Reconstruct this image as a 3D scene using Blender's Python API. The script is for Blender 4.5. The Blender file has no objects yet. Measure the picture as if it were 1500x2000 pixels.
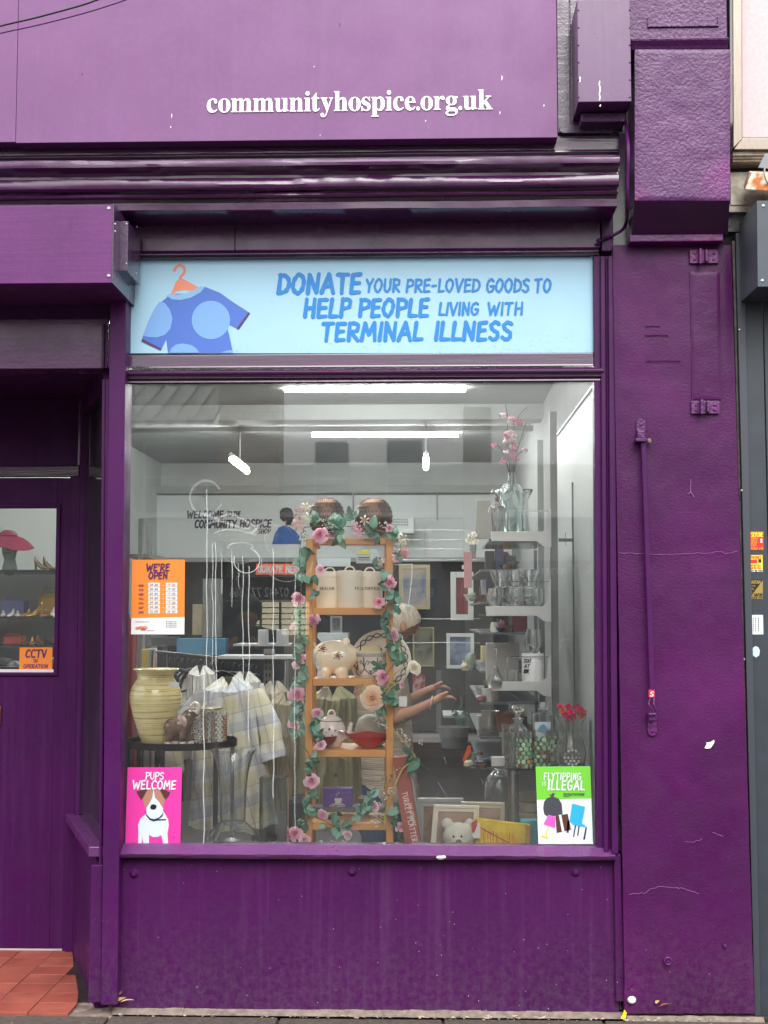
import bpy, bmesh, math, random
from math import sin, cos, pi, radians, atan, tan, sqrt
from mathutils import Vector, Matrix, Euler, noise
from mathutils.geometry import tessellate_polygon
sc = bpy.context.scene
col_ = sc.collection
random.seed(7)

# ---------------------------------------------------------------- camera
FPX = 2650.0
EYE = Vector((0, -5.2, 1.475))
TH = atan(200 / FPX); PSI = atan(80 * cos(TH) / FPX)
FW = Vector((-sin(PSI) * cos(TH), cos(PSI) * cos(TH), sin(TH)))
RT = Vector((cos(PSI), sin(PSI), 0)); UP = RT.cross(FW)
cd = bpy.data.cameras.new('camera'); cam = bpy.data.objects.new('camera', cd); col_.objects.link(cam)
cd.sensor_fit = 'HORIZONTAL'; cd.sensor_width = 36; cd.lens = 36 * FPX / 1500
cd.clip_start = .05; cd.clip_end = 500
cam.matrix_world = Matrix(((RT.x, UP.x, -FW.x, EYE.x), (RT.y, UP.y, -FW.y, EYE.y), (RT.z, UP.z, -FW.z, EYE.z), (0, 0, 0, 1)))
sc.camera = cam

# ---------------------------------------------------------------- light
SUN_EL, SUN_AZ = radians(44), radians(170)
w = bpy.data.worlds.new('World'); sc.world = w; w.use_nodes = True
nt = w.node_tree; nt.nodes.clear()
wo = nt.nodes.new('ShaderNodeOutputWorld'); bg = nt.nodes.new('ShaderNodeBackground')
sky = nt.nodes.new('ShaderNodeTexSky'); sky.sky_type = 'NISHITA'; sky.sun_disc = False
sky.sun_elevation = SUN_EL; sky.sun_rotation = SUN_AZ; sky.dust_density = 4; sky.air_density = 1
hs = nt.nodes.new('ShaderNodeHueSaturation'); hs.inputs['Saturation'].default_value = .18
mx = nt.nodes.new('ShaderNodeMix'); mx.data_type = 'RGBA'; mx.inputs['Factor'].default_value = .8
cl = nt.nodes.new('ShaderNodeTexNoise'); cl.inputs['Scale'].default_value = 2.2; cl.inputs['Detail'].default_value = 5
cr = nt.nodes.new('ShaderNodeMapRange'); cr.inputs['To Min'].default_value = 6.5; cr.inputs['To Max'].default_value = 13
cb = nt.nodes.new('ShaderNodeCombineColor')
nt.links.new(sky.outputs[0], hs.inputs['Color']); nt.links.new(hs.outputs[0], mx.inputs['A'])
nt.links.new(cl.outputs['Fac'], cr.inputs['Value'])
tg = nt.nodes.new('ShaderNodeTexCoord'); sp = nt.nodes.new('ShaderNodeSeparateXYZ'); el_ = nt.nodes.new('ShaderNodeMapRange')   # overcast sky : zenith three times the horizon
el_.inputs['To Min'].default_value = .6; el_.inputs['To Max'].default_value = 1.9; ml = nt.nodes.new('ShaderNodeMath'); ml.operation = 'MULTIPLY'
nt.links.new(tg.outputs['Generated'], sp.inputs[0]); nt.links.new(sp.outputs['Z'], el_.inputs['Value']); nt.links.new(cr.outputs[0], ml.inputs[0]); nt.links.new(el_.outputs[0], ml.inputs[1])
for i in range(3): nt.links.new(ml.outputs[0], cb.inputs[i])
nt.links.new(cb.outputs[0], mx.inputs['B'])
nt.links.new(mx.outputs['Result'], bg.inputs['Color']); bg.inputs['Strength'].default_value = .11
nt.links.new(bg.outputs[0], wo.inputs[0])
sl = bpy.data.lights.new('sun', 'SUN'); sl.energy = 1.0; sl.angle = radians(35); sl.color = (1, .97, .93)
so = bpy.data.objects.new('sun', sl); col_.objects.link(so); so.location = (0, -20, 20)
sd = Vector((sin(SUN_AZ) * cos(SUN_EL), cos(SUN_AZ) * cos(SUN_EL), sin(SUN_EL)))
so.rotation_euler = sd.to_track_quat('Z', 'Y').to_euler()
TUBE_STRENGTH = 27.0
sc.view_settings.view_transform = 'Standard'; sc.view_settings.look = 'None'
sc.view_settings.exposure = 1.35; sc.view_settings.gamma = 1; sc.view_settings.use_curve_mapping = False
cy = sc.cycles
cy.max_bounces = 18; cy.transparent_max_bounces = 24; cy.transmission_bounces = 16; cy.glossy_bounces = 5; cy.diffuse_bounces = 4
cy.caustics_reflective = False; cy.caustics_refractive = False; cy.use_denoising = True; cy.sample_clamp_indirect = 6
cy.blur_glossy = .5

# ---------------------------------------------------------------- helpers
def P(px, py, Y):
    d = FW + RT * ((px - 750) / FPX) + UP * ((1000 - py) / FPX)
    return EYE + d * ((Y - EYE.y) / d.y)
def X(px, Y, py=1200): return P(px, py, Y).x
def Z(py, Y, px=830): return P(px, py, Y).z
def PX(Y): return (Y - EYE.y) / FPX          # metres per photo pixel at depth Y
def srgb(r, g, b, k=1.0):
    f = lambda c: (c / 12.92 if c <= .04045 else ((c + .055) / 1.055) ** 2.4) * k
    return (f(r / 255), f(g / 255), f(b / 255), 1)

MATS = {}
PK = .5        # paint factor
OUTK = .78      # outdoor base colours darkened evenly to offset the raised exposure
OUTD = tuple('banner text_ shirt spot_ cuff hanger_coral collar poster dog_ ink_plum ink_grey logo bag_grey lamp_pink stand_ case_ chair paving neighbour channel hood quarry porch_ pink_board brushed old_cream rust sticker mortar kerb asphalt white_print leaf_1 leaf_2 chalky tissue'.split())
def mat(name, rgb=(200, 200, 200), rough=.5, metal=0, spec=.5, var=None, bump=None, trans=0, ior=1.45, emit=0, coat=0, k=1.0, stretch=(1, 1, 1), alpha=1):
    if name in MATS: return MATS[name]
    if name.startswith(OUTD): k *= OUTK
    if name.startswith(('poster', 'dog_white', 'white_print')): k *= .82
    m = bpy.data.materials.new(name); m.use_nodes = True; t = m.node_tree
    b = t.nodes['Principled BSDF']; c = srgb(*rgb, k)
    b.inputs['Base Color'].default_value = c; b.inputs['Roughness'].default_value = rough
    b.inputs['Metallic'].default_value = metal; b.inputs['Specular IOR Level'].default_value = spec
    b.inputs['Transmission Weight'].default_value = trans; b.inputs['IOR'].default_value = ior
    b.inputs['Coat Weight'].default_value = coat; b.inputs['Alpha'].default_value = alpha
    if emit:
        b.inputs['Emission Color'].default_value = c; b.inputs['Emission Strength'].default_value = emit
    if var or bump:
        tc = t.nodes.new('ShaderNodeTexCoord'); mp = t.nodes.new('ShaderNodeMapping'); mp.inputs['Scale'].default_value = stretch
        t.links.new(tc.outputs['Object'], mp.inputs[0])
    if var:                                   # (scale, other colour, contrast)
        n = t.nodes.new('ShaderNodeTexNoise'); n.inputs['Scale'].default_value = var[0]; n.inputs['Detail'].default_value = 6
        r = t.nodes.new('ShaderNodeMapRange'); r.inputs['From Min'].default_value = .5 - var[2]; r.inputs['From Max'].default_value = .5 + var[2]
        x = t.nodes.new('ShaderNodeMix'); x.data_type = 'RGBA'; x.inputs['A'].default_value = c; x.inputs['B'].default_value = srgb(*var[1], k)
        t.links.new(mp.outputs[0], n.inputs['Vector']); t.links.new(n.outputs['Fac'], r.inputs['Value']); t.links.new(r.outputs[0], x.inputs['Factor'])
        t.links.new(x.outputs['Result'], b.inputs['Base Color'])
    if bump:                                  # (scale, strength, distance)
        n = t.nodes.new('ShaderNodeTexNoise'); n.inputs['Scale'].default_value = bump[0]; n.inputs['Detail'].default_value = 4
        u = t.nodes.new('ShaderNodeBump'); u.inputs['Strength'].default_value = bump[1]; u.inputs['Distance'].default_value = bump[2]
        t.links.new(mp.outputs[0], n.inputs['Vector']); t.links.new(n.outputs['Fac'], u.inputs['Height']); t.links.new(u.outputs[0], b.inputs['Normal'])
    MATS[name] = m; return m

def radial(name, c0, c1, rough=.55):
    """petal colour running from heart to rim"""
    m = mat(name, c0, rough); t = m.node_tree; tc = t.nodes.new('ShaderNodeTexCoord'); v = t.nodes.new('ShaderNodeVectorMath'); v.operation = 'LENGTH'; x = t.nodes.new('ShaderNodeMix'); x.data_type = 'RGBA'
    x.inputs['A'].default_value = srgb(*c0); x.inputs['B'].default_value = srgb(*c1); r = t.nodes.new('ShaderNodeMapRange'); r.inputs['From Min'].default_value = .25; r.inputs['From Max'].default_value = 1.0
    t.links.new(tc.outputs['Object'], v.inputs[0]); t.links.new(v.outputs['Value'], r.inputs['Value']); t.links.new(r.outputs[0], x.inputs['Factor']); t.links.new(x.outputs['Result'], t.nodes['Principled BSDF'].inputs['Base Color']); return m

def paint(name, a=(88, 30, 98), b=(70, 22, 82), c=None, rough=.28, orange=(60, .3, .004), brush=None, streak=0, dirt=0, specks=0, lumps=0, spec=.5, wet=.35):
    """weathered gloss paint: two tones, optional faded third tone, orange peel, brush marks, run marks, dirt at the foot, flecks"""
    if name in MATS: return MATS[name]
    m = bpy.data.materials.new(name); m.use_nodes = True; t = m.node_tree; N = t.nodes; L = t.links
    p = N['Principled BSDF']; p.inputs['Specular IOR Level'].default_value = spec; p.inputs['Coat Weight'].default_value = wet; p.inputs['Coat Roughness'].default_value = rough * .4; p.inputs['Coat IOR'].default_value = 1.6
    g = N.new('ShaderNodeNewGeometry')
    def nz(scale, detail=5, st=(1, 1, 1), rough=.55):
        mp = N.new('ShaderNodeMapping'); mp.inputs['Scale'].default_value = st; L.new(g.outputs['Position'], mp.inputs[0])
        n = N.new('ShaderNodeTexNoise'); n.inputs['Scale'].default_value = scale; n.inputs['Detail'].default_value = detail; n.inputs['Roughness'].default_value = rough
        L.new(mp.outputs[0], n.inputs['Vector']); return n.outputs['Fac']
    def rng(v, lo, hi, a0=0, a1=1):
        r = N.new('ShaderNodeMapRange'); r.inputs['From Min'].default_value = lo; r.inputs['From Max'].default_value = hi
        r.inputs['To Min'].default_value = a0; r.inputs['To Max'].default_value = a1; L.new(v, r.inputs['Value']); return r.outputs[0]
    def mixc(f, A, B):
        x = N.new('ShaderNodeMix'); x.data_type = 'RGBA'; L.new(f, x.inputs['Factor'])
        for s, v in (('A', A), ('B', B)):
            if isinstance(v, tuple): x.inputs[s].default_value = v
            else: L.new(v, x.inputs[s])
        return x.outputs['Result']
    def mul(a_, b_, op='MULTIPLY'):
        x = N.new('ShaderNodeMath'); x.operation = op
        for i, v in enumerate((a_, b_)):
            if isinstance(v, (int, float)): x.inputs[i].default_value = v
            else: L.new(v, x.inputs[i])
        return x.outputs[0]
    c0 = mixc(rng(nz(3.5), .35, .65), srgb(*a, PK), srgb(*b, PK))
    c0 = mixc(rng(nz(55, 3), .45, .8, 0, .18), c0, srgb(*[min(255, v + 26) for v in a], PK))
    if c: c0 = mixc(rng(nz(2.3, 3), .5, .72), c0, srgb(*c, PK))
    if streak: c0 = mixc(rng(nz(30, 3, (1, 1, .035)), .52, .78, 0, streak), c0, srgb(150, 120, 165, .6))
    sx = N.new('ShaderNodeSeparateXYZ'); L.new(g.outputs['Position'], sx.inputs[0])
    if dirt:
        d = mul(rng(sx.outputs['Z'], .0, .42, 1, 0), rng(nz(38, 9, rough=.8), .42, .62)); c0 = mixc(mul(d, dirt), c0, srgb(128, 116, 122, .55))
    if specks:
        v = N.new('ShaderNodeTexVoronoi'); v.inputs['Scale'].default_value = 30; v.inputs['Randomness'].default_value = 1; L.new(g.outputs['Position'], v.inputs['Vector'])
        sm = rng(v.outputs['Distance'], .035, .05, 1, 0); sm = mul(sm, rng(nz(9, 2), .46, .5)); sm = mul(sm, rng(sx.outputs['Z'], .08, .7, 1, .12))
        c0 = mixc(mul(sm, specks), c0, srgb(205, 190, 205))
    L.new(c0, p.inputs['Base Color'])
    L.new(rng(nz(7, 5), .3, .7, rough * .75, min(1, rough * 1.35)), p.inputs['Roughness'])
    h = mul(nz(orange[0], 3), orange[2])
    if brush: h = mul(h, mul(nz(brush[0], 4, brush[1]), brush[2]), 'ADD')
    if lumps: h = mul(h, mul(nz(16, 4), lumps), 'ADD')
    u = N.new('ShaderNodeBump'); u.inputs['Strength'].default_value = orange[1]; u.inputs['Distance'].default_value = 1
    L.new(h, u.inputs['Height']); L.new(u.outputs[0], p.inputs['Normal']); L.new(u.outputs[0], p.inputs['Coat Normal'])
    MATS[name] = m; return m

def glass_pane(name, haze=0):
    if name in MATS: return MATS[name]
    m = bpy.data.materials.new(name); m.use_nodes = True; t = m.node_tree; t.nodes.clear()
    o = t.nodes.new('ShaderNodeOutputMaterial'); a = t.nodes.new('ShaderNodeBsdfTransparent')
    g = t.nodes.new('ShaderNodeBsdfGlossy'); g.inputs['Roughness'].default_value = 0.0
    f = t.nodes.new('ShaderNodeFresnel'); f.inputs[0].default_value = 1.58
    x = t.nodes.new('ShaderNodeMixShader'); t.links.new(f.outputs[0], x.inputs[0]); t.links.new(a.outputs[0], x.inputs[1]); t.links.new(g.outputs[0], x.inputs[2])
    if haze:       # uneven pale film mixed in as haze, for the reflected street veil
        d = t.nodes.new('ShaderNodeBsdfDiffuse'); d.inputs[0].default_value = (.62, .64, .64, 1); gm = t.nodes.new('ShaderNodeNewGeometry'); mp = t.nodes.new('ShaderNodeMapping'); mp.inputs['Scale'].default_value = (1, 1, .35)
        n = t.nodes.new('ShaderNodeTexNoise'); n.inputs['Scale'].default_value = 3.2; n.inputs['Detail'].default_value = 9; n.inputs['Roughness'].default_value = .68; n.inputs['Distortion'].default_value = .6
        r = t.nodes.new('ShaderNodeMapRange'); r.inputs['From Min'].default_value = .38; r.inputs['From Max'].default_value = .75; r.inputs['To Min'].default_value = haze * .3; r.inputs['To Max'].default_value = haze * 2
        t.links.new(gm.outputs['Position'], mp.inputs[0]); t.links.new(mp.outputs[0], n.inputs['Vector']); t.links.new(n.outputs['Fac'], r.inputs['Value'])
        y = t.nodes.new('ShaderNodeMixShader'); t.links.new(r.outputs[0], y.inputs[0]); t.links.new(x.outputs[0], y.inputs[1]); t.links.new(d.outputs[0], y.inputs[2]); x = y
    t.links.new(x.outputs[0], o.inputs[0]); MATS[name] = m; return m

ORG = {}
def _tag(o, label=None, cat=None, group=None, kind=None):
    if label: o['label'] = label
    if cat: o['category'] = cat
    if group: o['group'] = group
    if kind: o['kind'] = kind
    return o
def thing(name, label, cat, loc=(0, 0, 0), group=None):
    o = bpy.data.objects.new(name, None); o.empty_display_size = .05; col_.objects.link(o); o.location = loc
    ORG[o.name] = Vector(loc); return _tag(o, label, cat, group)
def link(name, me, parent=None, loc=None, rot=None, scale=None):
    """link existing mesh data as an object; loc is in world space"""
    o = bpy.data.objects.new(name, me); col_.objects.link(o); w_ = Vector(loc or (0, 0, 0))
    if parent is not None: o.parent = parent; o.location = w_ - ORG[parent.name]
    else: o.location = w_
    ORG[o.name] = w_
    if rot is not None: o.rotation_euler = rot
    if scale is not None: o.scale = scale if hasattr(scale, '__len__') else (scale,) * 3
    return o

class MB:
    def __init__(s): s.v = []; s.f = []; s.m = []; s.cur = 0
    def mi(s, i): s.cur = i; return s
    def add(s, vs, fs):
        n = len(s.v); s.v += [tuple(v) for v in vs]
        for f in fs: s.f.append(tuple(i + n for i in f)); s.m.append(s.cur)
        return s
    def box(s, x0, x1, y0, y1, z0, z1):
        v = [(x, y, z) for z in (z0, z1) for y in (y0, y1) for x in (x0, x1)]
        return s.add(v, [(0, 2, 3, 1), (4, 5, 7, 6), (0, 1, 5, 4), (2, 6, 7, 3), (0, 4, 6, 2), (1, 3, 7, 5)])
    def bpx(s, x0, x1, y0, y1, Y, th, Yb=None):      # pixel rectangle at depth Y, th thick
        a = P(x0, y0, Y); b = P(x1, y1, Y); return s.box(min(a.x, b.x), max(a.x, b.x), Y, Y + th, min(a.z, b.z), max(a.z, b.z))
    def prism(s, pts, y0, y1):                        # pts (x, z)
        n = len(pts); v = [(x, y0, z) for x, z in pts] + [(x, y1, z) for x, z in pts]
        return s.add(v, [tuple(range(n)), tuple(range(2 * n - 1, n - 1, -1))] + [(i, n + i, n + (i + 1) % n, (i + 1) % n) for i in range(n)])
    def ppx(s, pts, Y, th=.002):
        return s.prism([(P(a, b, Y).x, P(a, b, Y).z) for a, b in pts], Y, Y + th)
    def flat(s, pts, y):                              # flat polygon facing the street, pts (x, z)
        return s.add([(x, y, z) for x, z in pts], [tuple(range(len(pts)))])
    def profx(s, prof, x0, x1, skew=0):               # prof (y, z) swept along x
        n = len(prof); v = [(x0, y, z) for y, z in prof] + [(x1, y, z + skew) for y, z in prof]
        return s.add(v, [tuple(range(n - 1, -1, -1)), tuple(range(n, 2 * n))] + [(i, (i + 1) % n, n + (i + 1) % n, n + i) for i in range(n)])
    def lathe(s, prof, c, seg=32, axis=None, closed=True, sq=None):
        """prof [(r, z)]; closed = join last ring back to the first"""
        n = len(prof); v = []
        R = axis.to_track_quat('Z', 'Y').to_matrix() if axis is not None else None
        c = Vector(c)
        for r, z in prof:
            for k in range(seg):
                a = 2 * pi * k / seg; q = 1
                if sq: q = 1 / max(abs(cos(a)), abs(sin(a))) ** sq
                p = Vector((r * q * cos(a), r * q * sin(a), z))
                v.append((R @ p if R else p) + c)
        f = []
        for i in range(n if closed else n - 1):
            j = (i + 1) % n
            if prof[i][0] < 1e-6 and prof[j][0] < 1e-6: continue
            for k in range(seg):
                l = (k + 1) % seg; f.append((i * seg + k, i * seg + l, j * seg + l, j * seg + k))
        return s.add(v, f)
    def cyl(s, a, b, r, r2=None, seg=12):
        a = Vector(a); b = Vector(b); r2 = r if r2 is None else r2; d = b - a
        return s.lathe([(0, 0), (r, 0), (r2, d.length), (0, d.length)], a, seg, axis=d.normalized(), closed=False)
    def tube(s, pts, r, seg=8, flat=1.0):
        pts = [Vector(p) for p in pts]; n = len(pts); rs = r if hasattr(r, '__len__') else [r] * n; v = []
        up = None
        for i, p in enumerate(pts):
            d = (pts[min(i + 1, n - 1)] - pts[max(i - 1, 0)]).normalized()
            if up is None: up = Vector((0, 1, 0)) if abs(d.y) < .9 else Vector((0, 0, 1))
            a = d.cross(up).normalized(); up = a.cross(d).normalized()
            for k in range(seg):
                t = 2 * pi * k / seg; v.append(p + a * (cos(t) * rs[i]) + up * (sin(t) * rs[i] * flat))
        f = [(i * seg + k, i * seg + (k + 1) % seg, (i + 1) * seg + (k + 1) % seg, (i + 1) * seg + k) for i in range(n - 1) for k in range(seg)]
        f += [tuple(range(seg - 1, -1, -1)), tuple((n - 1) * seg + k for k in range(seg))]
        return s.add(v, f)
    def ell(s, c, r, seg=16, rings=10, rot=None):
        c = Vector(c); r = r if hasattr(r, '__len__') else (r,) * 3; v = []; R = rot.to_matrix() if rot else None
        for i in range(rings + 1):
            th = pi * i / rings
            for k in range(seg):
                a = 2 * pi * k / seg; p = Vector((r[0] * sin(th) * cos(a), r[1] * sin(th) * sin(a), r[2] * cos(th)))
                v.append((R @ p if R else p) + c)
        return s.add(v, [(i * seg + k, (i + 1) * seg + k, (i + 1) * seg + (k + 1) % seg, i * seg + (k + 1) % seg) for i in range(rings) for k in range(seg)])
    def grid(s, fn, nu, nv, close_u=False):
        v = [fn(i / nu, j / nv) for j in range(nv + 1) for i in range(nu + (0 if close_u else 1))]; w_ = nu if close_u else nu + 1
        return s.add(v, [(j * w_ + i, j * w_ + (i + 1) % w_, (j + 1) * w_ + (i + 1) % w_, (j + 1) * w_ + i) for j in range(nv) for i in range(nu)])
    def mesh(s, name, mats, o=Vector((0, 0, 0)), smooth=False, fix=True):
        me = bpy.data.meshes.new(name); me.from_pydata([tuple(Vector(v) - o) for v in s.v], [], s.f)
        for m in (mats if isinstance(mats, (list, tuple)) else [mats]): me.materials.append(m)
        me.polygons.foreach_set('material_index', s.m)
        if fix:
            b = bmesh.new(); b.from_mesh(me); bmesh.ops.remove_doubles(b, verts=b.verts, dist=1e-6)
            b.normal_update(); bmesh.ops.recalc_face_normals(b, faces=b.faces); b.to_mesh(me); b.free()
        if smooth: me.shade_smooth()
        me.update(); return me
    def build(s, name, mats, parent=None, smooth=False, bevel=0, label=None, cat=None, group=None, kind=None, fix=True, sharp=40, loc=None):
        if parent is not None: o0 = ORG[parent.name]
        elif loc is not None: o0 = Vector(loc)
        else:
            xs, ys, zs = zip(*[tuple(v) for v in s.v]); o0 = Vector(((min(xs) + max(xs)) / 2, (min(ys) + max(ys)) / 2, min(zs)))
        me = s.mesh(name, mats, o0, smooth, fix)
        if smooth and sharp: me.set_sharp_from_angle(angle=radians(sharp))
        o = bpy.data.objects.new(name, me); col_.objects.link(o); ORG[o.name] = Vector(o0)
        if parent is not None: o.parent = parent
        else: o.location = o0
        if bevel:
            bm_ = o.modifiers.new('bevel', 'BEVEL'); bm_.width = bevel; bm_.segments = 2; bm_.limit_method = 'ANGLE'; bm_.angle_limit = radians(35)
        return _tag(o, label, cat, group, kind)

def clone(root, loc, label=None, rotz=0, scale=None):
    """copy a thing with its parts and sub-parts, no operators"""
    r = root.copy(); col_.objects.link(r); r.location = loc; r.rotation_euler = (0, 0, rotz); ORG[r.name] = Vector(loc)
    if scale: r.scale = (scale,) * 3
    if label: r['label'] = label
    for ch in [c for c in bpy.data.objects if c.parent == root]:
        c = ch.copy(); col_.objects.link(c); c.parent = r
        for g in [q for q in bpy.data.objects if q.parent == ch]:
            d = g.copy(); col_.objects.link(d); d.parent = c
    return r

def smooth_line(pts, k=6, closed=False):
    n = len(pts); out = []
    if n < 3: return list(pts)
    rg = range(n) if closed else range(n - 1)
    for i in rg:
        p1 = pts[i]; p2 = pts[(i + 1) % n]
        p0 = pts[(i - 1) % n] if closed or i > 0 else p1; p3 = pts[(i + 2) % n] if closed or i < n - 2 else p2
        for j in range(k):
            t = j / k
            out.append(tuple(.5 * (2 * b + (c - a) * t + (2 * a - 5 * b + 4 * c - d) * t * t + (3 * b - a - 3 * c + d) * t ** 3) for a, b, c, d in zip(p0, p1, p2, p3)))
    out.append(tuple(pts[0] if closed else pts[-1])); return out

def skin(name, nodes, edges, m, parent=None, sub=2, root=0, label=None, cat=None, vox=None, it=8, extra=None, **kw):
    """one continuous body : tapered limbs between joints fused into a single smooth surface; nodes = [(pos, radius or (rx, ry))]"""
    b = MB(); rm_ = 9
    for p, r in nodes:
        rx, ry = r if hasattr(r, '__len__') else (r, r); rm_ = min(rm_, rx); b.ell(p, (rx, ry, min(rx, ry)), 20, 14)
    for i, j in edges:
        (p, r), (q, s_) = nodes[i], nodes[j]; p = Vector(p); q = Vector(q); r0 = r if hasattr(r, '__len__') else (r, r); r1 = s_ if hasattr(s_, '__len__') else (s_, s_)
        d = (q - p); n = max(2, int(d.length / (min(min(r0), min(r1)) * .45)))
        for k in range(1, n): t = k / n; a_ = r0[0] * (1 - t) + r1[0] * t; c_ = r0[1] * (1 - t) + r1[1] * t; b.ell(p.lerp(q, t), (a_, c_, min(a_, c_)), 16, 10)
    if extra: extra(b)
    o = b.build(name, m, parent, smooth=True, label=label, cat=cat, fix=False, sharp=0, loc=None if parent is not None else nodes[root][0])
    rm = o.modifiers.new('r', 'REMESH'); rm.mode = 'VOXEL'; rm.voxel_size = vox or max(.0009, min(.012, rm_ * .45)); rm.use_smooth_shade = True
    sm = o.modifiers.new('s', 'SMOOTH'); sm.factor = .5; sm.iterations = it
    e = bpy.data.meshes.new_from_object(o.evaluated_get(bpy.context.evaluated_depsgraph_get())); o.modifiers.clear(); o.data = e; e.name = name; e.shade_smooth()
    return o

# ---------------------------------------------------------------- lettering
G = {  # brush capitals, y 0..1 ; '~' = curved stroke
 'A': (.66, [(.02, 0), (.34, 1), (.64, 0)], [(.14, .36), (.54, .38)]),
 'B': (.6, [(.08, 0), (.08, 1)], '~', [(.06, .97), (.46, .9), (.44, .6), (.1, .53)], '~', [(.1, .53), (.56, .42), (.5, .07), (.06, .02)]),
 'C': (.58, '~', [(.56, .86), (.36, 1), (.1, .74), (.06, .32), (.24, .02), (.54, .12)]),
 'D': (.62, [(.08, 0), (.1, 1)], '~', [(.08, .98), (.44, .88), (.6, .5), (.44, .12), (.06, .02)]),
 'E': (.52, [(.48, .98), (.08, .96), (.06, .02), (.48, .04)], [(.08, .52), (.42, .54)]),
 'F': (.5, [(.48, .98), (.08, .96), (.06, 0)], [(.08, .52), (.4, .54)]),
 'G': (.64, '~', [(.56, .86), (.36, 1), (.1, .76), (.06, .3), (.26, .02), (.54, .14), (.56, .44)], [(.34, .44), (.6, .46)]),
 'H': (.62, [(.08, 0), (.1, 1)], [(.54, 0), (.56, 1)], [(.1, .5), (.54, .53)]),
 'I': (.16, [(.07, 0), (.1, 1)]),
 'J': (.5, '~', [(.42, 1), (.44, .3), (.3, .02), (.04, .12)]),
 'K': (.6, [(.08, 0), (.1, 1)], [(.54, 1), (.12, .46), (.58, 0)]),
 'L': (.48, [(.1, 1), (.06, .03), (.46, .04)]),
 'M': (.78, [(.04, 0), (.14, 1), (.38, .34), (.64, 1), (.74, 0)]),
 'N': (.62, [(.07, 0), (.09, 1), (.52, .02), (.56, 1)]),
 'O': (.66, '~o', [(.33, 1), (.1, .76), (.06, .32), (.3, 0), (.54, .26), (.58, .72)]),
 'P': (.56, [(.08, 0), (.08, 1)], '~', [(.06, .98), (.48, .94), (.5, .56), (.1, .44)]),
 'Q': (.66, '~o', [(.33, 1), (.1, .76), (.06, .32), (.3, 0), (.54, .26), (.58, .72)], [(.36, .26), (.6, -.06)]),
 'R': (.6, [(.08, 0), (.08, 1)], '~', [(.06, .98), (.46, .94), (.48, .6), (.1, .48)], [(.16, .48), (.56, 0)]),
 'S': (.54, '~', [(.5, .88), (.3, 1), (.08, .8), (.2, .56), (.44, .42), (.46, .14), (.26, 0), (.04, .12)]),
 'T': (.6, [(.02, .96), (.58, .99)], [(.3, .97), (.28, 0)]),
 'U': (.6, '~', [(.06, 1), (.06, .3), (.28, 0), (.52, .26), (.54, 1)]),
 'V': (.62, [(.03, 1), (.3, 0), (.6, 1)]),
 'W': (.86, [(.03, 1), (.2, 0), (.44, .74), (.6, 0), (.84, 1)]),
 'X': (.6, [(.04, 1), (.56, 0)], [(.56, 1), (.04, 0)]),
 'Y': (.58, [(.03, 1), (.3, .48), (.56, 1)], [(.3, .48), (.26, 0)]),
 'Z': (.58, [(.06, .97), (.54, .97), (.06, .03), (.56, .03)]),
 '-': (.42, [(.06, .48), (.36, .5)]), "'": (.16, [(.1, 1), (.06, .76)]), '.': (.16, [(.06, .03), (.08, .05)]), ' ': (.34,),
 '&': (.66, '~', [(.6, .02), (.2, .66), (.24, .96), (.42, .94), (.42, .72), (.1, .36), (.12, .06), (.36, .02), (.58, .42)]),
 '0': (.56, '~o', [(.28, 1), (.06, .7), (.06, .3), (.28, 0), (.5, .3), (.5, .7)]), '1': (.24, [(.04, .8), (.16, 1), (.14, 0)]),
 '2': (.54, '~', [(.06, .82), (.28, 1), (.48, .76), (.3, .4), (.06, .04)], [(.06, .03), (.5, .04)]),
 '3': (.54, '~', [(.06, .88), (.3, 1), (.46, .76), (.2, .54), (.48, .34), (.3, 0), (.04, .1)]),
 '4': (.56, [(.42, 0), (.42, 1), (.04, .3), (.54, .32)]), '5': (.54, [(.48, .98), (.12, .96), (.1, .56)], '~', [(.1, .56), (.46, .54), (.44, .08), (.06, .06)]),
 '6': (.54, '~', [(.44, .98), (.12, .62), (.08, .2), (.28, 0), (.48, .22), (.34, .5), (.1, .36)]),
 '7': (.52, [(.04, .97), (.5, .97), (.2, 0)]), '8': (.54, '~o', [(.28, 1), (.1, .78), (.44, .3), (.28, 0), (.08, .26), (.46, .74)]),
 '9': (.52, '~', [(.44, .64), (.26, .5), (.08, .72), (.26, 1), (.46, .76), (.4, .3), (.2, 0)]),
}
_k = [0]
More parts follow.
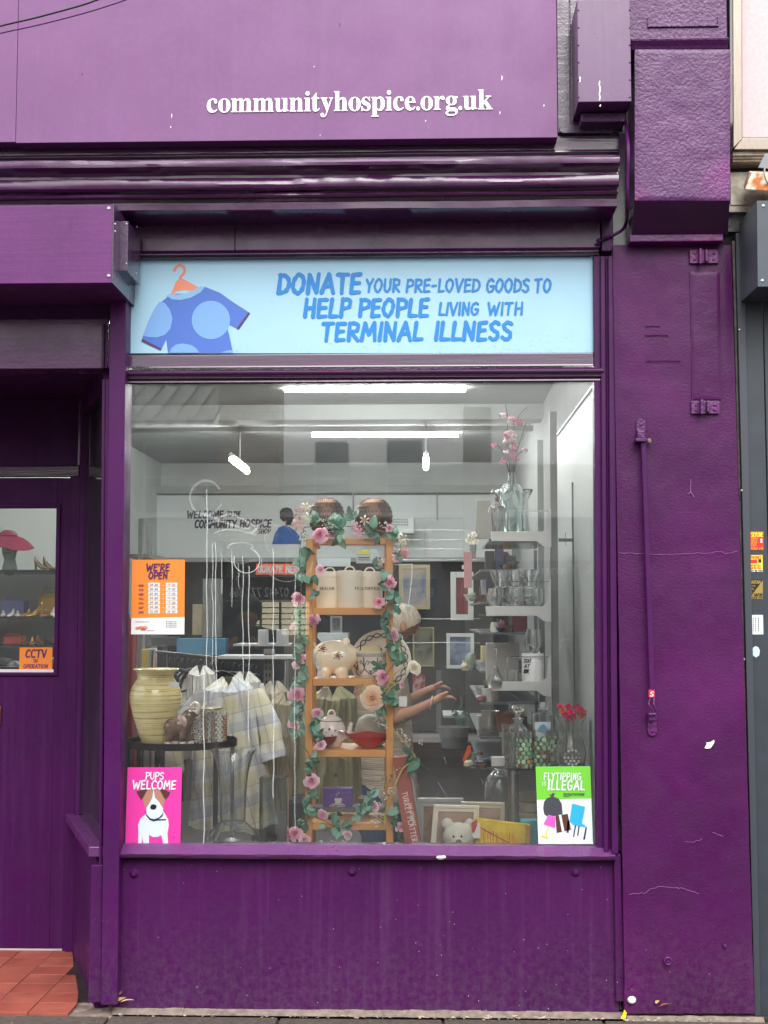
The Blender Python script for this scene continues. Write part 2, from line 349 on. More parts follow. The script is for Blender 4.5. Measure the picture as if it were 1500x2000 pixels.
def hand(mb, text, x0, x1, z0, z1, Y, wt=.14, slant=.1, jit=.02, mp=None, gap=.13):
    """brush lettering between x0..x1 (world), baseline z0, cap height z1"""
    adv = 0; items = []
    for ch in text:
        g = G.get(ch, G[' ']); sm = False; cl_ = False
        for e in g[1:]:
            if e == '~': sm = True; continue
            if e == '~o': sm = True; cl_ = True; continue
            pts = [(x + adv + random.uniform(-jit, jit), y + random.uniform(-jit, jit)) for x, y in e]
            if sm: items.append(smooth_line(pts, 5, cl_))
            else: items += [[pts[i], pts[i + 1]] for i in range(len(pts) - 1)]
            sm = False; cl_ = False
        adv += g[0] + gap
    adv -= gap; H = z1 - z0; sx = (x1 - x0) / (adv + slant)
    mp = mp or (lambda x, z: (x, z))
    for pts in items:
        q = [Vector((x0 + (x + slant * y) * sx, z0 + y * H)) for x, y in pts]
        w0 = wt * H * .5; _k[0] = (_k[0] + 1) % 6; yy = Y - _k[0] * 6e-5
        n = len(q); L = []; Rr = []
        for i in range(n):
            d = (q[min(i + 1, n - 1)] - q[max(i - 1, 0)]); d = d.normalized() if d.length > 0 else Vector((1, 0)); nn = Vector((-d.y, d.x))
            ww = w0 * (1 + .18 * sin(i * 1.7 + n)); sc_ = 1.0
            if 0 < i < n - 1:
                a = (q[i] - q[i - 1]).normalized(); b = (q[i + 1] - q[i]).normalized(); sc_ = min(1.6, 1 / max(.5, abs(a.dot(b) * .5 + .5) ** .5))
            L.append(q[i] + nn * ww * sc_); Rr.append(q[i] - nn * ww * sc_)
        for i in range(n - 1):
            a, b, c, d = L[i], L[i + 1], Rr[i + 1], Rr[i]
            mb.flat([mp(*a), mp(*b), mp(*c), mp(*d)], yy - (i % 3) * 1.7e-5)
        for e, s_ in ((0, -1), (n - 1, 1)):
            d = (q[min(e + 1, n - 1)] - q[max(e - 1, 0)]).normalized(); cap = []
            for k in range(7):
                t = -pi / 2 + pi * k / 6; v = Vector((d.x * cos(t) * s_ - d.y * sin(t), d.y * cos(t) * s_ + d.x * sin(t))) * w0
                cap.append(mp(*(q[e] + v)))
            mb.flat(cap, yy + (1.7e-5 if e == 0 else 3.4e-5))
    return mb
def handpx(mb, text, px0, px1, pyb, pyt, Y, **k):
    a = P(px0, pyb, Y); b = P(px1, pyt, Y); return hand(mb, text, a.x, b.x, a.z, b.z, Y, **k)

GL = {"c":[[[156,-10],[119,-5],[87,11],[59,35],[38,68],[24,106],[19,150],[25,196],[40,237],[64,271],[96,297],[133,313],[175,319],[218,314],[250,298],[271,275],[277,245],[275,228],[266,215],[253,207],[236,204],[206,216],[196,251],[196,256],[197,261],[197,266],[197,271],[190,290],[169,297],[126,269],[112,187],[118,123],[137,76],[166,48],[204,38],[239,47],[271,72],[285,60],[227,8]]],"o":[[[169,-10],[127,-5],[90,11],[60,37],[38,70],[24,110],[19,154],[24,199],[38,239],[60,272],[90,297],[127,313],[168,318],[209,313],[245,298],[275,273],[298,240],[312,200],[317,154],[312,108],[298,69],[275,36],[245,11],[210,-5]],[[169,11],[193,18],[209,39],[214,56],[217,81],[219,114],[220,154],[217,227],[208,271],[192,292],[169,299],[144,292],[128,271],[120,227],[117,154],[118,114],[120,82],[123,56],[128,39],[144,18]]],"m":[[[18,0],[18,16],[35,19],[45,26],[51,37],[52,56],[52,253],[51,271],[46,284],[36,291],[19,294],[19,310],[146,310],[146,265],[188,305],[237,318],[292,304],[320,261],[364,304],[418,318],[482,292],[504,212],[504,56],[505,38],[510,26],[520,19],[536,16],[536,0],[377,0],[377,16],[393,19],[403,26],[408,38],[410,56],[410,217],[408,241],[404,258],[394,268],[377,271],[349,263],[324,237],[324,56],[326,38],[331,26],[340,19],[356,16],[356,0],[199,0],[199,16],[215,19],[225,26],[230,38],[232,56],[232,217],[230,241],[226,258],[216,268],[199,271],[170,262],[146,235],[146,56],[148,38],[152,27],[162,19],[177,16],[177,0]]],"u":[[[131,-10],[91,-3],[65,17],[51,51],[46,97],[46,248],[44,268],[39,282],[29,291],[11,294],[11,310],[142,310],[142,74],[144,58],[151,46],[162,38],[177,36],[205,43],[228,66],[228,248],[226,269],[221,283],[209,291],[189,294],[189,310],[324,310],[324,70],[326,51],[331,39],[342,33],[360,30],[360,13],[300,7],[228,-10],[228,40],[209,19],[186,3],[160,-7]]],"n":[[[18,0],[18,16],[35,19],[45,26],[51,37],[52,56],[52,253],[51,271],[46,284],[36,291],[19,294],[19,310],[148,310],[148,267],[190,306],[243,318],[309,292],[330,212],[330,56],[332,38],[337,26],[347,19],[363,16],[363,0],[202,0],[202,16],[207,16],[228,26],[235,56],[235,217],[234,241],[229,258],[219,268],[203,271],[173,262],[148,235],[148,56],[149,38],[154,26],[164,19],[180,16],[180,0]]],"i":[[[101,362],[81,366],[65,376],[54,393],[50,412],[54,432],[65,449],[81,460],[101,463],[120,460],[137,449],[147,432],[151,412],[147,393],[136,376],[120,366]],[[18,0],[18,16],[35,19],[45,26],[51,37],[52,56],[52,252],[51,272],[47,285],[37,291],[20,293],[21,310],[148,310],[148,56],[150,38],[154,26],[164,19],[180,16],[180,0]]],"t":[[[124,-9],[89,-4],[66,10],[53,36],[48,71],[48,279],[20,279],[20,300],[57,336],[88,369],[112,398],[129,424],[144,424],[144,310],[208,310],[208,279],[144,279],[144,82],[146,64],[149,51],[157,43],[168,40],[189,49],[206,75],[222,66],[182,9]]],"y":[[[52,-140],[29,-137],[10,-125],[-3,-107],[-7,-84],[-4,-67],[5,-53],[18,-43],[36,-40],[51,-42],[64,-49],[72,-61],[75,-76],[74,-79],[74,-81],[74,-84],[74,-87],[77,-96],[86,-99],[99,-93],[114,-74],[122,-60],[129,-44],[135,-26],[140,-5],[36,251],[30,264],[25,275],[19,283],[15,287],[8,292],[-3,293],[-5,293],[-5,310],[162,310],[162,293],[146,292],[136,289],[130,284],[128,275],[129,271],[130,267],[131,262],[133,257],[185,119],[230,241],[234,251],[236,260],[237,267],[238,274],[236,284],[229,289],[219,292],[203,293],[203,310],[300,310],[300,293],[287,290],[277,281],[268,265],[259,242],[162,-24],[145,-65],[129,-96],[113,-117],[95,-131],[76,-138]]],"h":[[[18,0],[18,16],[35,19],[45,26],[51,37],[52,56],[52,399],[51,417],[46,429],[36,437],[19,440],[19,455],[148,455],[148,267],[190,305],[243,318],[309,292],[330,212],[330,56],[332,38],[337,26],[347,19],[363,16],[363,0],[202,0],[202,16],[207,16],[228,26],[235,56],[235,217],[234,241],[229,258],[219,268],[203,271],[173,262],[148,235],[148,56],[149,38],[154,26],[164,19],[180,16],[180,0]]],"s":[[[151,-10],[122,-6],[87,6],[80,8],[73,9],[60,4],[51,-9],[36,-9],[36,105],[53,105],[66,68],[87,39],[112,21],[140,15],[162,18],[179,27],[189,40],[192,58],[183,84],[156,105],[107,130],[76,148],[54,169],[41,193],[37,220],[44,259],[65,291],[98,312],[141,319],[153,318],[166,316],[181,312],[199,308],[202,307],[206,306],[210,305],[213,305],[223,308],[230,319],[244,319],[244,222],[228,222],[215,254],[196,277],[174,291],[149,296],[130,294],[116,286],[108,274],[105,259],[107,244],[115,232],[128,222],[146,212],[191,189],[221,172],[241,151],[253,127],[257,95],[250,51],[228,18],[194,-3]]],"p":[[[17,-139],[17,-124],[31,-122],[40,-117],[47,-110],[50,-101],[52,-86],[52,-64],[52,243],[51,269],[46,283],[37,291],[19,295],[19,310],[143,310],[143,263],[180,305],[230,319],[264,314],[293,298],[317,274],[335,241],[346,203],[350,160],[346,113],[334,72],[316,38],[291,12],[261,-5],[227,-10],[183,1],[148,32],[148,-58],[149,-81],[152,-99],[158,-110],[167,-118],[180,-121],[197,-123],[197,-139]],[[195,28],[222,36],[239,59],[249,99],[253,154],[250,208],[241,248],[225,270],[199,278],[171,267],[148,235],[148,69],[167,38]]],"e":[[[154,-10],[117,-5],[85,10],[58,35],[37,69],[24,109],[19,157],[24,201],[38,240],[59,273],[87,298],[120,313],[157,318],[209,309],[249,280],[274,234],[283,173],[283,166],[117,166],[138,73],[199,42],[237,53],[270,86],[285,73],[228,11]],[[116,192],[201,192],[201,215],[199,252],[193,277],[181,292],[161,297],[127,274],[116,203]]],".":[[[89,-9],[74,-7],[60,1],[51,15],[48,36],[51,57],[60,71],[74,79],[89,81],[106,79],[119,71],[129,57],[132,36],[129,15],[119,1],[106,-7]]],"r":[[[18,0],[18,16],[35,19],[45,26],[51,37],[52,56],[52,252],[51,273],[46,285],[37,291],[20,293],[21,310],[146,310],[146,252],[165,280],[187,301],[210,314],[233,318],[258,315],[275,304],[286,287],[289,266],[287,248],[278,234],[265,225],[248,222],[233,224],[222,231],[214,240],[207,250],[199,257],[189,260],[175,255],[162,241],[152,220],[149,192],[149,56],[152,37],[159,25],[173,19],[197,16],[197,0]]],"g":[[[146,-140],[89,-136],[48,-122],[22,-100],[14,-75],[28,-46],[69,-26],[35,-1],[24,30],[28,54],[42,74],[67,92],[102,110],[42,150],[22,212],[27,242],[40,268],[60,289],[88,305],[120,315],[157,318],[196,315],[233,304],[317,304],[317,268],[268,268],[286,237],[291,203],[288,176],[276,151],[258,131],[234,116],[205,106],[172,103],[164,103],[157,103],[149,104],[142,104],[126,102],[112,94],[104,84],[101,71],[111,55],[141,49],[175,49],[223,47],[259,40],[285,29],[303,13],[312,-9],[316,-37],[305,-80],[272,-113],[219,-133]],[[157,124],[178,130],[190,146],[197,173],[199,211],[197,249],[190,276],[178,292],[157,297],[137,292],[124,276],[117,249],[114,211],[117,173],[124,146],[137,130]],[[161,-116],[238,-104],[263,-66],[260,-51],[249,-41],[231,-36],[205,-34],[97,-34],[79,-52],[73,-73],[79,-89],[95,-103],[122,-113]]],"k":[[[17,0],[17,16],[35,19],[45,26],[51,38],[52,56],[52,398],[51,417],[47,429],[38,436],[20,439],[21,455],[148,455],[148,169],[227,248],[240,264],[244,278],[235,290],[209,293],[206,293],[206,310],[345,310],[345,293],[308,284],[275,260],[222,209],[346,34],[360,21],[376,16],[376,0],[211,0],[211,16],[217,16],[234,20],[239,32],[237,40],[232,49],[163,147],[148,134],[148,56],[149,38],[154,26],[164,19],[180,16],[180,0]]],"S":[[[43,-11],[43,158],[62,158],[83,94],[111,50],[149,24],[197,15],[231,20],[257,36],[273,60],[279,89],[265,129],[225,160],[163,191],[112,221],[77,253],[56,289],[50,332],[54,370],[67,403],[88,429],[115,449],[148,462],[185,466],[206,465],[229,461],[255,456],[282,448],[287,447],[291,446],[296,445],[300,445],[313,450],[320,466],[339,466],[339,319],[322,319],[310,354],[293,385],[272,410],[248,429],[222,441],[194,445],[163,440],[140,426],[125,406],[120,380],[124,356],[137,336],[159,319],[189,303],[253,273],[290,253],[317,233],[337,211],[350,188],[357,162],[359,133],[354,93],[339,58],[314,29],[281,8],[240,-6],[192,-10],[175,-9],[158,-8],[142,-4],[126,1],[110,6],[98,9],[90,11],[85,12],[75,11],[69,7],[65,0],[61,-11]]],"U":[[[248,-13],[168,-2],[114,29],[83,81],[73,155],[73,379],[70,406],[61,424],[43,434],[15,439],[15,455],[240,455],[240,439],[219,436],[202,432],[192,425],[185,415],[182,400],[181,379],[181,140],[186,88],[203,51],[232,29],[275,22],[363,56],[392,159],[392,378],[389,406],[379,423],[360,433],[328,439],[328,455],[474,455],[474,439],[448,432],[433,421],[425,404],[422,378],[422,181],[412,92],[380,32],[325,-2]]],"G":[[[268,-10],[200,-3],[141,19],[93,55],[57,103],[35,161],[28,229],[35,295],[57,352],[93,399],[139,435],[195,458],[257,465],[311,459],[369,441],[379,437],[388,436],[398,438],[406,443],[412,452],[419,465],[437,465],[437,308],[420,308],[403,346],[382,379],[357,406],[329,426],[299,439],[267,443],[176,389],[146,228],[154,135],[180,67],[221,26],[275,13],[308,16],[328,27],[339,45],[343,71],[343,128],[339,154],[329,170],[309,179],[275,182],[275,198],[500,198],[500,182],[473,179],[457,171],[449,155],[446,128],[446,29],[357,0]]],"A":[[[-9,0],[-9,18],[9,21],[24,30],[36,47],[49,75],[206,466],[224,465],[384,87],[399,55],[411,34],[425,22],[443,18],[443,0],[229,0],[229,18],[270,25],[283,46],[281,59],[273,81],[253,132],[103,132],[79,71],[77,65],[76,59],[75,53],[75,48],[87,26],[124,18],[128,18],[128,0]],[[113,161],[242,161],[177,319]]],"R":[[[15,0],[15,17],[45,22],[62,32],[72,50],[75,81],[75,379],[71,406],[62,424],[44,434],[16,439],[16,455],[217,455],[305,448],[367,426],[405,388],[417,334],[392,265],[315,224],[432,50],[443,36],[452,26],[463,19],[478,17],[480,17],[480,0],[338,0],[201,212],[182,212],[182,81],[185,50],[194,32],[212,22],[242,17],[242,0]],[[182,234],[203,234],[249,240],[280,258],[298,290],[304,336],[284,407],[224,431],[202,429],[190,422],[184,409],[182,385]]],"T":[[[92,0],[92,17],[123,21],[142,31],[152,50],[156,81],[156,433],[149,433],[102,426],[65,403],[41,367],[29,318],[11,318],[11,455],[410,455],[410,317],[394,317],[357,404],[269,433],[263,433],[263,81],[267,49],[276,30],[296,21],[328,17],[328,0]]],"E":[[[14,0],[14,17],[44,20],[62,30],[72,48],[75,78],[75,369],[72,405],[62,425],[44,435],[16,439],[16,455],[399,455],[399,320],[383,320],[369,373],[340,406],[295,424],[232,430],[213,430],[200,428],[191,424],[186,417],[184,405],[183,388],[183,246],[193,246],[232,252],[259,269],[277,300],[288,345],[304,345],[304,118],[287,118],[282,154],[273,181],[259,201],[241,213],[216,220],[185,222],[183,222],[183,67],[185,47],[192,35],[206,29],[230,28],[276,30],[313,39],[345,53],[371,75],[393,105],[411,143],[430,143],[402,0]]],"C":[[[257,-11],[193,-3],[137,20],[91,56],[56,104],[34,162],[26,228],[34,294],[56,351],[92,399],[139,435],[195,458],[259,465],[309,459],[367,440],[377,436],[388,435],[408,443],[419,465],[437,465],[437,308],[420,308],[392,364],[356,407],[313,434],[265,443],[174,389],[144,226],[177,74],[278,24],[318,29],[358,45],[395,71],[428,106],[447,89],[365,14]]],"O":[[[261,-11],[213,-6],[169,7],[129,29],[94,58],[66,93],[45,134],[32,179],[28,228],[32,276],[45,321],[66,362],[95,397],[130,426],[170,448],[216,462],[265,466],[313,462],[357,448],[397,427],[431,399],[459,364],[481,323],[494,277],[498,228],[494,179],[481,134],[459,93],[430,58],[395,29],[355,7],[310,-6]],[[265,12],[351,66],[379,228],[371,321],[348,389],[310,430],[260,443],[174,389],[145,228],[153,135],[177,67],[215,26]]],"F":[[[15,0],[15,17],[45,23],[62,34],[72,53],[75,84],[75,375],[71,405],[61,423],[43,433],[14,439],[14,455],[394,455],[394,320],[377,320],[369,357],[355,385],[336,406],[310,420],[275,428],[230,431],[212,431],[200,429],[191,427],[186,421],[183,412],[182,398],[182,247],[190,247],[229,253],[256,270],[274,301],[284,347],[302,347],[302,118],[285,118],[274,168],[257,200],[229,218],[189,224],[182,224],[182,81],[183,59],[188,43],[196,31],[210,24],[229,19],[257,17],[257,0]]],"B":[[[16,0],[16,17],[45,22],[62,32],[72,51],[75,82],[75,369],[73,394],[69,412],[62,425],[51,433],[36,437],[15,439],[15,455],[220,455],[352,429],[396,351],[369,283],[287,247],[385,206],[418,132],[407,76],[371,35],[314,9],[238,0]],[[182,252],[188,252],[234,257],[263,272],[279,301],[285,345],[281,385],[269,412],[248,428],[216,434],[198,432],[188,425],[183,412],[182,391]],[[222,24],[259,30],[283,49],[296,81],[301,128],[295,176],[277,208],[245,225],[197,231],[182,231],[182,65],[184,46],[190,33],[202,26]]]}
def serif(mb, text, x0, x1, z0, xh, Y, depth=0, gap=22, mirror=False):
    """bold serif lettering fitted to x0..x1; xh = height of a lower-case x (319 units)"""
    adv = 0; it = []
    for ch in text:
        if ch == ' ': adv += 180; continue
        g = GL[ch]; xs = [p[0] for l in g for p in l]; mn = min(xs)
        it.append([[(x - mn + adv, y) for x, y in l] for l in g]); adv += max(xs) - mn + gap
    adv -= gap; s = (x1 - x0) / adv; sz = xh / 319
    for g in it:
        loops = [[Vector((x * s, y * sz, 0)) for x, y in l] for l in g]
        for grp in ([loops] if not (len(loops) == 2 and max(p.y for p in loops[0]) < min(p.y for p in loops[1]) or len(loops) == 2 and min(p.y for p in loops[0]) > max(p.y for p in loops[1])) else [[l] for l in loops]):
            tr = tessellate_polygon(grp); flat = [p for l in grp for p in l]
            mb.add([((x1 - p.x) if mirror else (x0 + p.x), Y, z0 + p.y) for p in flat], [tuple(t) for t in tr])
        if depth:
            n = 0
            for l in loops:
                m_ = len(l)
                for i in range(m_):
                    a = l[i]; b = l[(i + 1) % m_]
                    mb.add([(x0 + a.x, Y, z0 + a.y), (x0 + b.x, Y, z0 + b.y), (x0 + b.x, Y + depth, z0 + b.y), (x0 + a.x, Y + depth, z0 + a.y)], [(0, 1, 2, 3)])
    return mb
def sans(name, text, x0, x1, z0, capz, Y, m, parent=None, extrude=0):
    """plain lettering with the built-in typeface, turned to mesh"""
    cu = bpy.data.curves.new(name, 'FONT'); cu.body = text; cu.size = 1; cu.extrude = extrude; cu.resolution_u = 3
    o = bpy.data.objects.new(name, cu); col_.objects.link(o)
    me = bpy.data.meshes.new_from_object(o.evaluated_get(bpy.context.evaluated_depsgraph_get())); bpy.data.objects.remove(o)
    xs = [v.co.x for v in me.vertices]; ys = [v.co.y for v in me.vertices]; a0, a1 = min(xs), max(xs); b1 = max(ys); sx = (x1 - x0) / (a1 - a0); sz = (capz - z0) / b1
    o0 = ORG[parent.name] if parent is not None else Vector((0, 0, 0))
    for v in me.vertices: v.co = Vector((x0 + (v.co.x - a0) * sx, Y + v.co.z, z0 + v.co.y * sz)) - o0
    me.materials.clear(); me.materials.append(m); me.name = name
    return me
# ================================================================ materials
PUR = paint('riser_paint', (92, 26, 98), (82, 21, 90), rough=.5, orange=(140, .35, .0012), streak=.11, dirt=.25, specks=.95, wet=0, spec=.15)
PIL = paint('pilaster_paint', (92, 23, 94), (82, 19, 86), (106, 24, 106), rough=.42, orange=(120, .5, .0026), dirt=.28, specks=.5, lumps=.002, wet=.04, spec=.2)
PIL2 = paint('capital_paint', (104, 34, 112), (92, 27, 102), (142, 24, 134), rough=.34, orange=(85, .8, .0035), lumps=.0025, wet=.1, spec=.35)
POST = paint('post_paint', (92, 24, 100), (80, 19, 90), rough=.4, orange=(150, .35, .001), brush=(40, (1, 1, .06), .0012), specks=.5, dirt=.25, wet=.04, spec=.2)
CORN = paint('cornice_paint', (92, 32, 92), (76, 24, 78), rough=.3, orange=(120, .5, .0006), brush=(30, (.06, 1, 1), .0012), lumps=.002, wet=.34, spec=.5)
WOODP = paint('painted_wood', (84, 25, 84), (70, 19, 72), rough=.2, orange=(150, .5, .0006), brush=(46, (.05, 1, 1), .0025), wet=.5)
BOXP = paint('box_paint', (124, 54, 130), (111, 46, 118), rough=.4, orange=(160, .4, .0008), brush=(60, (.06, 1, 1), .0014), wet=.05, spec=.3)
SIGNP = paint('sign_face', (152, 98, 158), (145, 92, 151), rough=.4, orange=(300, .12, .0003), streak=.16, wet=.1, spec=.3)
SILLP = paint('sill_paint', (124, 60, 132), (108, 46, 116), rough=.32, orange=(90, .5, .0015), brush=(35, (.08, 1, 1), .003), specks=.6, lumps=.006, wet=.5)
DOORP = paint('door_paint', (84, 16, 92), (74, 12, 84), rough=.5, orange=(200, .3, .0006), brush=(30, (1, 1, .05), .001), streak=.06, wet=0, spec=.15)
CAPG = paint('grey_board_paint', (86, 52, 92), (74, 42, 82), rough=.26, orange=(130, .5, .001), brush=(30, (.06, 1, 1), .002), lumps=.003, wet=.6)
HEADP = paint('head_board_paint', (108, 42, 112), (92, 33, 98), rough=.24, orange=(120, .5, .0006), brush=(30, (.06, 1, 1), .0012), lumps=.002, wet=.12, spec=.45)
STEEL = mat('screw_steel', (170, 170, 175), .3, 1)
WHITE = mat('white_print', (238, 240, 242), .5, spec=.3)
PANE = glass_pane('window_glass', .017)

def bx(name, x0, x1, y0, y1, Y, th, m, par, bevel=.003, **k):
    return MB().bpx(x0, x1, y0, y1, Y, th).build(name, m, par, bevel=bevel, **k)
def screw(par, px, py, Y, r=.006, m=None):
    p = P(px, py, Y); return MB().lathe([(0, .004), (r * .6, .0035), (r, 0), (0, 0)], p, 10, axis=Vector((0, -1, 0)), closed=False).build('screw', m or STEEL, par, smooth=True)

# ================================================================ ground
PAV = mat('paving_stone', (92, 81, 75), .75, var=(60, (64, 56, 52), .22), bump=(220, .5, .002))
PAV2 = mat('paving_bed', (70, 62, 58), .9, var=(40, (50, 45, 42), .2))
gz = -.006
MB().box(-14, 14, -3.2, .12, -.3, -.03).build('pavement', PAV2, kind='structure')
pav = [o for o in bpy.data.objects if o.name == 'pavement'][0]
jx = sorted([P(226, 1957, -.09).x - .02, P(545, 1957, -.09).x, P(865, 1957, -.09).x, P(1178, 1957, -.09).x])
edges_x = [jx[0] - .62 * 2, jx[0] - .62, jx[0]] + jx[1:] + [jx[-1] + .63, jx[-1] + 1.26]
ysl = [-.085, -.98, -1.9, -2.8]
for j in range(3):
    for i in range(len(edges_x) - 1):
        o = .3 * (j % 2); h = random.uniform(-.002, .002); g = .005
        MB().box(edges_x[i] + o + g, edges_x[i + 1] + o - g, ysl[j + 1] + g, ysl[j] - g, -.03, gz + h).build('paving_slab', PAV, pav, bevel=.004)
MB().box(-14, 14, -3.35, -3.2, -.3, -.01).build('kerb', mat('kerb_stone', (130, 124, 118), .8, bump=(90, .4, .002)), kind='structure', bevel=.01)
MB().box(-60, 60, -9.2, -3.35, -.4, -.13).build('road', mat('asphalt', (62, 62, 64), .55, var=(80, (46, 46, 48), .2), bump=(260, .6, .003)), kind='structure')
MB().box(-60, 60, -60, -9.2, -.4, -.02).build('far_pavement', PAV, kind='structure')
MB().box(-60, 60, -3.2, 60, -.5, -.301).build('ground', PAV2, kind='structure')
# porch floor of red quarry tiles
PX0, PX1 = X(-260, 0, 1900), X(176, 0, 1950)
xb1 = X(146, .85, 1850)
pf = MB().prism([(0, 0)] * 0 or [(PX0, -.03), (PX1 + .1, -.03), (PX1 + .1, -.012), (PX0, -.012)], -.085, .9).build('porch_floor', mat('porch_cement', (160, 140, 132), .8, var=(25, (105, 90, 84), .15), bump=(90, .5, .002)), kind='structure')
TIL = [mat('quarry_tile', (164, 86, 70), .5, var=(9, (134, 66, 54), .25), bump=(120, .3, .001)),
       mat('quarry_tile_worn', (170, 92, 76), .55, var=(11, (136, 68, 56), .25), bump=(120, .35, .001))]
LIM = lambda y: PX1 - .012 + (xb1 - .012 - PX1 + .012) * (y + .08) / .93
for r in range(7):
    y0 = -.08 + r * .133; y1 = y0 + .1305
    for c in range(9):
        bR = PX1 + .09 - c * .152; a = bR - .1495; l0, l1 = LIM(y0), LIM(y1)
        if l1 - a < .02: continue
        h = .001 + random.uniform(-.0012, .0012); q = [(a, y0), (min(bR, l0), y0), (min(bR, l1), y1), (a, y1)]
        MB().add([(x, y, h) for x, y in q] + [(x, y, -.012) for x, y in q], [(0, 1, 2, 3), (7, 6, 5, 4), (0, 4, 5, 1), (1, 5, 6, 2), (2, 6, 7, 3), (3, 7, 4, 0)]).build('tile', TIL[(r * 3 + c * 5) % 2], pf, bevel=.0015)

# ================================================================ the shopfront
shop = thing('shopfront', 'purple painted timber shopfront with big display window, pilaster and recessed porch', 'shopfront', (0, 0, 0))
# riser below the sill
MB().box(X(232, -.03), X(1200, -.03), -.03, .1, -.01, Z(1676, -.03)).build('riser_panel', PUR, shop, bevel=.002)
for a, b in ((262, 1706), (688, 1702), (1124, 1703)):
    p = P(a, b, -.03); MB().lathe([(0, .014), (.008, .012), (.012, .006), (.02, 0), (0, 0)], p, 12, axis=Vector((0, -1, 0)), closed=False).build('bolt', PUR, shop, smooth=True)
# sill: sloping top, rounded nose
zs = Z(1650, -.01)
sy = -.085
def sillprof(y, n=0): return [(.03, zs + .002), (-.02, zs), (sy + .01, zs - .034), (sy, Z(1671, sy)), (sy + .002, Z(1674, sy)), (sy + .012, Z(1680, sy)), (-.03, Z(1680, -.03)), (.03, Z(1680, -.03))]
sb = MB(); xs0, xs1 = X(236, -.05), X(1195, -.05); NS = 90
for i in range(NS + 1):
    x = xs0 + (xs1 - xs0) * i / NS; pr = sillprof(0)
    for j, (y, z) in enumerate(pr):
        if 2 <= j <= 5: z += .0028 * noise.noise(Vector((x * 5, j * .3, 1))) + .002 * noise.noise(Vector((x * 19, j, 3))); y += .002 * noise.noise(Vector((x * 14, j, 7)))
        sb.v.append((x, y, z))
m_ = 8
for i in range(NS):
    for j in range(m_): sb.f.append((i * m_ + j, i * m_ + (j + 1) % m_, (i + 1) * m_ + (j + 1) % m_, (i + 1) * m_ + j)); sb.m.append(0)
sb.f += [tuple(range(m_)), tuple(NS * m_ + j for j in range(m_))]; sb.m += [0, 0]
sb.build('window_sill', SILLP, shop, smooth=True, sharp=28)
c_ = P(862, 1674, sy - .001); rc = MB()
rc.add([c_ + Vector((-.016, 0, .004)), c_ + Vector((.014, 0, .006)), c_ + Vector((.018, -.001, -.001)), c_ + Vector((.006, -.001, -.008)), c_ + Vector((-.008, -.001, -.009)), c_ + Vector((-.02, 0, -.003)),
        c_ + Vector((-.006, -.006, 0)), c_ + Vector((.006, -.005, -.002))], [(0, 1, 7, 6), (1, 2, 7), (2, 3, 7), (3, 4, 6, 7), (4, 5, 6), (5, 0, 6)])
rc.build('paint_chip', mat('bare_plaster', (200, 190, 196), .8), shop)
# left post with beads and porch-side corner
def vpost(name, xa_top, xb_top, yt, xa_bot, xb_bot, yb, Y, Yb, m, bevel=.003):
    a, b = P(xa_top, yt, Y), P(xb_top, yt, Y); c, d = P(xa_bot, yb, Y), P(xb_bot, yb, Y)
    return MB().add([(a.x, Y, a.z), (b.x, Y, b.z), (d.x, Y, d.z), (c.x, Y, c.z), (a.x, Yb, a.z), (b.x, Yb, b.z), (d.x, Yb, d.z), (c.x, Yb, c.z)],
        [(0, 1, 2, 3), (7, 6, 5, 4), (0, 4, 5, 1), (1, 5, 6, 2), (2, 6, 7, 3), (3, 7, 4, 0)]).build(name, m, shop, bevel=bevel)
vpost('post', 215, 247, 560, 197, 229, 1963, -.09, .03, POST)
vpost('post_bead', 206, 214, 740, 202, 206, 1700, -.045, .03, POST, .004)
vpost('post_bead', 199, 206, 740, 193, 199, 1700, -.028, .03, POST, .004)
vpost('post_foot', 178, 200, 1690, 172, 198, 1958, -.05, .03, POST)
# right jamb mouldings
for (a, b, Y) in ((1162, 1176, -.028), (1176, 1185, -.05), (1185, 1191, -.036), (1191, 1204, -.062)):
    vpost('window_moulding', a - 3, b - 3, 500, a + 4, b + 4, 1668, Y, .03, POST, .003)
vpost('panel_bead', 1199, 1213, 1668, 1203, 1221, 1957, -.052, .03, PUR, .004)
# transom bar between light and window
zt = lambda py, Y: Z(py, Y)
MB().profx([(-.02, zt(690, -.02)), (-.03, zt(691, -.03)), (-.032, zt(713, -.032)), (-.034, zt(716, -.034)), (.02, zt(716, .02)), (.02, zt(690, .02))], X(246, 0), X(1163, 0)).build('transom_rail', WOODP, shop, bevel=.002)
MB().profx([(-.02, zt(719, -.02)), (-.052, zt(721, -.052)), (-.058, zt(724, -.058)), (-.056, zt(728, -.056)), (-.04, zt(732, -.04)), (-.044, zt(736, -.044)), (-.03, zt(741, -.03)), (-.032, zt(745, -.032)), (-.02, zt(748, -.02)), (.03, zt(748, .03)), (.03, zt(719, .03))],
           X(244, 0), X(1182, 0)).build('transom_moulding', CORN, shop, bevel=.0015)
# head mouldings over the light
MB().profx([(-.03, zt(486, -.03)), (-.045, zt(489, -.045)), (-.05, zt(493, -.05)), (-.03, zt(497, -.03)), (-.032, zt(500, -.032)), (-.01, zt(503, -.01)), (.03, zt(503, .03)), (.03, zt(486, .03))],
           X(247, 0), X(1175, 0)).build('head_moulding', WOODP, shop, bevel=.0015)
# head board with two butted boards
zb0, zb1 = zt(486, -.03), Z(409, -.15)
MB().box(X(230, -.03), X(452, -.03), -.027, .06, zb0, zb1).build('head_board', HEADP, shop, bevel=.002)
MB().box(X(453, -.03), X(1182, -.03), -.03, .06, zb0, zb1).build('head_board', HEADP, shop, bevel=.002)
vp = MB().box(X(1183, -.03), X(1206, -.03), -.05, .06, zb0 - .02, zb1).build('head_block', POST, shop, bevel=.003)
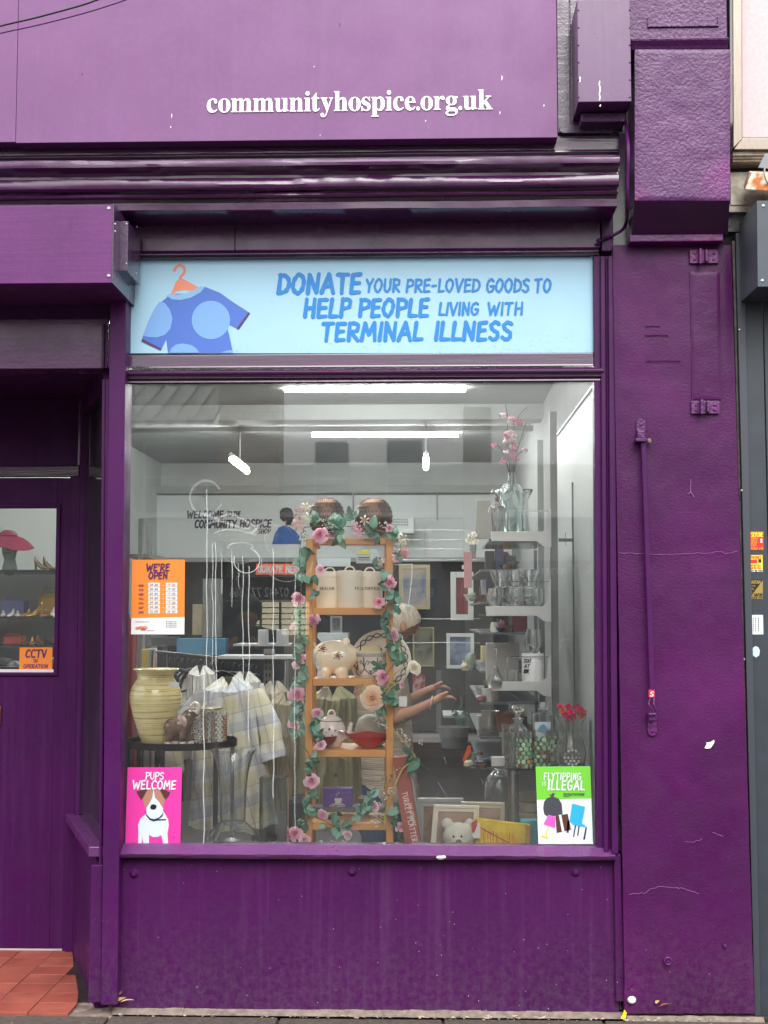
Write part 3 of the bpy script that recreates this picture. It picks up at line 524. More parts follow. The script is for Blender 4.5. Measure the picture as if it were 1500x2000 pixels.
# cornice
def cor():
    pr = [(-.09, 304), (-.297, 308), (-.306, 311), (-.308, 315), (-.306, 321), (-.294, 325), (-.272, 332), (-.262, 339), (-.262, 344), (-.271, 346), (-.276, 351), (-.277, 357), (-.273, 363), (-.262, 368),
          (-.238, 370), (-.236, 373), (-.246, 374), (-.25, 378), (-.244, 382), (-.222, 385), (-.218, 391), (-.224, 392.5), (-.222, 406), (-.215, 409)]
    L = [(y, zt(p, y)) for y, p in pr]
    L[0] = (-.09, L[1][1] + .004)
    return L + [(-.03, L[-1][1] + .001), (.06, L[-1][1] + .001), (.06, L[0][1])]
mbc = MB(); pr = cor(); NC = 160; cx0, cx1 = -3.2, X(1218, -.25)
for i in range(NC + 1):
    x = cx0 + (cx1 - cx0) * i / NC
    for j, (y, z) in enumerate(pr):
        d = .0035 * noise.noise(Vector((x * 3, j * .4, 2))) + .0014 * noise.noise(Vector((x * 25, j * .7, 5)))
        blob = 0
        if 9 <= j <= 13:
            for bxp, s in ((700, 1), (745, -1), (640, .8), (590, .9), (860, .8)):
                bx_ = X(bxp, -.25); blob += .007 * s * math.exp(-((x - bx_) / .018) ** 2)
        mbc.v.append((x, y - (d + blob) * (1 if j < len(pr) - 3 else 0), z + (d * .6 if 0 < j < len(pr) - 4 else 0)))
n_ = len(pr)
for i in range(NC):
    for j in range(n_): mbc.f.append((i * n_ + j, i * n_ + (j + 1) % n_, (i + 1) * n_ + (j + 1) % n_, (i + 1) * n_ + j)); mbc.m.append(0)
mbc.f += [tuple(range(n_)), tuple(NC * n_ + j for j in range(n_))]; mbc.m += [0, 0]
mbc.build('cornice', CORN, shop, smooth=True, sharp=30)
# frieze behind the sign
ztop = 4.1
MB().profx([(-.06, ztop), (-.1, ztop), (-.1, zt(296, -.1)), (-.118, zt(297, -.118)), (-.12, zt(300, -.12)), (-.1, zt(302, -.1)), (-.1, pr[0][1]), (-.06, pr[0][1])], -3.2, X(1222, -.1)).build('frieze', WOODP, shop, bevel=.0015)
# grey glossy upright board between sign and console box
MB().box(X(1088, -.12, 100), X(1112, -.12, 100), -.12, -.1, zt(262, -.12), ztop).build('frieze_batten', CAPG, shop, bevel=.002)
MB().box(X(1114, -.108, 100), X(1226, -.108, 100), -.108, -.1, zt(262, -.108), ztop).build('frieze_board', CAPG, shop, bevel=.002)
pl = MB(); a = P(1092, 252, -.125); b = P(1201, 252, -.125); r_ = .016
pts = [(a.x + r_ + r_ * cos(t), a.z + r_ * sin(t)) for t in [pi / 2 + pi * k / 8 for k in range(9)]] + [(b.x - r_ + r_ * cos(t), a.z + r_ * sin(t)) for t in [-pi / 2 + pi * k / 8 for k in range(9)]]
pl.prism(pts, -.125, -.106).build('cover_plate', CAPG, shop, bevel=.002)
# window panes
zg0, zg1 = zs - .01, zt(744, 0)
MB().box(X(238, 0), X(1172, 0), 0, .006, zg0, zg1 + .01).build('window_pane', PANE, shop)
# right pilaster shaft : stucco
def quadprism(name, a, b, c, d, Y, Yb, m, par=None, bevel=.004, k=0, **kw):
    q = [P(*a, Y), P(*b, Y), P(*c, Y), P(*d, Y)]; return MB().add([(v.x, Y, v.z) for v in q] + [(v.x, Yb, v.z) for v in q],
        [(0, 1, 2, 3), (7, 6, 5, 4), (0, 4, 5, 1), (1, 5, 6, 2), (2, 6, 7, 3), (3, 7, 4, 0)]).build(name, m, par, bevel=bevel, **kw)
def rough_panel(name, px0t, px1t, pyt, px0b, px1b, pyb, Y, Yb, m, amp, nx=60, nz_=130, par=None):
    """upright slab whose street face is uneven"""
    a, b, c, d = P(px0t, pyt, Y), P(px1t, pyt, Y), P(px1b, pyb, Y), P(px0b, pyb, Y); s = MB()
    def f(u, v):
        t = a.lerp(b, u).lerp(d.lerp(c, u), v); e = min(u, 1 - u, v * 3, (1 - v) * 3) ; e = min(1, e * 18)
        h = amp * (noise.noise(Vector((t.x * 5, 0, t.z * 5))) * 1.2 + noise.noise(Vector((t.x * 17, 3, t.z * 17))) * .6 + noise.noise(Vector((t.x * 48, 8, t.z * 48))) * .25)
        return (t.x + (0 if 0 < u < 1 else .002 * noise.noise(Vector((1, u, t.z * 9)))), Y + h * e + (1 - e) * .003, t.z)
    s.grid(f, nx, nz_)
    W = nx + 1; n = len(s.v)
    ring = [i for i in range(W)] + [j * W + nx for j in range(1, nz_ + 1)] + [nz_ * W + i for i in range(nx - 1, -1, -1)] + [j * W for j in range(nz_ - 1, 0, -1)]
    s.v += [(s.v[i][0], Yb, s.v[i][2]) for i in ring]; R = len(ring)
    for k in range(R): s.f.append((ring[k], ring[(k + 1) % R], n + (k + 1) % R, n + k)); s.m.append(0)
    return s.build(name, m, par, smooth=True, sharp=50)
rough_panel('pilaster', 1197, 1428, 478, 1221, 1474, 1980, -.075, .1, PIL, .0022, par=shop)
# raised flat strip on pilaster, between the strap brackets
rough_panel('pilaster_strip', 1347, 1406, 530, 1352, 1409, 780, -.082, -.06, PIL, .0022, 14, 60, par=shop)
for (u0, u1, v0, v1) in ((1260, 1290, 637, 637), (1260, 1306, 655, 655), (1262, 1330, 705, 705)):
    a = P(u0, v0, -.08); b = P(u1, v1, -.08); MB().tube([a, (a + b) / 2 + Vector((0, 0, .001)), b], .0016, 5).build('paint_ridge', PIL, shop, smooth=True)
def crack(pts, Y, r=.0009):
    L = []
    for i in range(len(pts) - 1):
        for k in range(6):
            t = k / 6; x = pts[i][0] * (1 - t) + pts[i + 1][0] * t; y = pts[i][1] * (1 - t) + pts[i + 1][1] * t
            L.append(P(x + random.uniform(-1, 1), y + random.uniform(-1.3, 1.3), Y))
    L.append(P(*pts[-1], Y)); MB().tube(L, r, 4, .6).build('crack_line', mat('crack_dust', (122, 76, 126), .8), shop)
crack([(1208, 1080), (1262, 1082), (1318, 1083), (1350, 1081), (1392, 1080), (1404, 1077), (1420, 1082), (1441, 1077)], -.0785)
crack([(1228, 1746), (1258, 1744), (1275, 1735), (1290, 1731), (1312, 1733), (1338, 1736), (1365, 1746)], -.079)
crack([(1349, 935), (1349, 962)], -.08, .0013); crack([(1344, 964), (1350, 960), (1356, 972)], -.08, .0015)
crack([(1392, 1626), (1412, 1634)], -.079, .001); crack([(1338, 1643), (1355, 1645), (1372, 1638)], -.079, .0007)
ch = P(1386, 1455, -.081); s = MB()
s.prism([(ch.x + a * .002, ch.z + b * .002) for a, b in ((-9, -6), (-5, 2), (-6, 4), (2, 5), (8, 9), (9, 6), (6, 0), (1, -6), (-4, -7))], -.081, -.074)
s.build('bare_patch', mat('bare_render', (232, 230, 226), .8), shop)
# capital : tall block leaning out, underside sloping back
cY = -.27
rough_panel('capital', 1240, 1427, 96, 1240, 1426, 391, cY, -.02, PIL2, .0018, 46, 70, par=shop)
a, b, c, d = P(1240, 391, cY), P(1426, 391, cY), P(1416, 470, -.075), P(1228, 472, -.075)
MB().add([a, b, (b.x, -.02, b.z), (a.x, -.02, a.z), (d.x + .004, -.13, P(1228, 458, -.13).z), (c.x, -.13, P(1416, 458, -.13).z), (c.x, -.02, P(1416, 458, -.13).z), (d.x + .004, -.02, P(1228, 458, -.13).z)],
    [(0, 1, 5, 4), (3, 7, 6, 2), (0, 3, 2, 1), (4, 5, 6, 7), (0, 4, 7, 3), (1, 2, 6, 5)]).build('capital_base', paint('capital_base_paint', (84, 18, 86), (72, 16, 78), rough=.35, orange=(110, .4, .002), lumps=.003), shop, bevel=.003)
za = P(1228, 458, -.13).z
MB().box(X(1230, -.14, 465), X(1414, -.14, 465), -.135, -.02, za - .03, za - .001).build('capital_lip', PIL2, shop, bevel=.004)
# band and upper block with sunk panel
zc = P(1240, 96, cY).z
MB().profx([(cY + .01, zc + .001), (cY + .004, zc + .012), (cY - .01, zc + .028), (cY - .012, zc + .036), (-.02, zc + .036), (-.02, zc + .001)], a.x - .006, b.x + .004).build('capital_band', PIL2, shop, bevel=.002)
up = MB().box(a.x - .012, b.x + .006, cY + .02, -.02, zc + .037, ztop).build('capital_head', PIL2, shop, bevel=.003)
x0, x1, z0 = X(1268, cY + .01, 50), X(1402, cY + .01, 50), Z(54, cY + .01)
fr = MB()
fr.box(x0 - .006, x0, cY + .014, cY + .03, z0, ztop - .4); fr.box(x1, x1 + .006, cY + .014, cY + .03, z0, ztop - .4); fr.box(x0 - .006, x1 + .006, cY + .012, cY + .03, z0 - .008, z0)
fr.build('panel_bead', PIL2, shop, bevel=.002)

BLIND = bpy.data.materials.new('blind_cloth'); BLIND.use_nodes = True; t = BLIND.node_tree; t.nodes.clear(); o_ = t.nodes.new('ShaderNodeOutputMaterial'); d_ = t.nodes.new('ShaderNodeBsdfDiffuse'); l_ = t.nodes.new('ShaderNodeBsdfTranslucent'); x_ = t.nodes.new('ShaderNodeMixShader'); x_.inputs[0].default_value = .6
d_.inputs[0].default_value = srgb(222, 218, 222); l_.inputs[0].default_value = srgb(222, 216, 222); t.links.new(d_.outputs[0], x_.inputs[1]); t.links.new(l_.outputs[0], x_.inputs[2]); t.links.new(x_.outputs[0], o_.inputs[0])
# ---- porch: splayed side window, stall riser, door, ceiling
fx, fz0, fz1 = X(200, .02), zt(1640, .02), zt(755, .02)
bxk = X(150, .85)
SX = lambda y, dx=0: fx + (bxk - fx) * (y / .85) + dx
def splay(name, y0, y1, z0, z1, th, m, dx=0, bevel=.003, **k):
    """slab following the splayed porch side"""
    return MB().add([(SX(y0, dx), y0, z0), (SX(y1, dx), y1, z0), (SX(y1, dx + th), y1, z0), (SX(y0, dx + th), y0, z0), (SX(y0, dx), y0, z1), (SX(y1, dx), y1, z1), (SX(y1, dx + th), y1, z1), (SX(y0, dx + th), y0, z1)],
        [(0, 3, 2, 1), (4, 5, 6, 7), (0, 1, 5, 4), (1, 2, 6, 5), (2, 3, 7, 6), (3, 0, 4, 7)]).build(name, m, shop, bevel=bevel, **k)
splay('side_riser', .03, .85, -.01, zs - .05, .05, DOORP)
splay('side_sill', -.02, .85, zs - .05, zs - .012, .09, SILLP, -.035)
splay('side_head', .03, .85, 2.37, 2.46, .05, DOORP)
splay('side_pane', .04, .82, zs - .012, 2.37, .006, PANE, .02, 0)
MB().add([(SX(y, .07), y, z) for y, z in ((.12, .62), (.78, .62), (.78, 1.06), (.12, 1.02))] + [(SX(y, .075), y, z) for y, z in ((.12, .62), (.78, .62), (.78, 1.06), (.12, 1.02))], [(0, 1, 2, 3), (7, 6, 5, 4), (0, 4, 5, 1), (1, 5, 6, 2), (2, 6, 7, 3), (3, 7, 4, 0)]).build('side_blind', BLIND, shop)
splay('side_stile', .79, .86, zs - .012, 2.37, .05, DOORP)
MB().box(-3.2, X(206, 0), -.02, .1, zt(716, -.02), zt(618, -.02)).build('porch_head_board', HEADP, shop, bevel=.002)
MB().box(-3.2, X(215, 0), .0, .06, zt(618, -.02) + .001, pr[-1][1]).build('porch_fascia', POST, shop)
for q, Y_ in ((190, -.035), (197, -.03), (203, -.04)):
    MB().box(X(q, Y_), X(q + 5, Y_), Y_, 0, zt(716, Y_), zt(628, Y_)).build('porch_head_bead', POST, shop, bevel=.003)
zpc = zt(716, .1)
MB().add([(x, y, z) for z in (zpc, zpc + .05) for x, y in ((-3.2, .1), (SX(.1), .1), (SX(.9), .9), (-3.2, .9))], [(0, 1, 2, 3), (7, 6, 5, 4), (0, 4, 5, 1), (1, 5, 6, 2), (2, 6, 7, 3), (3, 7, 4, 0)]).build('porch_ceiling', POST, shop)
# door at the back of the porch
DY = .85
door = shop
zdt = Z(930, DY)
MB().box(-3.2, X(165, DY), DY, DY + .05, zdt + .05, zpc).build('overdoor_panel', DOORP, shop, bevel=.002)
tr = MB(); zA = Z(908, DY - .01); zB = Z(790, DY - .01)
tr.box(-3.2, X(152, DY), DY - .02, DY, zdt, zdt + .05)
tr.box(X(148, DY), X(156, DY), DY - .015, DY, zdt + .05, zpc)
tr.build('door_head', WOODP, shop, bevel=.004)
MB().box(X(141, DY), X(168, DY), DY - .03, DY + .06, -.01, zdt).build('door_jamb', DOORP, shop, bevel=.003)
MB().box(X(134, DY), X(141, DY), DY - .015, DY + .06, -.01, zdt).build('door_jamb', DOORP, shop, bevel=.003)
d0, d1 = X(-330, DY), X(133, DY); g1x = X(108, DY); g0x = X(-300, DY); gzt, gzb = Z(990, DY), Z(1313, DY)
dl = MB()
dl.box(g1x, d1, DY, DY + .045, .01, zdt - .004); dl.box(d0, g0x, DY, DY + .045, .01, zdt - .004)
dl.box(g0x, g1x, DY, DY + .045, gzt, zdt - .004); dl.box(g0x, g1x, DY, DY + .045, .01, gzb)
dr = dl.build('door', DOORP, shop, bevel=.002)
bd = MB(); t_ = .018
bd.box(g1x - .002, g1x + t_, DY - .01, DY, gzb - t_, gzt + t_); bd.box(g0x, g1x, DY - .01, DY, gzt, gzt + t_); bd.box(g0x, g1x, DY - .01, DY, gzb - t_, gzb - .002)
bd.build('glazing_bead', DOORP, dr, bevel=.004)
MB().box(g0x, g1x, DY + .02, DY + .026, gzb, gzt).build('door_pane', PANE, dr)
MB().box(g0x, g1x, DY - .006, DY + .02, gzb - .004, gzb + .01).build('glazing_bar', mat('pale_bar', (190, 185, 192), .4), dr, bevel=.002)
lb = MB(); lb.box(X(-70, DY), X(6, DY), DY - .012, DY, Z(1417, DY), Z(1381, DY)); lb.build('letter_plate', mat('brass', (200, 150, 70), .3, 1, bump=(60, .1, .002)), dr, bevel=.003)
MB().box(-3.2, X(141, DY), DY + .002, DY + .05, -.012, .008).build('door_threshold', mat('threshold', (170, 165, 168), .5), shop)

# ================================================================ sign panel, boxes, cables
sg = thing('sign_panel', 'large lilac fascia sign panel with white serif web address', 'sign', tuple(P(500, 268, -.17)))
MB().box(-3.2, X(33, -.17, 150) - .0008, -.17, -.1, Z(269, -.17), ztop).build('sign_face', SIGNP, sg, bevel=.0015)
sxr = X(1088, -.17, 150)
MB().box(X(33, -.17, 150) + .0008, sxr, -.17, -.101, Z(271, -.17), ztop).build('sign_face', SIGNP, sg, bevel=.0015)
a = P(404, 220, -.171); b = P(962, 219, -.171)
xh = Z(188, -.172) - a.z
serif(MB(), 'communityhospice.org.uk', a.x + .0015, b.x + .0015, a.z - .002, xh, -.1718, 0, 22).build('lettering_shadow', mat('letter_shadow', (112, 84, 112), .6), sg, fix=False)  # dark offset copy of the letters, painting in their shadow
serif(MB(), 'communityhospice.org.uk', a.x, b.x, a.z, xh, -.174, .0012, 22).build('lettering', mat('letter_white', (250, 250, 250), .4, k=1), sg, fix=False)
for u, v, l_ in ((335, 226, 9), (333, 248, 3), (980, 152, 10), (976, 220, 6), (1062, 206, 4), (613, 130, 2), (625, 264, 2), (831, 236, 3), (160, 145, 7), (663, 48, 8)):
    s_ = v % 3 * .0004; MB().tube([P(u, v - l_ / 2, -.1703), P(u + .6, v, -.1703), P(u - .3, v + l_ / 2, -.1703)], [.0006, .0016 + s_, .0007], 5, .25).build('paint_chip', MATS['bare_render'] if u not in (160, 663) else PUR, sg)
# box on the frieze at the right
bY = -.3
cb_ = thing('junction_box', 'tall purple steel box mounted beside the lilac sign', 'box', tuple(P(1176, 203, bY)))
MB().box(X(1128, bY, 100), X(1232, bY, 100), bY, -.11, Z(203, bY), Z(4, bY)).build('casing', paint('steel_box_paint', (114, 58, 122), (104, 50, 112), rough=.3, orange=(200, .3, .0006), brush=(40, (1, 1, .05), .0008), streak=.15, specks=0), cb_, bevel=.0025)
MB().box(X(1135, -.2, 225), X(1222, -.2, 225), -.2, -.11, Z(236, -.15) - .03, Z(203, bY) - .002).build('mounting_block', PIL2, cb_, bevel=.004)
for v in range(6):
    for u in (1130, 1230): screw(cb_, u, 20 + v * 34, bY, .004, PIL2)
for (u, v0, v1) in ((1171, 158, 196), (1172, 205, 208), (1133, 150, 160)):
    MB().tube([P(u + random.uniform(-1, 1), v0 + (v1 - v0) * k / 6, bY - .0003) for k in range(7)], .0022, 5, .3).build('paint_chip', MATS['bare_render'], cb_)
# shutter housing over the porch
sh = thing('shutter_housing', 'long purple shutter box projecting above the porch, screwed end plate', 'shutter box', tuple(P(110, 548, -.36)))
hY = -.37
MB().box(-3.2, X(219.5, hY, 470), hY, 0, Z(548, hY), Z(394, hY)).build('housing', BOXP, sh, bevel=.002)
MB().box(X(219.6, hY, 470), X(221, hY, 470) + .002, hY - .002, 0, Z(549, hY), Z(393, hY)).build('end_plate', paint('steel_end', (88, 54, 94), (76, 44, 82), rough=.3), sh, bevel=.001)
for q in (407, 539): screw(sh, 212, q, hY, .008)
for q in (438, 452): screw(sh, 225, q, hY + .02, .005)
s2 = thing('motor_cover', 'small purple metal cover box beside the end of the shutter housing', 'box', tuple(P(240, 525, -.26)))
mY = -.27
MB().box(X(229, mY, 470), X(250, mY, 470), mY, -.05, Z(525, mY), Z(427, mY)).build('cover', paint('cover_paint', (92, 58, 98), (80, 48, 86), rough=.25), s2, bevel=.002)
for q in (438, 515): screw(s2, 247, q, mY, .005)
for q in (448, 540):
    p = P(262, q, -.1); MB().ell((X(250, mY, 470), -.12, Z(q - 10, -.12)), (.004, .005, .005), 8, 6).build('screw', STEEL, s2, smooth=True)
# cable draped down by the capital
cb2 = MB(); L = smooth_line([tuple(P(*q)) for q in ((1219, 228, -.15), (1223, 250, -.2), (1227, 290, -.31), (1226, 340, -.31), (1225, 400, -.27), (1224, 430, -.1), (1216, 448, -.06), (1196, 460, -.06), (1180, 466, -.06), (1172, 472, -.06))], 5)
cb2.tube(L, .0065, 8); e = P(1170, 470, -.06); cb2.ell(e, (.012, .01, .009), 10, 6)
cb2.build('cable', POST, smooth=True, label='thick purple painted cable dropping from the tall steel box beside the capital', cat='cable')
L = smooth_line([tuple(P(*q)) for q in ((-60, 70, -.5), (0, 51, -.5), (60, 37, -.5), (110, 24, -.5), (160, 10, -.5), (195, -2, -.5), (260, -24, -.5))], 5)
MB().tube(L, .0036, 8).build('overhead_wire', mat('black_rubber', (16, 14, 18), .35), smooth=True, label='thin black wire crossing the top corner in front of the lilac sign', cat='wire')
L = smooth_line([tuple(P(*q)) for q in ((-60, 82, -.4), (0, 65, -.4), (60, 52, -.4), (110, 40, -.4), (170, 24, -.4), (215, 10, -.4), (250, -2, -.4), (300, -20, -.4))], 5)
MB().tube(L, .003, 8).build('overhead_wire', mat('purple_rubber', (70, 26, 74), .35), smooth=True, label='purple wire running just below the black wire over the sign corner', cat='wire')

# ================================================================ pilaster ironmongery
def strap(px0, px1, py0, py1, lab):
    t = thing('hinge_strap', lab, 'bracket', tuple(P((px0 + px1) / 2, py1, -.085)), 'old strap brackets on the pilaster')
    m = PIL2; Y = -.084
    MB().bpx(px0, px1, py0, py1, Y - .004, .006).build('plate', m, t, bevel=.002)
    xm = (px0 + px1) / 2
    MB().bpx(xm - 10, xm - 3, py0 - 3, py1 + 1, Y - .03, .028).build('knuckle', m, t, bevel=.004)
    MB().bpx(xm + 2, xm + 9, py0 - 1, py1 - 3, Y - .02, .018).build('knuckle', m, t, bevel=.004)
    for u in (px0 + 10, px1 - 10):
        for v in (py0 + 8, py1 - 7): screw(t, u, v, Y - .004, .006, m)
    return t
strap(1347, 1404, 487, 514, 'upper painted iron strap bracket under the capital')
strap(1350, 1406, 783, 808, 'lower painted iron strap bracket on the pilaster')
br = thing('shutter_bar', 'long purple iron bar clasped upright to the pilaster with red sticker at its foot', 'iron bar', tuple(P(1270, 1400, -.1)))
m = PIL
a, b = P(1252, 862, -.115), P(1273, 1348, -.115); q0, q1 = P(1270, 862, -.115), P(1279, 1348, -.115)
MB().add([(a.x, -.115, a.z), (X(1262, -.115, 862), -.115, a.z), (X(1280, -.115, 1348), -.115, b.z), (X(1269, -.115, 1348), -.115, b.z),
          (a.x, -.095, a.z), (X(1262, -.115, 862), -.095, a.z), (X(1280, -.115, 1348), -.095, b.z), (X(1269, -.115, 1348), -.095, b.z)],
         [(0, 1, 2, 3), (7, 6, 5, 4), (0, 4, 5, 1), (1, 5, 6, 2), (2, 6, 7, 3), (3, 7, 4, 0)]).build('bar', POST, br, bevel=.004)
def tab(px, pyt, pyb, w_, up):
    pts = []
    for k in range(9):
        t = pi * k / 8; pts.append((px + w_ * cos(t), (pyt + w_ - w_ * sin(t)) if up else (pyb - w_ + w_ * sin(t))))
    pts += [(px - w_, pyb), (px + w_, pyb)] if up else [(px - w_, pyt), (px + w_, pyt)]
    return MB().ppx(pts, -.085, .012).build('fixing_tab', PIL2, br, bevel=.002)
tab(1252, 818, 842, 9, True); tab(1274, 1392, 1438, 9, False)
screw(br, 1252, 829, -.085, .007, PIL2); screw(br, 1274, 1428, -.085, .007, PIL2)
MB().bpx(1245, 1260, 841, 856, -.11, .03).build('clasp', PIL2, br, bevel=.003); MB().bpx(1242, 1264, 856, 862, -.13, .05).build('clasp', PIL2, br, bevel=.002)
MB().ell(P(1268, 862, -.1), (.009, .01, .012), 8, 6).build('knob', mat('rusty_stub', (120, 100, 96), .8), br, smooth=True)
MB().bpx(1267, 1282, 1393, 1398, -.125, .045).build('clasp', PIL2, br, bevel=.002); MB().bpx(1268, 1281, 1398, 1408, -.115, .03).build('clasp', PIL2, br, bevel=.002)
for dx in (-5, 5):
    MB().tube(smooth_line([tuple(P(1274 + dx * .7, 1362, -.112)), tuple(P(1272 + dx, 1375, -.118)), tuple(P(1277 + dx * .8, 1385, -.118)), tuple(P(1276 + dx, 1396, -.112))], 4), .003, 6).build('hook', PIL2, br, smooth=True)
st = MB(); st.mi(0).bpx(1267, 1279, 1347, 1362, -.118, .003); st.mi(1); hand(st, 'S', *[P(u, 1350, -.1184).x for u in (1269, 1277)], Z(1359, -.1184), Z(1350, -.1184), -.1184, wt=.2)
st.build('sticker', [mat('sticker_red', (206, 40, 62), .4), WHITE], br)
rb = thing('ring_bolt', 'small purple ring fixed low on the pilaster', 'ring bolt', tuple(P(1305, 1878, -.08)))
c0 = P(1305, 1877, -.09); MB().tube([c0 + Vector((.0125 * cos(t), 0, .0125 * sin(t))) for t in [2 * pi * k / 16 for k in range(17)]], .0036, 8).build('ring', PIL2, rb, smooth=True)
MB().cyl(c0 + Vector((0, .02, 0)), c0 + Vector((0, -.004, 0)), .006).build('shank', PIL2, rb)
ek = MB(); c0 = P(1416, 1848, -.078); ek.lathe([(0, .006), (.006, .005), (.008, 0)], c0, 10, axis=Vector((0, -1, 0)), closed=False); ek.build('wall_plug', PIL2, shop, smooth=True)

# ================================================================ neighbour to the right
NG = mat('neighbour_grey', (56, 63, 72), .4, var=(14, (48, 54, 63), .25), bump=(120, .12, .001))
nb = thing('neighbour_shopfront', 'dark grey metal shutter front of the neighbouring shop at the right edge', 'shopfront', (X(1480, 0), 0, 0))
def nquad(name, at_, bt, pyt, ab, bb, pyb, Y, m, th=.05, bevel=.002):
    return quadprism(name, (at_, pyt), (bt, pyt), (bb, pyb), (ab, pyb), Y, Y + th, m, nb, bevel)
CONC = mat('mortar_edge', (134, 128, 122), .9, var=(40, (96, 90, 88), .2), bump=(120, .5, .003))
nquad('mortar_joint', 1430, 1441, 470, 1470, 1481, 1985, -.035, CONC, .1)
nquad('side_channel', 1437, 1453, 455, 1474, 1486, 1985, -.06, mat('channel_grey', (72, 76, 84), .4, .3), .08)
nquad('shutter_guide', 1450, 1486, 455, 1484, 1520, 1985, -.05, NG, .08)
nquad('shutter_guide', 1488, 1560, 455, 1522, 1600, 1985, -.045, NG, .08)
for v in (644, 958, 1288, 1629): screw(nb, 1444 + (v - 644) * .0145, v, -.061, .006)
# hood box
hb = thing('shutter_hood', 'angular dark grey metal shutter hood high at the right edge', 'shutter box', tuple(P(1480, 590, -.2)))
Yh = -.34; A = [P(1478, 392, Yh), P(1600, 392, Yh), P(1600, 560, Yh), P(1480, 560, Yh)]; zb_ = P(1450, 590, -.06).z; xi = P(1449, 590, -.06).x
ztp = A[0].z
MB().add([A[0], A[1], A[2], A[3], (A[0].x, -.06, ztp), (A[1].x, -.06, ztp), (A[1].x, -.06, zb_ ), (A[0].x, -.06, zb_)],
    [(0, 1, 2, 3), (7, 6, 5, 4), (0, 4, 5, 1), (1, 5, 6, 2), (2, 6, 7, 3), (3, 7, 4, 0)]).build('hood', mat('hood_grey', (74, 81, 91), .3, var=(20, (66, 73, 83), .3)), hb, bevel=.0015)
for u, v in ((1491, 402), (1489, 548)): screw(hb, u, v, Yh, .007)
# sign above
ns = thing('neighbour_sign', 'pale pink sign in brushed steel frame at the top right corner', 'sign', tuple(P(1480, 290, -.1)))
MB().add(*(lambda a, b, c, d: ([a, b, c, d, a + Vector((0, .05, 0)), b + Vector((0, .05, 0)), c + Vector((0, .05, 0)), d + Vector((0, .05, 0))], [(0, 1, 2, 3), (7, 6, 5, 4), (0, 4, 5, 1), (1, 5, 6, 2), (2, 6, 7, 3), (3, 7, 4, 0)]))(
    P(1449, -200, -.1), P(1700, -200, -.1), P(1700, 268, -.1), P(1450, 268, -.1))).build('sign_board', mat('pink_board', (226, 196, 199), .5, var=(60, (214, 182, 185), .2)), ns)
SS = mat('brushed_steel', (150, 142, 134), .35, .85, var=(30, (140, 128, 116), .2), stretch=(8, 8, .6), bump=(60, .1, .001))
MB().prism([(P(*q, -.14).x, P(*q, -.14).z) for q in ((1430, -200), (1449, -200), (1450, 272), (1432, 290))], -.14, -.09).build('frame_stile', SS, ns, bevel=.003)
MB().prism([(P(*q, -.14).x, P(*q, -.14).z) for q in ((1450, 268), (1700, 268), (1700, 292), (1433, 292))], -.138, -.09).build('frame_rail', SS, ns, bevel=.003)
# mouldings, cream timber behind
CR = mat('old_cream_paint', (206, 202, 186), .6, var=(30, (150, 140, 120), .2), bump=(60, .4, .002))
for k, (v0, v1, Y_) in enumerate(((296, 301, -.12), (302, 307, -.11), (308, 313, -.1))): MB().bpx(1431, 1700, v0, v1, Y_, .08).build('moulding', CR, nb, bevel=.001)
MB().bpx(1426, 1700, 336, 398, -.05, .08).build('cream_board', CR, nb, bevel=.002)
MB().bpx(1422, 1700, 399, 412, -.045, .08).build('cream_board', CR, nb, bevel=.002)
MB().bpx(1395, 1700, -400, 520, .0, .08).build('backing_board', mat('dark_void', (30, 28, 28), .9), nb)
MB().bpx(1415, 1480, 408, 452, -.02, .05).build('lead_flashing', mat('grimy_lead', (96, 92, 90), .6, var=(30, (40, 40, 40), .2), bump=(30, .8, .01)), nb)
rl = thing('rusty_lamp_box', 'rusty orange metal lamp housing hanging below the pink sign', 'lamp box', tuple(P(1480, 372, -.2)))
MB().add([P(1469, 336, -.26), P(1560, 340, -.26), P(1560, 378, -.26), P(1455, 370, -.26), P(1462, 334, -.1), P(1560, 336, -.1), P(1560, 376, -.1), P(1452, 366, -.1)],
    [(0, 1, 2, 3), (7, 6, 5, 4), (0, 4, 5, 1), (1, 5, 6, 2), (2, 6, 7, 3), (3, 7, 4, 0)]).build('housing', mat('rust', (190, 110, 60), .8, var=(26, (232, 214, 190), .08), bump=(50, .6, .003)), rl, bevel=.004)
MB().add([P(1494, 300, -.24), P(1530, 300, -.24), P(1530, 333, -.24), P(1480, 328, -.24), P(1494, 300, -.2), P(1530, 300, -.2), P(1530, 333, -.2), P(1480, 328, -.2)],
    [(0, 1, 2, 3), (7, 6, 5, 4), (0, 4, 5, 1), (1, 5, 6, 2), (2, 6, 7, 3), (3, 7, 4, 0)]).build('bracket', mat('grey_iron', (110, 112, 116), .4, .4), rl, bevel=.003)
MB().tube(smooth_line([tuple(P(*q)) for q in ((1494, 326, -.26), (1493, 340, -.28), (1498, 356, -.27), (1510, 366, -.24))], 5), .003, 6).build('wire', mat('grey_cable', (120, 120, 120), .5), rl, smooth=True)
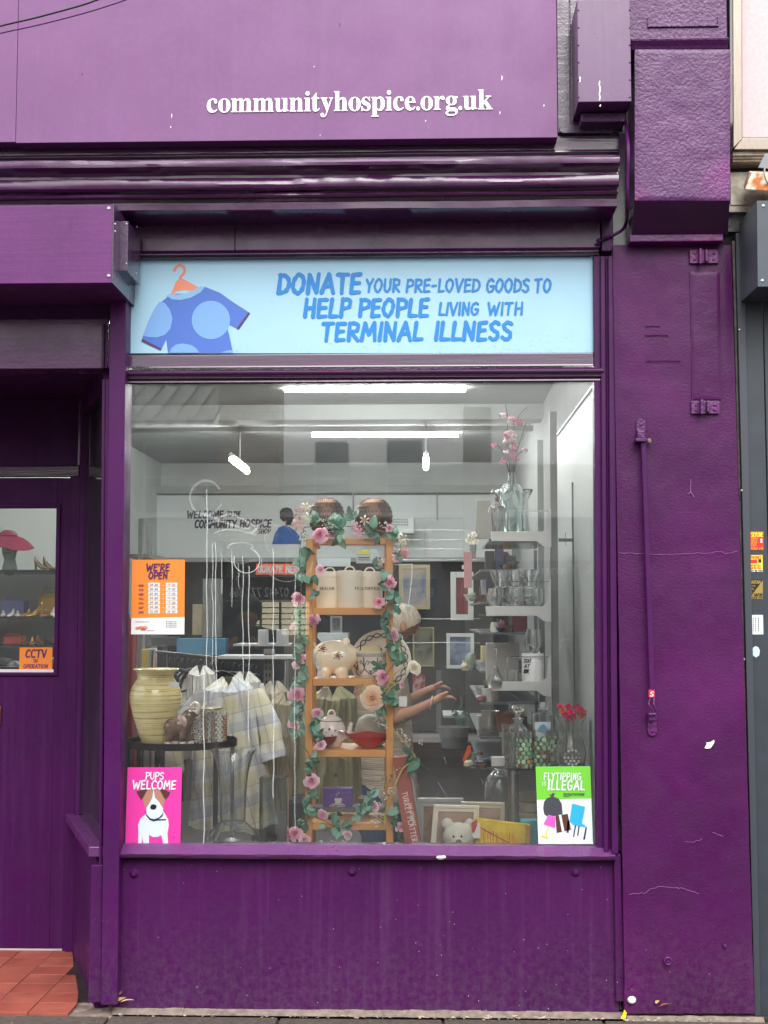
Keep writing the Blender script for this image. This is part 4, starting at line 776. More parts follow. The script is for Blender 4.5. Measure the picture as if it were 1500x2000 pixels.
# stickers
YK = -.0515
def sticker(px0, px1, py0, py1, base, fn, lab, name='sticker'):
    m_ = MB(); m_.mi(0).bpx(px0, px1, py0, py1, YK, .0012); fn(m_, px0, px1, py0, py1)
    return m_.build(name, base, label=lab, cat='sticker', group='stickers on the grey shutter guide')
RED, YEL, BLK, GLD = mat('sticker_scarlet', (214, 44, 36), .4), mat('sticker_yellow', (238, 216, 60), .4), mat('sticker_black', (24, 22, 20), .4), mat('sticker_gold', (176, 152, 84), .35, .5)
YT = YK - .0003
def f1(m, a, b, c, d):
    m.mi(1); handpx(m, 'SKYLINE', a + 2, b - 2, c + 10, c + 2, YT, wt=.2, slant=0)
    m.mi(2)
    for k in range(4): handpx(m, 'MOBILE REPAIRS'[k:k + 8], a + 2, a + 15 - k, c + 15 + k * 4.5, c + 12 + k * 4.5, YT, wt=.2, slant=0)
    m.mi(2); handpx(m, '07367 694', a + 2, b - 2, d - .5, d - 5, YT, wt=.2, slant=0)
    m.mi(3).bpx(b - 7, b - 3, c + 14, c + 22, YT, .0001)
sticker(1465, 1492, 1038, 1074, [RED, YEL, mat('sticker_orange', (244, 150, 60), .4), WHITE], f1, 'red sticker with yellow heading, topmost on the grey shutter guide')
def f2(m, a, b, c, d):
    m.mi(1); handpx(m, 'PHONES', a + 2, b - 3, c + 7, c + 2, YT, wt=.2, slant=0); m.bpx(a + 1, a + 16, c + 9, c + 16, YT, .0001)
    m.mi(2).bpx(b - 9, b - 3, c + 8, c + 15, YT, .0001); m.mi(1)
    for k in range(2): handpx(m, 'WE BUY SELL', a + 4, b - 4, c + 22 + k * 5, c + 19 + k * 5, YT, wt=.2, slant=0)
    m.mi(3).bpx(a, b, d - 3.5, d + 1, YT, .0001); m.mi(2); handpx(m, '020 88 550', a + 1, b - 1, d + .5, d - 3, YT - .0003, wt=.2, slant=0)
sticker(1463, 1490, 1084, 1116, [YEL, RED, BLK, WHITE], f2, 'yellow sticker with red band, second from the top on the grey guide')
def f3(m, a, b, c, d):
    m.mi(1).ppx([(b, c + 1), (b, d), (a, d)], YT, .0001)
    m.mi(1); handpx(m, 'GAUTAM', a + 1, a + 22, c + 8, c + 2, YT - .0002, wt=.2, slant=0)
    for k, t in enumerate(('LOCK', 'SMITH', '24')): handpx(m, t, a + 1, a + 12 - k * 3, c + 14 + k * 6, c + 11 + k * 6, YT - .0002, wt=.2, slant=0)
    m.mi(0); handpx(m, 'GAUTAM', a + 10, b - 1, d - 6, d - 11, YT - .0003, wt=.2, slant=0); handpx(m, '0208 850', a + 6, b - 1, d - 1, d - 5, YT - .0003, wt=.2, slant=0)
sticker(1463, 1490, 1132, 1170, [BLK, GLD], f3, 'black and gold diagonal sticker, third from the top on the grey guide')
def f4(m, a, b, c, d):
    m.mi(1)
    for u, w_ in ((b - 11, 2.6), (a + 10, 1.6), (a + 6, 1.2)):
        for k in range(7): m.bpx(u, u + w_, c + 5 + k * 4, c + 8 + k * 4, YT, .0001)
sticker(1465, 1491, 1201, 1239, [mat('sticker_white', (226, 230, 232), .4), mat('sticker_ink', (110, 112, 118), .5)], f4, 'plain white sticker with small sideways grey print on the grey guide')
MB().ppx([(1470, 1266), (1475, 1262), (1481, 1264), (1484, 1270), (1483, 1280), (1477, 1284), (1471, 1281), (1469, 1273)], YK, .0012).build('sticker', mat('sticker_pale_blue', (176, 214, 224), .4, var=(60, (220, 230, 232), .1)),
    label='small pale blue torn sticker, lowest on the grey guide', cat='sticker', group='stickers on the grey shutter guide')

# ================================================================ debris at the foot
def leaf_lit(px, py, Y, s, rgb, lab, a=0):
    m_ = MB(); c = P(px, py, Y); L = [(-1, 0), (-.55, .35), (0, .42), (.6, .25), (1, 0), (.5, -.3), (-.1, -.38), (-.6, -.25)]
    vs = [(c.x + (x * cos(a) - y * sin(a)) * s, c.y + (x * sin(a) + y * cos(a)) * s * .5, max(.004, c.z) + abs(y) * s * .5 + .004 * x) for x, y in L]
    m_.add(vs + [(v[0], v[1], v[2] - .0012) for v in vs], [tuple(range(8)), tuple(range(15, 7, -1))] + [(i, 8 + i, 8 + (i + 1) % 8, (i + 1) % 8) for i in range(8)])
    return m_.build('fallen_leaf', mat('leaf_%d_%d' % (rgb[0], rgb[1]), rgb, .5, var=(60, tuple(int(v * .7) for v in rgb), .2)), label=lab, cat='leaf')
leaf_lit(1300, 1963, -.1, .024, (150, 78, 58), 'reddish brown dead leaf on the paving below the pilaster', .2)
leaf_lit(1284, 1957, -.085, .018, (206, 160, 118), 'thin tan leaf beside the reddish leaf at the pilaster foot', 1.2)
leaf_lit(238, 1952, -.06, .03, (206, 164, 112), 'curled tan leaf wedged beside the post foot', 1.1)
leaf_lit(248, 1955, -.07, .026, (226, 190, 140), 'pale tan leaf lying flat by the post foot', .1)
leaf_lit(234, 1940, -.05, .022, (150, 96, 62), 'brown leaf standing against the post foot', 1.5)
c = P(1218, 1956, -.09); MB().prism([(c.x - .012, .002), (c.x + .006, .002), (c.x + .01, .022), (c.x + .002, .034), (c.x - .002, .02)], -.092, -.089).build('fallen_leaf', mat('leaf_yellow', (240, 212, 40), .5), label='bright yellow leaf upright at the joint below the pilaster', cat='leaf')
MB().ell(P(1234, 1953, -.085), (.016, .01, .014), 10, 6).build('crumpled_tissue', mat('tissue', (226, 232, 236), .8, bump=(60, 1, .01)), label='crumpled white tissue beside the yellow leaf at the wall foot', cat='litter')
lt = MB(); rng_ = random.Random(5)
for k in range(150):
    px = rng_.uniform(230, 1475); c = P(px, 1957, -.085 + rng_.uniform(-.02, .02)); s_ = rng_.uniform(.002, .007) * (1.6 if px > 650 else 1)
    lt.add([(c.x + rng_.uniform(-1, 1) * s_ * 1.6, c.y + rng_.uniform(-1, 1) * s_, -.004 + rng_.random() * s_) for _ in range(4)], [(0, 1, 2), (0, 2, 3), (0, 3, 1), (1, 3, 2)])
for k in range(60):
    px = rng_.uniform(0, 1475); c = P(px, rng_.uniform(1965, 1999), -.085); Yq = -.1 - rng_.random() * .22; s_ = rng_.uniform(.0015, .005)
    c.y = Yq
    lt.add([(c.x + rng_.uniform(-1, 1) * s_ * 1.6, c.y + rng_.uniform(-1, 1) * s_, -.0045 + rng_.random() * s_ * .6) for _ in range(4)], [(0, 1, 2), (0, 2, 3), (0, 3, 1), (1, 3, 2)])
lt.build('litter', mat('chalky_debris', (170, 154, 142), .8), kind='stuff', label='pale flaked mortar, paint crumbs and grit along the wall foot')
mb_ = MB()
for i in range(100):
    x = X(230, -.06) + (X(1476, -.06) - X(230, -.06)) * i / 100; x2 = X(230, -.06) + (X(1476, -.06) - X(230, -.06)) * (i + 1) / 100
    h = .003 + .008 * abs(noise.noise(Vector((x * 9, 0, 0)))); mb_.add([(x, -.06 - h, -.008), (x2, -.06 - h, -.008), (x2, -.028, .004 + h), (x, -.028, .004 + h)], [(0, 1, 2, 3)])
for i in range(40):
    x = X(1214, -.08) + (X(1476, -.08) - X(1214, -.08)) * i / 40; x2 = x + (X(1476, -.08) - X(1214, -.08)) / 40
    h = .003 + .006 * abs(noise.noise(Vector((x * 13, 2, 0)))); mb_.add([(x, -.088 - h, -.008), (x2, -.088 - h, -.008), (x2, -.07, .003 + h), (x, -.07, .003 + h)], [(0, 1, 2, 3)])
mb_.build('mortar_fillet', mat('mortar', (150, 134, 124), .9, var=(30, (96, 84, 78), .3), bump=(90, .8, .004)), shop, smooth=True)
# ================================================================ printed panels and posters
# banner in the light above the window
BL = [mat('banner_blue', (168, 210, 232), .45, var=(5, (160, 203, 228), .3), bump=(200, .15, .0006)), mat('text_blue', (16, 128, 206), .45), mat('shirt_blue', (72, 112, 200), .45), mat('spot_blue', (120, 168, 226), .45),
      mat('cuff_plum', (82, 44, 92), .45), mat('hanger_coral', (228, 138, 110), .45), mat('collar_blue', (132, 182, 222), .45), mat('grime', (120, 140, 150), .7)]
bn = MB(); YB = -.004
bn.mi(0).prism([(P(x_, y_, YB).x, P(x_, y_, YB).z) for x_, y_ in ((246, 502), (1159, 502), (1161, 690), (244, 690))], YB, YB + .012)
def layer(pts, m, k): bn.mi(m).flat([(P(a, b, YB).x, P(a, b, YB).z) for a, b in pts], YB - .0004 * k)
hk = smooth_line([(340, 530), (344, 522), (352, 518), (360, 524), (359, 534), (352, 542), (353, 552)], 4)
hh = [P(a, b, YB - .0004) for a, b in hk]
for i in range(len(hh) - 1):
    d = (hh[i + 1] - hh[i]).normalized(); n_ = Vector((-d.z, 0, d.x)) * .0055; e = d * .001
    bn.mi(5).flat([((hh[i] - e + n_).x, (hh[i] - e + n_).z), ((hh[i + 1] + e + n_).x, (hh[i + 1] + e + n_).z), ((hh[i + 1] + e - n_).x, (hh[i + 1] + e - n_).z), ((hh[i] - e - n_).x, (hh[i] - e - n_).z)], YB - .0004 - .00002 * i)
layer([(352, 543), (358, 545), (390, 562), (384, 570), (360, 566), (345, 569), (336, 578), (332, 578), (344, 550)], 5, 2)
layer([(331, 577), (345, 574), (370, 573), (387, 566), (400, 560), (430, 572), (452, 588), (489, 612), (467, 644), (441, 631), (448, 655), (455, 689), (328, 689), (325, 663), (314, 685), (276, 667), (283, 645), (296, 615), (308, 596)], 2, 3)
def clip(cx, cy_, r, a0=0, a1=360, n=28): return [(cx + r * cos(radians(a0 + (a1 - a0) * k / n)), cy_ + r * sin(radians(a0 + (a1 - a0) * k / n))) for k in range(n + 1)]
layer(clip(412, 625, 37.5), 3, 4)
layer([(312, 589), (322, 592), (332, 605), (337, 622), (333, 642), (322, 654), (306, 659), (290, 658), (279, 656), (290, 627), (300, 606)], 3, 4)
layer([(332, 689), (334, 681), (344, 673), (358, 671), (374, 674), (384, 681), (389, 689)], 3, 5)
layer([(436, 687), (448, 684), (455, 685), (455.5, 689), (432, 689)], 3, 4)
layer([(325, 578), (331, 574), (345, 576), (364, 573), (384, 564), (391, 559), (400, 561), (392, 571), (372, 582), (352, 586), (336, 585)], 6, 5)
layer([(466, 644), (489, 612), (485, 610), (462, 642)], 4, 5); layer([(276, 667), (314, 685), (316, 681), (278, 662)], 4, 5)
bn.mi(1)
for t, a, b, zb_, zt_, wt in (('DONATE', 541, 706, 573, 535, .215), ('YOUR', 714, 782, 570, 545, .185), ('PRE-LOVED', 793, 938, 570, 545, .185), ('GOODS', 950, 1034, 570, 545, .185), ('TO', 1044, 1077, 570, 545, .185),
                              ('HELP', 593, 686, 619, 584, .215), ('PEOPLE', 701, 838, 618, 584, .215), ('LIVING', 857, 936, 615, 591, .19), ('WITH', 952, 1022, 615, 591, .19), ('TERMINAL', 627, 827, 665, 630, .215), ('ILLNESS', 849, 1001, 664, 629, .215)):
    handpx(bn, t, a, b, zb_, zt_, YB - .002, wt=wt, slant=.08)
r5 = random.Random(3)
for k in range(150):
    u, v = r5.choice([(r5.uniform(450, 1150), 688 - abs(r5.gauss(0, 14))), (r5.uniform(960, 1150), r5.uniform(640, 688)), (r5.uniform(250, 1150), r5.uniform(505, 688))]); s_ = r5.uniform(.4, 1.3)
    layer([(u - s_, v), (u, v - s_ * .6), (u + s_, v), (u, v + s_ * .6)], 7, 6.5)
bn.build('banner', BL, label='light blue banner above the window asking for pre-loved goods, with dotted shirt on hanger', cat='banner', fix=False)
MB().box(X(244, YB), X(1163, YB), YB + .013, YB + .03, Z(694, YB), Z(500, YB)).build('top_light', mat('top_light_board', (60, 60, 64), .6), shop)

YP = -.0075          # posters stick to the inner face of the pane
def poster(name, q, m, lab, cat='poster', th=.0015, Y=YP):
    """m: MB whose flat layers are already in place; the card itself goes behind"""
    m.mi(0).prism([(P(a, b, Y).x, P(a, b, Y).z) for a, b in q], Y + .0035, Y + .0035 + th); return m
def lay(m, i, pts, k, Y=YP): m.mi(i).flat([(P(a, b, Y).x, P(a, b, Y).z) for a, b in pts], Y + .0035 - .0003 * k)
PINK = [mat('poster_pink', (240, 58, 170), .5), WHITE, mat('dog_brown', (84, 38, 38), .5), mat('dog_tan', (170, 124, 104), .5), mat('dog_black', (12, 22, 24), .5), mat('collar_navy', (36, 34, 84), .5), mat('dog_white', (226, 238, 246), .5)]
m = MB(); poster('p', [(249, 1499), (355, 1499), (352, 1651), (244, 1651)], m, '')
S = lambda pts: [(230 + x / 3.75, 1350 + y / 3.75) for x, y in pts]
lay(m, 6, S([(205, 900), (215, 870), (325, 870), (345, 900), (368, 940), (372, 985), (362, 1040), (368, 1127), (335, 1127), (318, 1055), (290, 1068), (255, 1068), (228, 1052), (226, 1127), (186, 1127), (178, 1070), (172, 1127), (148, 1127), (150, 1030), (147, 980), (165, 935)]), 1)
lay(m, 6, S([(262, 715), (272, 780), (300, 810), (332, 860), (322, 905), (300, 928), (265, 935), (232, 922), (212, 895), (206, 860), (235, 815), (252, 780)]), 3)
lay(m, 3, S([(215, 715), (262, 722), (258, 778), (238, 820), (205, 862), (192, 830), (182, 790), (196, 745)]), 2)
lay(m, 3, S([(268, 722), (310, 712), (330, 745), (345, 790), (338, 828), (322, 868), (300, 815), (274, 778)]), 2)
lay(m, 2, S([(135, 735), (180, 722), (225, 712), (204, 745), (188, 775), (172, 798), (150, 765)]), 4)
lay(m, 2, S([(298, 712), (345, 722), (383, 742), (372, 770), (350, 795), (336, 778), (322, 750)]), 4)
lay(m, 4, S([(236, 850), (244, 832), (262, 828), (282, 836), (284, 850), (274, 866), (256, 869), (240, 862)]), 5)
lay(m, 5, S([(203, 868), (212, 905), (238, 932), (266, 938), (300, 926), (322, 905), (334, 882), (328, 915), (300, 938), (350, 936), (352, 945), (285, 948), (262, 954), (232, 942), (208, 912)]), 6)
m.mi(1); handpx(m, 'PUPS', 284, 320, 1522, 1509, YP + .0005, wt=.17, slant=.06); handpx(m, 'WELCOME', 259, 344, 1541, 1525, YP + .0005, wt=.17, slant=.06)
m.build('poster', PINK, label='pink poster with a white and brown terrier under the words pups welcome', cat='poster', fix=False)

ORA = [mat('poster_orange', (250, 142, 50), .5), WHITE, mat('ink_plum', (74, 18, 84), .5), mat('logo_orange', (214, 96, 60), .5), mat('ink_grey', (90, 100, 104), .5)]
m = MB(); S = lambda pts: [(250 + x / 11.77, 1080 + y / 11.77) for x, y in pts]
poster('p', S([(92, 155), (1305, 152), (1292, 1872), (64, 1872)]), m, '')
lay(m, 1, S([(76, 1500), (1298, 1474), (1292, 1872), (64, 1872)]), 1)
m.mi(2); L2 = lambda t, a, b, c, d, w=.2, sl=.06: handpx(m, t, 250 + a / 11.77, 250 + b / 11.77, 1080 + c / 11.77, 1080 + d / 11.77, YP + .001, wt=w, slant=sl)
L2("WE'RE", 420, 960, 408, 250); L2('OPEN', 470, 910, 590, 440)
for k, d_ in enumerate(('MON', 'TUE', 'WED', 'THU', 'FRI', 'SAT', 'SUN')):
    y = 685 + k * 102; m.mi(2); L2(d_, 248, 356, y + 82, y + 42, .22)
    for (a, b) in ((466, 728), (866, 1130)): lay(m, 1, S([(a, y), (b, y), (b, y + 88), (a, y + 88)]), 1)
    lay(m, 1, S([(780, y + 55), (825, y + 55), (825, y + 62), (780, y + 62)]), 1)
    m.mi(4); h0, h1 = ('10', '16') if k == 6 else ('09', '17')
    L2(h0, 500, 575, y + 68, y + 22, .16); L2('00' if k == 6 else '30', 605, 690, y + 68, y + 22, .16); L2(h1, 910, 975, y + 68, y + 22, .16); L2('00', 1008, 1090, y + 68, y + 22, .16)
m.mi(4); L2('COMMUNITYHOSPICE.ORG.UK', 170, 490, 1588, 1572, .2, 0)
for k in range(4):
    lay(m, 4, S([(875, 1560 + k * 43), (900, 1560 + k * 43), (900, 1585 + k * 43), (875, 1585 + k * 43)]), 3); m.mi(4); L2('COMMUNITY HOSPICE', 922, 1120, 1582 + k * 43, 1566 + k * 43, .2, 0)
lay(m, 3, S([(168, 1702), (442, 1672), (448, 1740), (412, 1744), (410, 1776), (292, 1784), (288, 1754), (172, 1764)]), 2); lay(m, 1, S([(182, 1714), (432, 1686), (436, 1730), (184, 1750)]), 3)
m.mi(3); L2('COMMUNITY', 192, 428, 1742, 1702, .24, 0); L2('HOSPICE', 305, 400, 1776, 1752, .24, 0); m.mi(4); L2('SUPPORTING LOCAL PEOPLE', 435, 605, 1788, 1775, .2, 0)
m.build('poster', ORA, label='orange opening hours poster reading we are open above a white footer', cat='poster', fix=False)

GRN = [mat('poster_white', (232, 240, 244), .5), mat('poster_green', (120, 214, 60), .5), mat('bag_grey', (62, 64, 72), .5), mat('lamp_pink', (244, 90, 190), .5), mat('stand_yellow', (238, 210, 70), .5),
       mat('case_brown', (84, 46, 36), .5), mat('chair_blue', (40, 168, 236), .5), mat('chair_leg_navy', (26, 26, 90), .5), WHITE]
m = MB(); S = lambda pts: [(760 + x / 3.409, 1450 + y / 3.409) for x, y in pts]
poster('p', S([(976, 162), (1340, 160), (1358, 678), (994, 678)]), m, '')
lay(m, 1, S([(976, 162), (1340, 160), (1347, 374), (984, 382)]), 1)
lay(m, 2, S([(1062, 340), (1078, 350), (1088, 338), (1106, 338), (1096, 362), (1130, 376), (1150, 410), (1156, 480), (1060, 500), (1034, 480), (1026, 440), (1032, 395), (1052, 372), (1078, 362)]), 2)
lay(m, 5, S([(1108, 490), (1190, 476), (1212, 582), (1116, 604)]), 3); lay(m, 0, S([(1130, 484), (1146, 481), (1168, 594), (1152, 598)]), 4)
lay(m, 3, S([(1060, 482), (1108, 496), (1106, 570), (1028, 546)]), 5)
lay(m, 4, S([(1056, 558), (1064, 560), (1048, 622), (1058, 632), (1060, 644), (1012, 628), (1010, 618), (1040, 622)]), 5)
lay(m, 6, S([(1220, 408), (1306, 430), (1284, 542), (1202, 520)]), 4); lay(m, 6, S([(1196, 520), (1286, 540), (1318, 566), (1230, 552)]), 5)
for q in ([(1188, 520), (1202, 522), (1196, 602), (1182, 602)], [(1238, 552), (1247, 552), (1232, 630), (1224, 630)], [(1262, 556), (1270, 556), (1260, 622), (1252, 620)], [(1308, 568), (1318, 566), (1304, 648), (1292, 648)]): lay(m, 7, S(q), 3)
m.mi(8); L3 = lambda t, a, b, c, d, w=.15, gap=.2: handpx(m, t, 760 + a / 3.409, 760 + b / 3.409, 1450 + c / 3.409, 1450 + d / 3.409, YP + .001, wt=w, slant=.06, gap=gap)
L3('FLYTIPPING', 1030, 1278, 250, 204); L3('IS', 1020, 1044, 288, 262); L3('ILLEGAL', 1058, 1302, 316, 256, .17)
m.mi(2)
for k, t in enumerate(('PLEASE DONT DUMP YOUR DONATIONS', 'OUT OF HOURS - THATS FLYTIPPING', 'THANKS')): L3(t, 1162, (1300, 1298, 1200)[k], 345 + k * 9, 338 + k * 9, .2)
m.build('poster', GRN, label='green and white poster saying flytipping is illegal with a bin bag and blue chair', cat='poster', fix=False)

YD = DY + .012
m = MB(); S = lambda pts: [(x / 3.333, 900 + y / 3.333) for x, y in pts]
m.mi(0).prism([(P(a, b, YD).x, P(a, b, YD).z) for a, b in S([(128, 1215), (342, 1215), (340, 1362), (124, 1362)])], YD, YD + .0015)
m.mi(1)
for t, a, b, c, d, w_ in (('CCTV', 166, 304, 1280, 1230, .2), ('IN', 218, 246, 1314, 1290, .18), ('OPERATION', 152, 312, 1350, 1326, .2)):
    handpx(m, t, a / 3.333, b / 3.333, 900 + c / 3.333, 900 + d / 3.333, YD - .0008, wt=w_, slant=.06)
m.build('door_sign', [ORA[0], mat('ink_purple', (74, 22, 74), .5)], label='small orange CCTV in operation sign inside the door glass', cat='sign', fix=False)

# white marker scribble with runs, on the street side of the pane
SC = mat('scribble_paint', (226, 232, 232), .6, alpha=.24); SC2 = mat('scribble_smear', (226, 232, 232), .7, alpha=.08)
YS = -.0012
def stroke(pts, r=.0016, m=None, k=5, name='paint_run', par=None, fl=.25):
    r *= .8 if name == 'paint_run' else .6
    L = smooth_line([tuple(P(a, b, YS)) for a, b in pts], k); n = len(L)
    rs = [r * (1 + .35 * noise.noise(Vector((L[i][2] * 30, L[i][0] * 30, 1)))) for i in range(n)]; rs[-1] *= .6; rs[0] *= .7
    return MB().tube(L, rs, 6, fl).build(name, m or SC, par, smooth=True)
gf = thing('graffiti', 'smeared white paint scribble with long drips on the window pane', 'graffiti', tuple(P(480, 1640, YS)))
r6 = random.Random(11)
for x0_, y0_, y1_, r in ((404, 955, 1305, .002), (415, 1060, 1300, .0016), (422, 1060, 1352, .0019), (433, 1090, 1160, .0015), (452, 1075, 1185, .0014), (455, 1085, 1130, .0012), (466, 1100, 1150, .0012), (474, 1085, 1360, .0019), (486, 1105, 1450, .002),
                         (534, 1070, 1560, .002), (576, 1120, 1620, .0013), (398, 1300, 1648, .0023), (510, 1090, 1120, .0012)):
    n = max(3, int((y1_ - y0_) / 30)); stroke([(x0_ + r6.uniform(-1.3, 1.3) + (0), y0_ + (y1_ - y0_) * k / n) for k in range(n + 1)], r, par=gf)
def arc(cx, cy_, rx, ry, a0, a1, r, m, n=12): stroke([(cx + rx * cos(radians(a0 + (a1 - a0) * k / n)), cy_ + ry * sin(radians(a0 + (a1 - a0) * k / n))) for k in range(n + 1)], r, m, name='paint_loop', par=gf)
arc(403, 972, 31, 32, 20, 330, .004, SC2); arc(403, 972, 33, 35, 60, 300, .0028, SC2); arc(482, 1095, 25, 24, -60, 200, .0028, SC); arc(470, 1070, 44, 30, 30, 160, .0028, SC2)
arc(560, 1100, 40, 36, 60, 190, .0022, SC2); arc(545, 1055, 28, 30, 90, 330, .0024, SC2); arc(470, 1068, 24, 8, 150, 400, .005, SC2); arc(585, 1095, 26, 30, 0, 200, .0022, SC2); arc(600, 1000, 26, 26, 120, 300, .0014, SC2)
stroke([(395, 1002), (420, 1012), (450, 1004), (470, 1012), (500, 1030), (490, 1040)], .0075, SC2, name='paint_loop', par=gf); stroke([(400, 1025), (430, 1018), (480, 1032), (520, 1018)], .007, SC2, name='paint_loop', par=gf); stroke([(420, 1040), (450, 1034), (500, 1044)], .005, SC2, name='paint_loop', par=gf)
sr = MB()
for k in range(60):   # fine scratches in the glass
    cx, cy_ = r6.choice([(1000, 1230), (860, 1180), (480, 1130), (600, 1300), (830, 1500), (950, 1420)]); cx += r6.gauss(0, 80); cy_ += r6.gauss(0, 90)
    if not (260 < cx < 1140 and 800 < cy_ < 1620): continue
    a = r6.uniform(0, 6.3); l = r6.uniform(8, 45); b = r6.uniform(-.8, .8)
    L = [tuple(P(cx + l * t * cos(a + b * t), cy_ + l * t * sin(a + b * t), YS)) for t in (0, .25, .5, .75, 1)]
    sr.tube(smooth_line(L, 2), .00035, 3, .4)
sr.build('scratches', mat('scratch', (210, 216, 216), .5, alpha=.35), gf)['kind'] = 'stuff'
dm = MB()
for k in range(900):
    px = r6.uniform(245, 1155); py = 750 + abs(r6.gauss(0, 50)) if k < 650 else r6.uniform(750, 1000); s_ = r6.uniform(.0003, .0009) * (1 if k % 9 else 1.8)
    c = P(px, py, -.0008); dm.add([c + Vector((-s_, 0, 0)), c + Vector((0, 0, -s_ * r6.uniform(.7, 2))), c + Vector((s_, 0, 0)), c + Vector((0, 0, s_)), c + Vector((0, -s_, 0))], [(0, 1, 4), (1, 2, 4), (2, 3, 4), (3, 0, 4)])
dm.build('rain_specks', mat('speck', (232, 236, 238), .3, alpha=.6), kind='stuff', label='fine rain and dusty specks on the upper window pane')

# ================================================================ the room
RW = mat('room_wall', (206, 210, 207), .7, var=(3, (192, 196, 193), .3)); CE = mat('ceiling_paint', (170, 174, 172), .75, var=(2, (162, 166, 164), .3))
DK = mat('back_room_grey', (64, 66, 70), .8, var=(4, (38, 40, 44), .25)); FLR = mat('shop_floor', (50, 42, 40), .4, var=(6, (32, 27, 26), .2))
LX, RX, BY, CZ = -3.3, 1.06, 12.2, 3.36
MB().box(LX, RX + .1, .1, BY, -.05, .0).build('room_floor', FLR, kind='structure')
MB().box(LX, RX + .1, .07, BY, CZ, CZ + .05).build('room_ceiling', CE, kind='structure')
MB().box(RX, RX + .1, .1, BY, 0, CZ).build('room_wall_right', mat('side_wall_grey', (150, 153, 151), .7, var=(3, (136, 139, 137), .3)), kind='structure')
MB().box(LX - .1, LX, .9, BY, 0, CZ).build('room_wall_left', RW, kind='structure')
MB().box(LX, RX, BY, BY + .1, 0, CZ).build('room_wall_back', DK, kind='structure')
MB().box(LX, X(165, DY), DY + .051, DY + .07, zdt + .05, CZ).build('room_wall_front', RW, kind='structure')
MB().box(X(215, .06), RX, .06, .07, Z(500, .03), CZ).build('room_wall_over_window', RW, kind='structure')
MB().box(X(1172, .03), RX + .1, .03, .1, 0, CZ).build('room_wall_side', RW, kind='structure')
# display plinth
MB().box(X(236, .1), .69, .101, 1.15, .3, .4).build('display_platform', mat('platform_board', (52, 50, 50), .6), kind='structure')
# beams, ducts, bulkhead
MB().box(LX, RX, 6.9, 7.2, Z(819, 6.9), CZ).build('ceiling_beam', mat('beam_white', (158, 162, 158), .6), kind='structure')
MB().box(LX, RX, 8.0, 8.1, Z(841, 8.0), Z(832, 8.0)).build('ceiling_beam', mat('beam_grey', (120, 122, 120), .6), kind='structure')
YB2 = 11.4
zl = lambda py: Z(py, YB2)
MB().box(LX, RX, YB2, YB2 + .2, zl(1090), zl(966)).build('bulkhead', mat('bulkhead_white', (224, 229, 227), .55), kind='structure')
MB().box(LX, RX, YB2 - .15, YB2 + .2, zl(964), zl(950)).build('ceiling_ledge', MATS['beam_white'], kind='structure')
MB().box(LX, RX, YB2 - .05, YB2, zl(1097), zl(1089)).build('bulkhead_trim', MATS['beam_white'], kind='structure')
TB = mat('tube_light', (250, 252, 250), .5, emit=TUBE_STRENGTH)
def tube_light(a, b, r, lab, grp='ceiling tube lights'):
    a = Vector(a); b = Vector(b); t = thing('tube_light', lab, 'light', tuple((a + b) / 2), grp)
    MB().cyl(a, b, r, seg=12).build('tube', TB, t, smooth=True); d = (b - a).normalized()
    up = Vector((0, 0, r * 1.6)); MB().tube([a - d * .04 + up, b + d * .04 + up], r * .9, 4).build('fitting', mat('fitting_white', (210, 212, 208), .5), t)
    MB().cyl((a + b) / 2 + up, (a + b) / 2 + Vector((0, 0, CZ - (a.z + b.z) / 2)), .006, seg=6).build('rod', MATS['fitting_white'], t); return t
Y1 = 6.0; tube_light(P(556, 759, Y1), P(909, 759, Y1), .026, 'long bright ceiling tube light right under the top of the window')
Y2 = 8.7; tube_light(P(610, 848, Y2), P(895, 848, Y2), .028, 'second long bright tube light, below the nearest one')
a = P(452, 897, 7.4); b = P(483, 921, 8.7); tube_light(a, b, .026, 'short slanting tube light far back on the left')
a = P(832, 894, 7.4); b = P(832, 914, 8.7); tube_light(a, b, .026, 'tube light seen end on, far back near the middle')
tube_light((LX + .9, 2.2, 3.2), (LX + .9, 3.8, 3.2), .03, 'tube light over the left side behind the door')
for (px, y0_, y1_) in ((834, 750, 1010), (620, 860, 970), (858, 965, 1030)):
    pass
for y_, x_ in ((.6, -.55), (.95, -.55), (3.3, -.3), (3.3, -2.2)): tube_light((x_ - .75, y_, 3.25), (x_ + .75, y_, 3.25), .026, 'added unseen tube light above the window head' + (' over the display' if y_ < .8 else ' behind it' if y_ < 1 else ', second row') + (' on the left' if x_ < -1 else ''))  # unseen tubes added to brighten the window display
MB().box(LX, RX, YB2 + .21, YB2 + .26, zl(966), CZ).build('room_wall_upper', RW, kind='structure')
# wall lettering and picture on the bulkhead
YW = YB2 - .004; ink = mat('wall_ink', (34, 34, 62), .6)
wl = MB(); wk = dict(wt=.2, slant=.12)
for t, a, b, c, d in (('WELCOME', 365, 437, 1012, 998), ('TO THE', 443, 470, 1009, 999), ('COMMUNITY', 380, 462, 1031, 1016), ('HOSPICE', 468, 531, 1030, 1015), ('SHOP', 504, 529, 1042, 1033)): handpx(wl, t, a, b, c, d, YW, **wk)
wl.build('wall_lettering', ink, label='dark hand lettered welcome wording on the white bulkhead', cat='lettering', fix=False)
wp = MB(); S = lambda pts: [(230 + x / 3.75, 730 + y / 3.75) for x, y in pts]
def wlay(i, pts, k): wp.mi(i).flat([(P(a, b, YW).x, P(a, b, YW).z) for a, b in pts], YW - .001 * k)
wlay(1, S([(1130, 1248), (1150, 1170), (1180, 1125), (1215, 1110), (1255, 1120), (1300, 1150), (1330, 1190), (1340, 1248)]), 1)
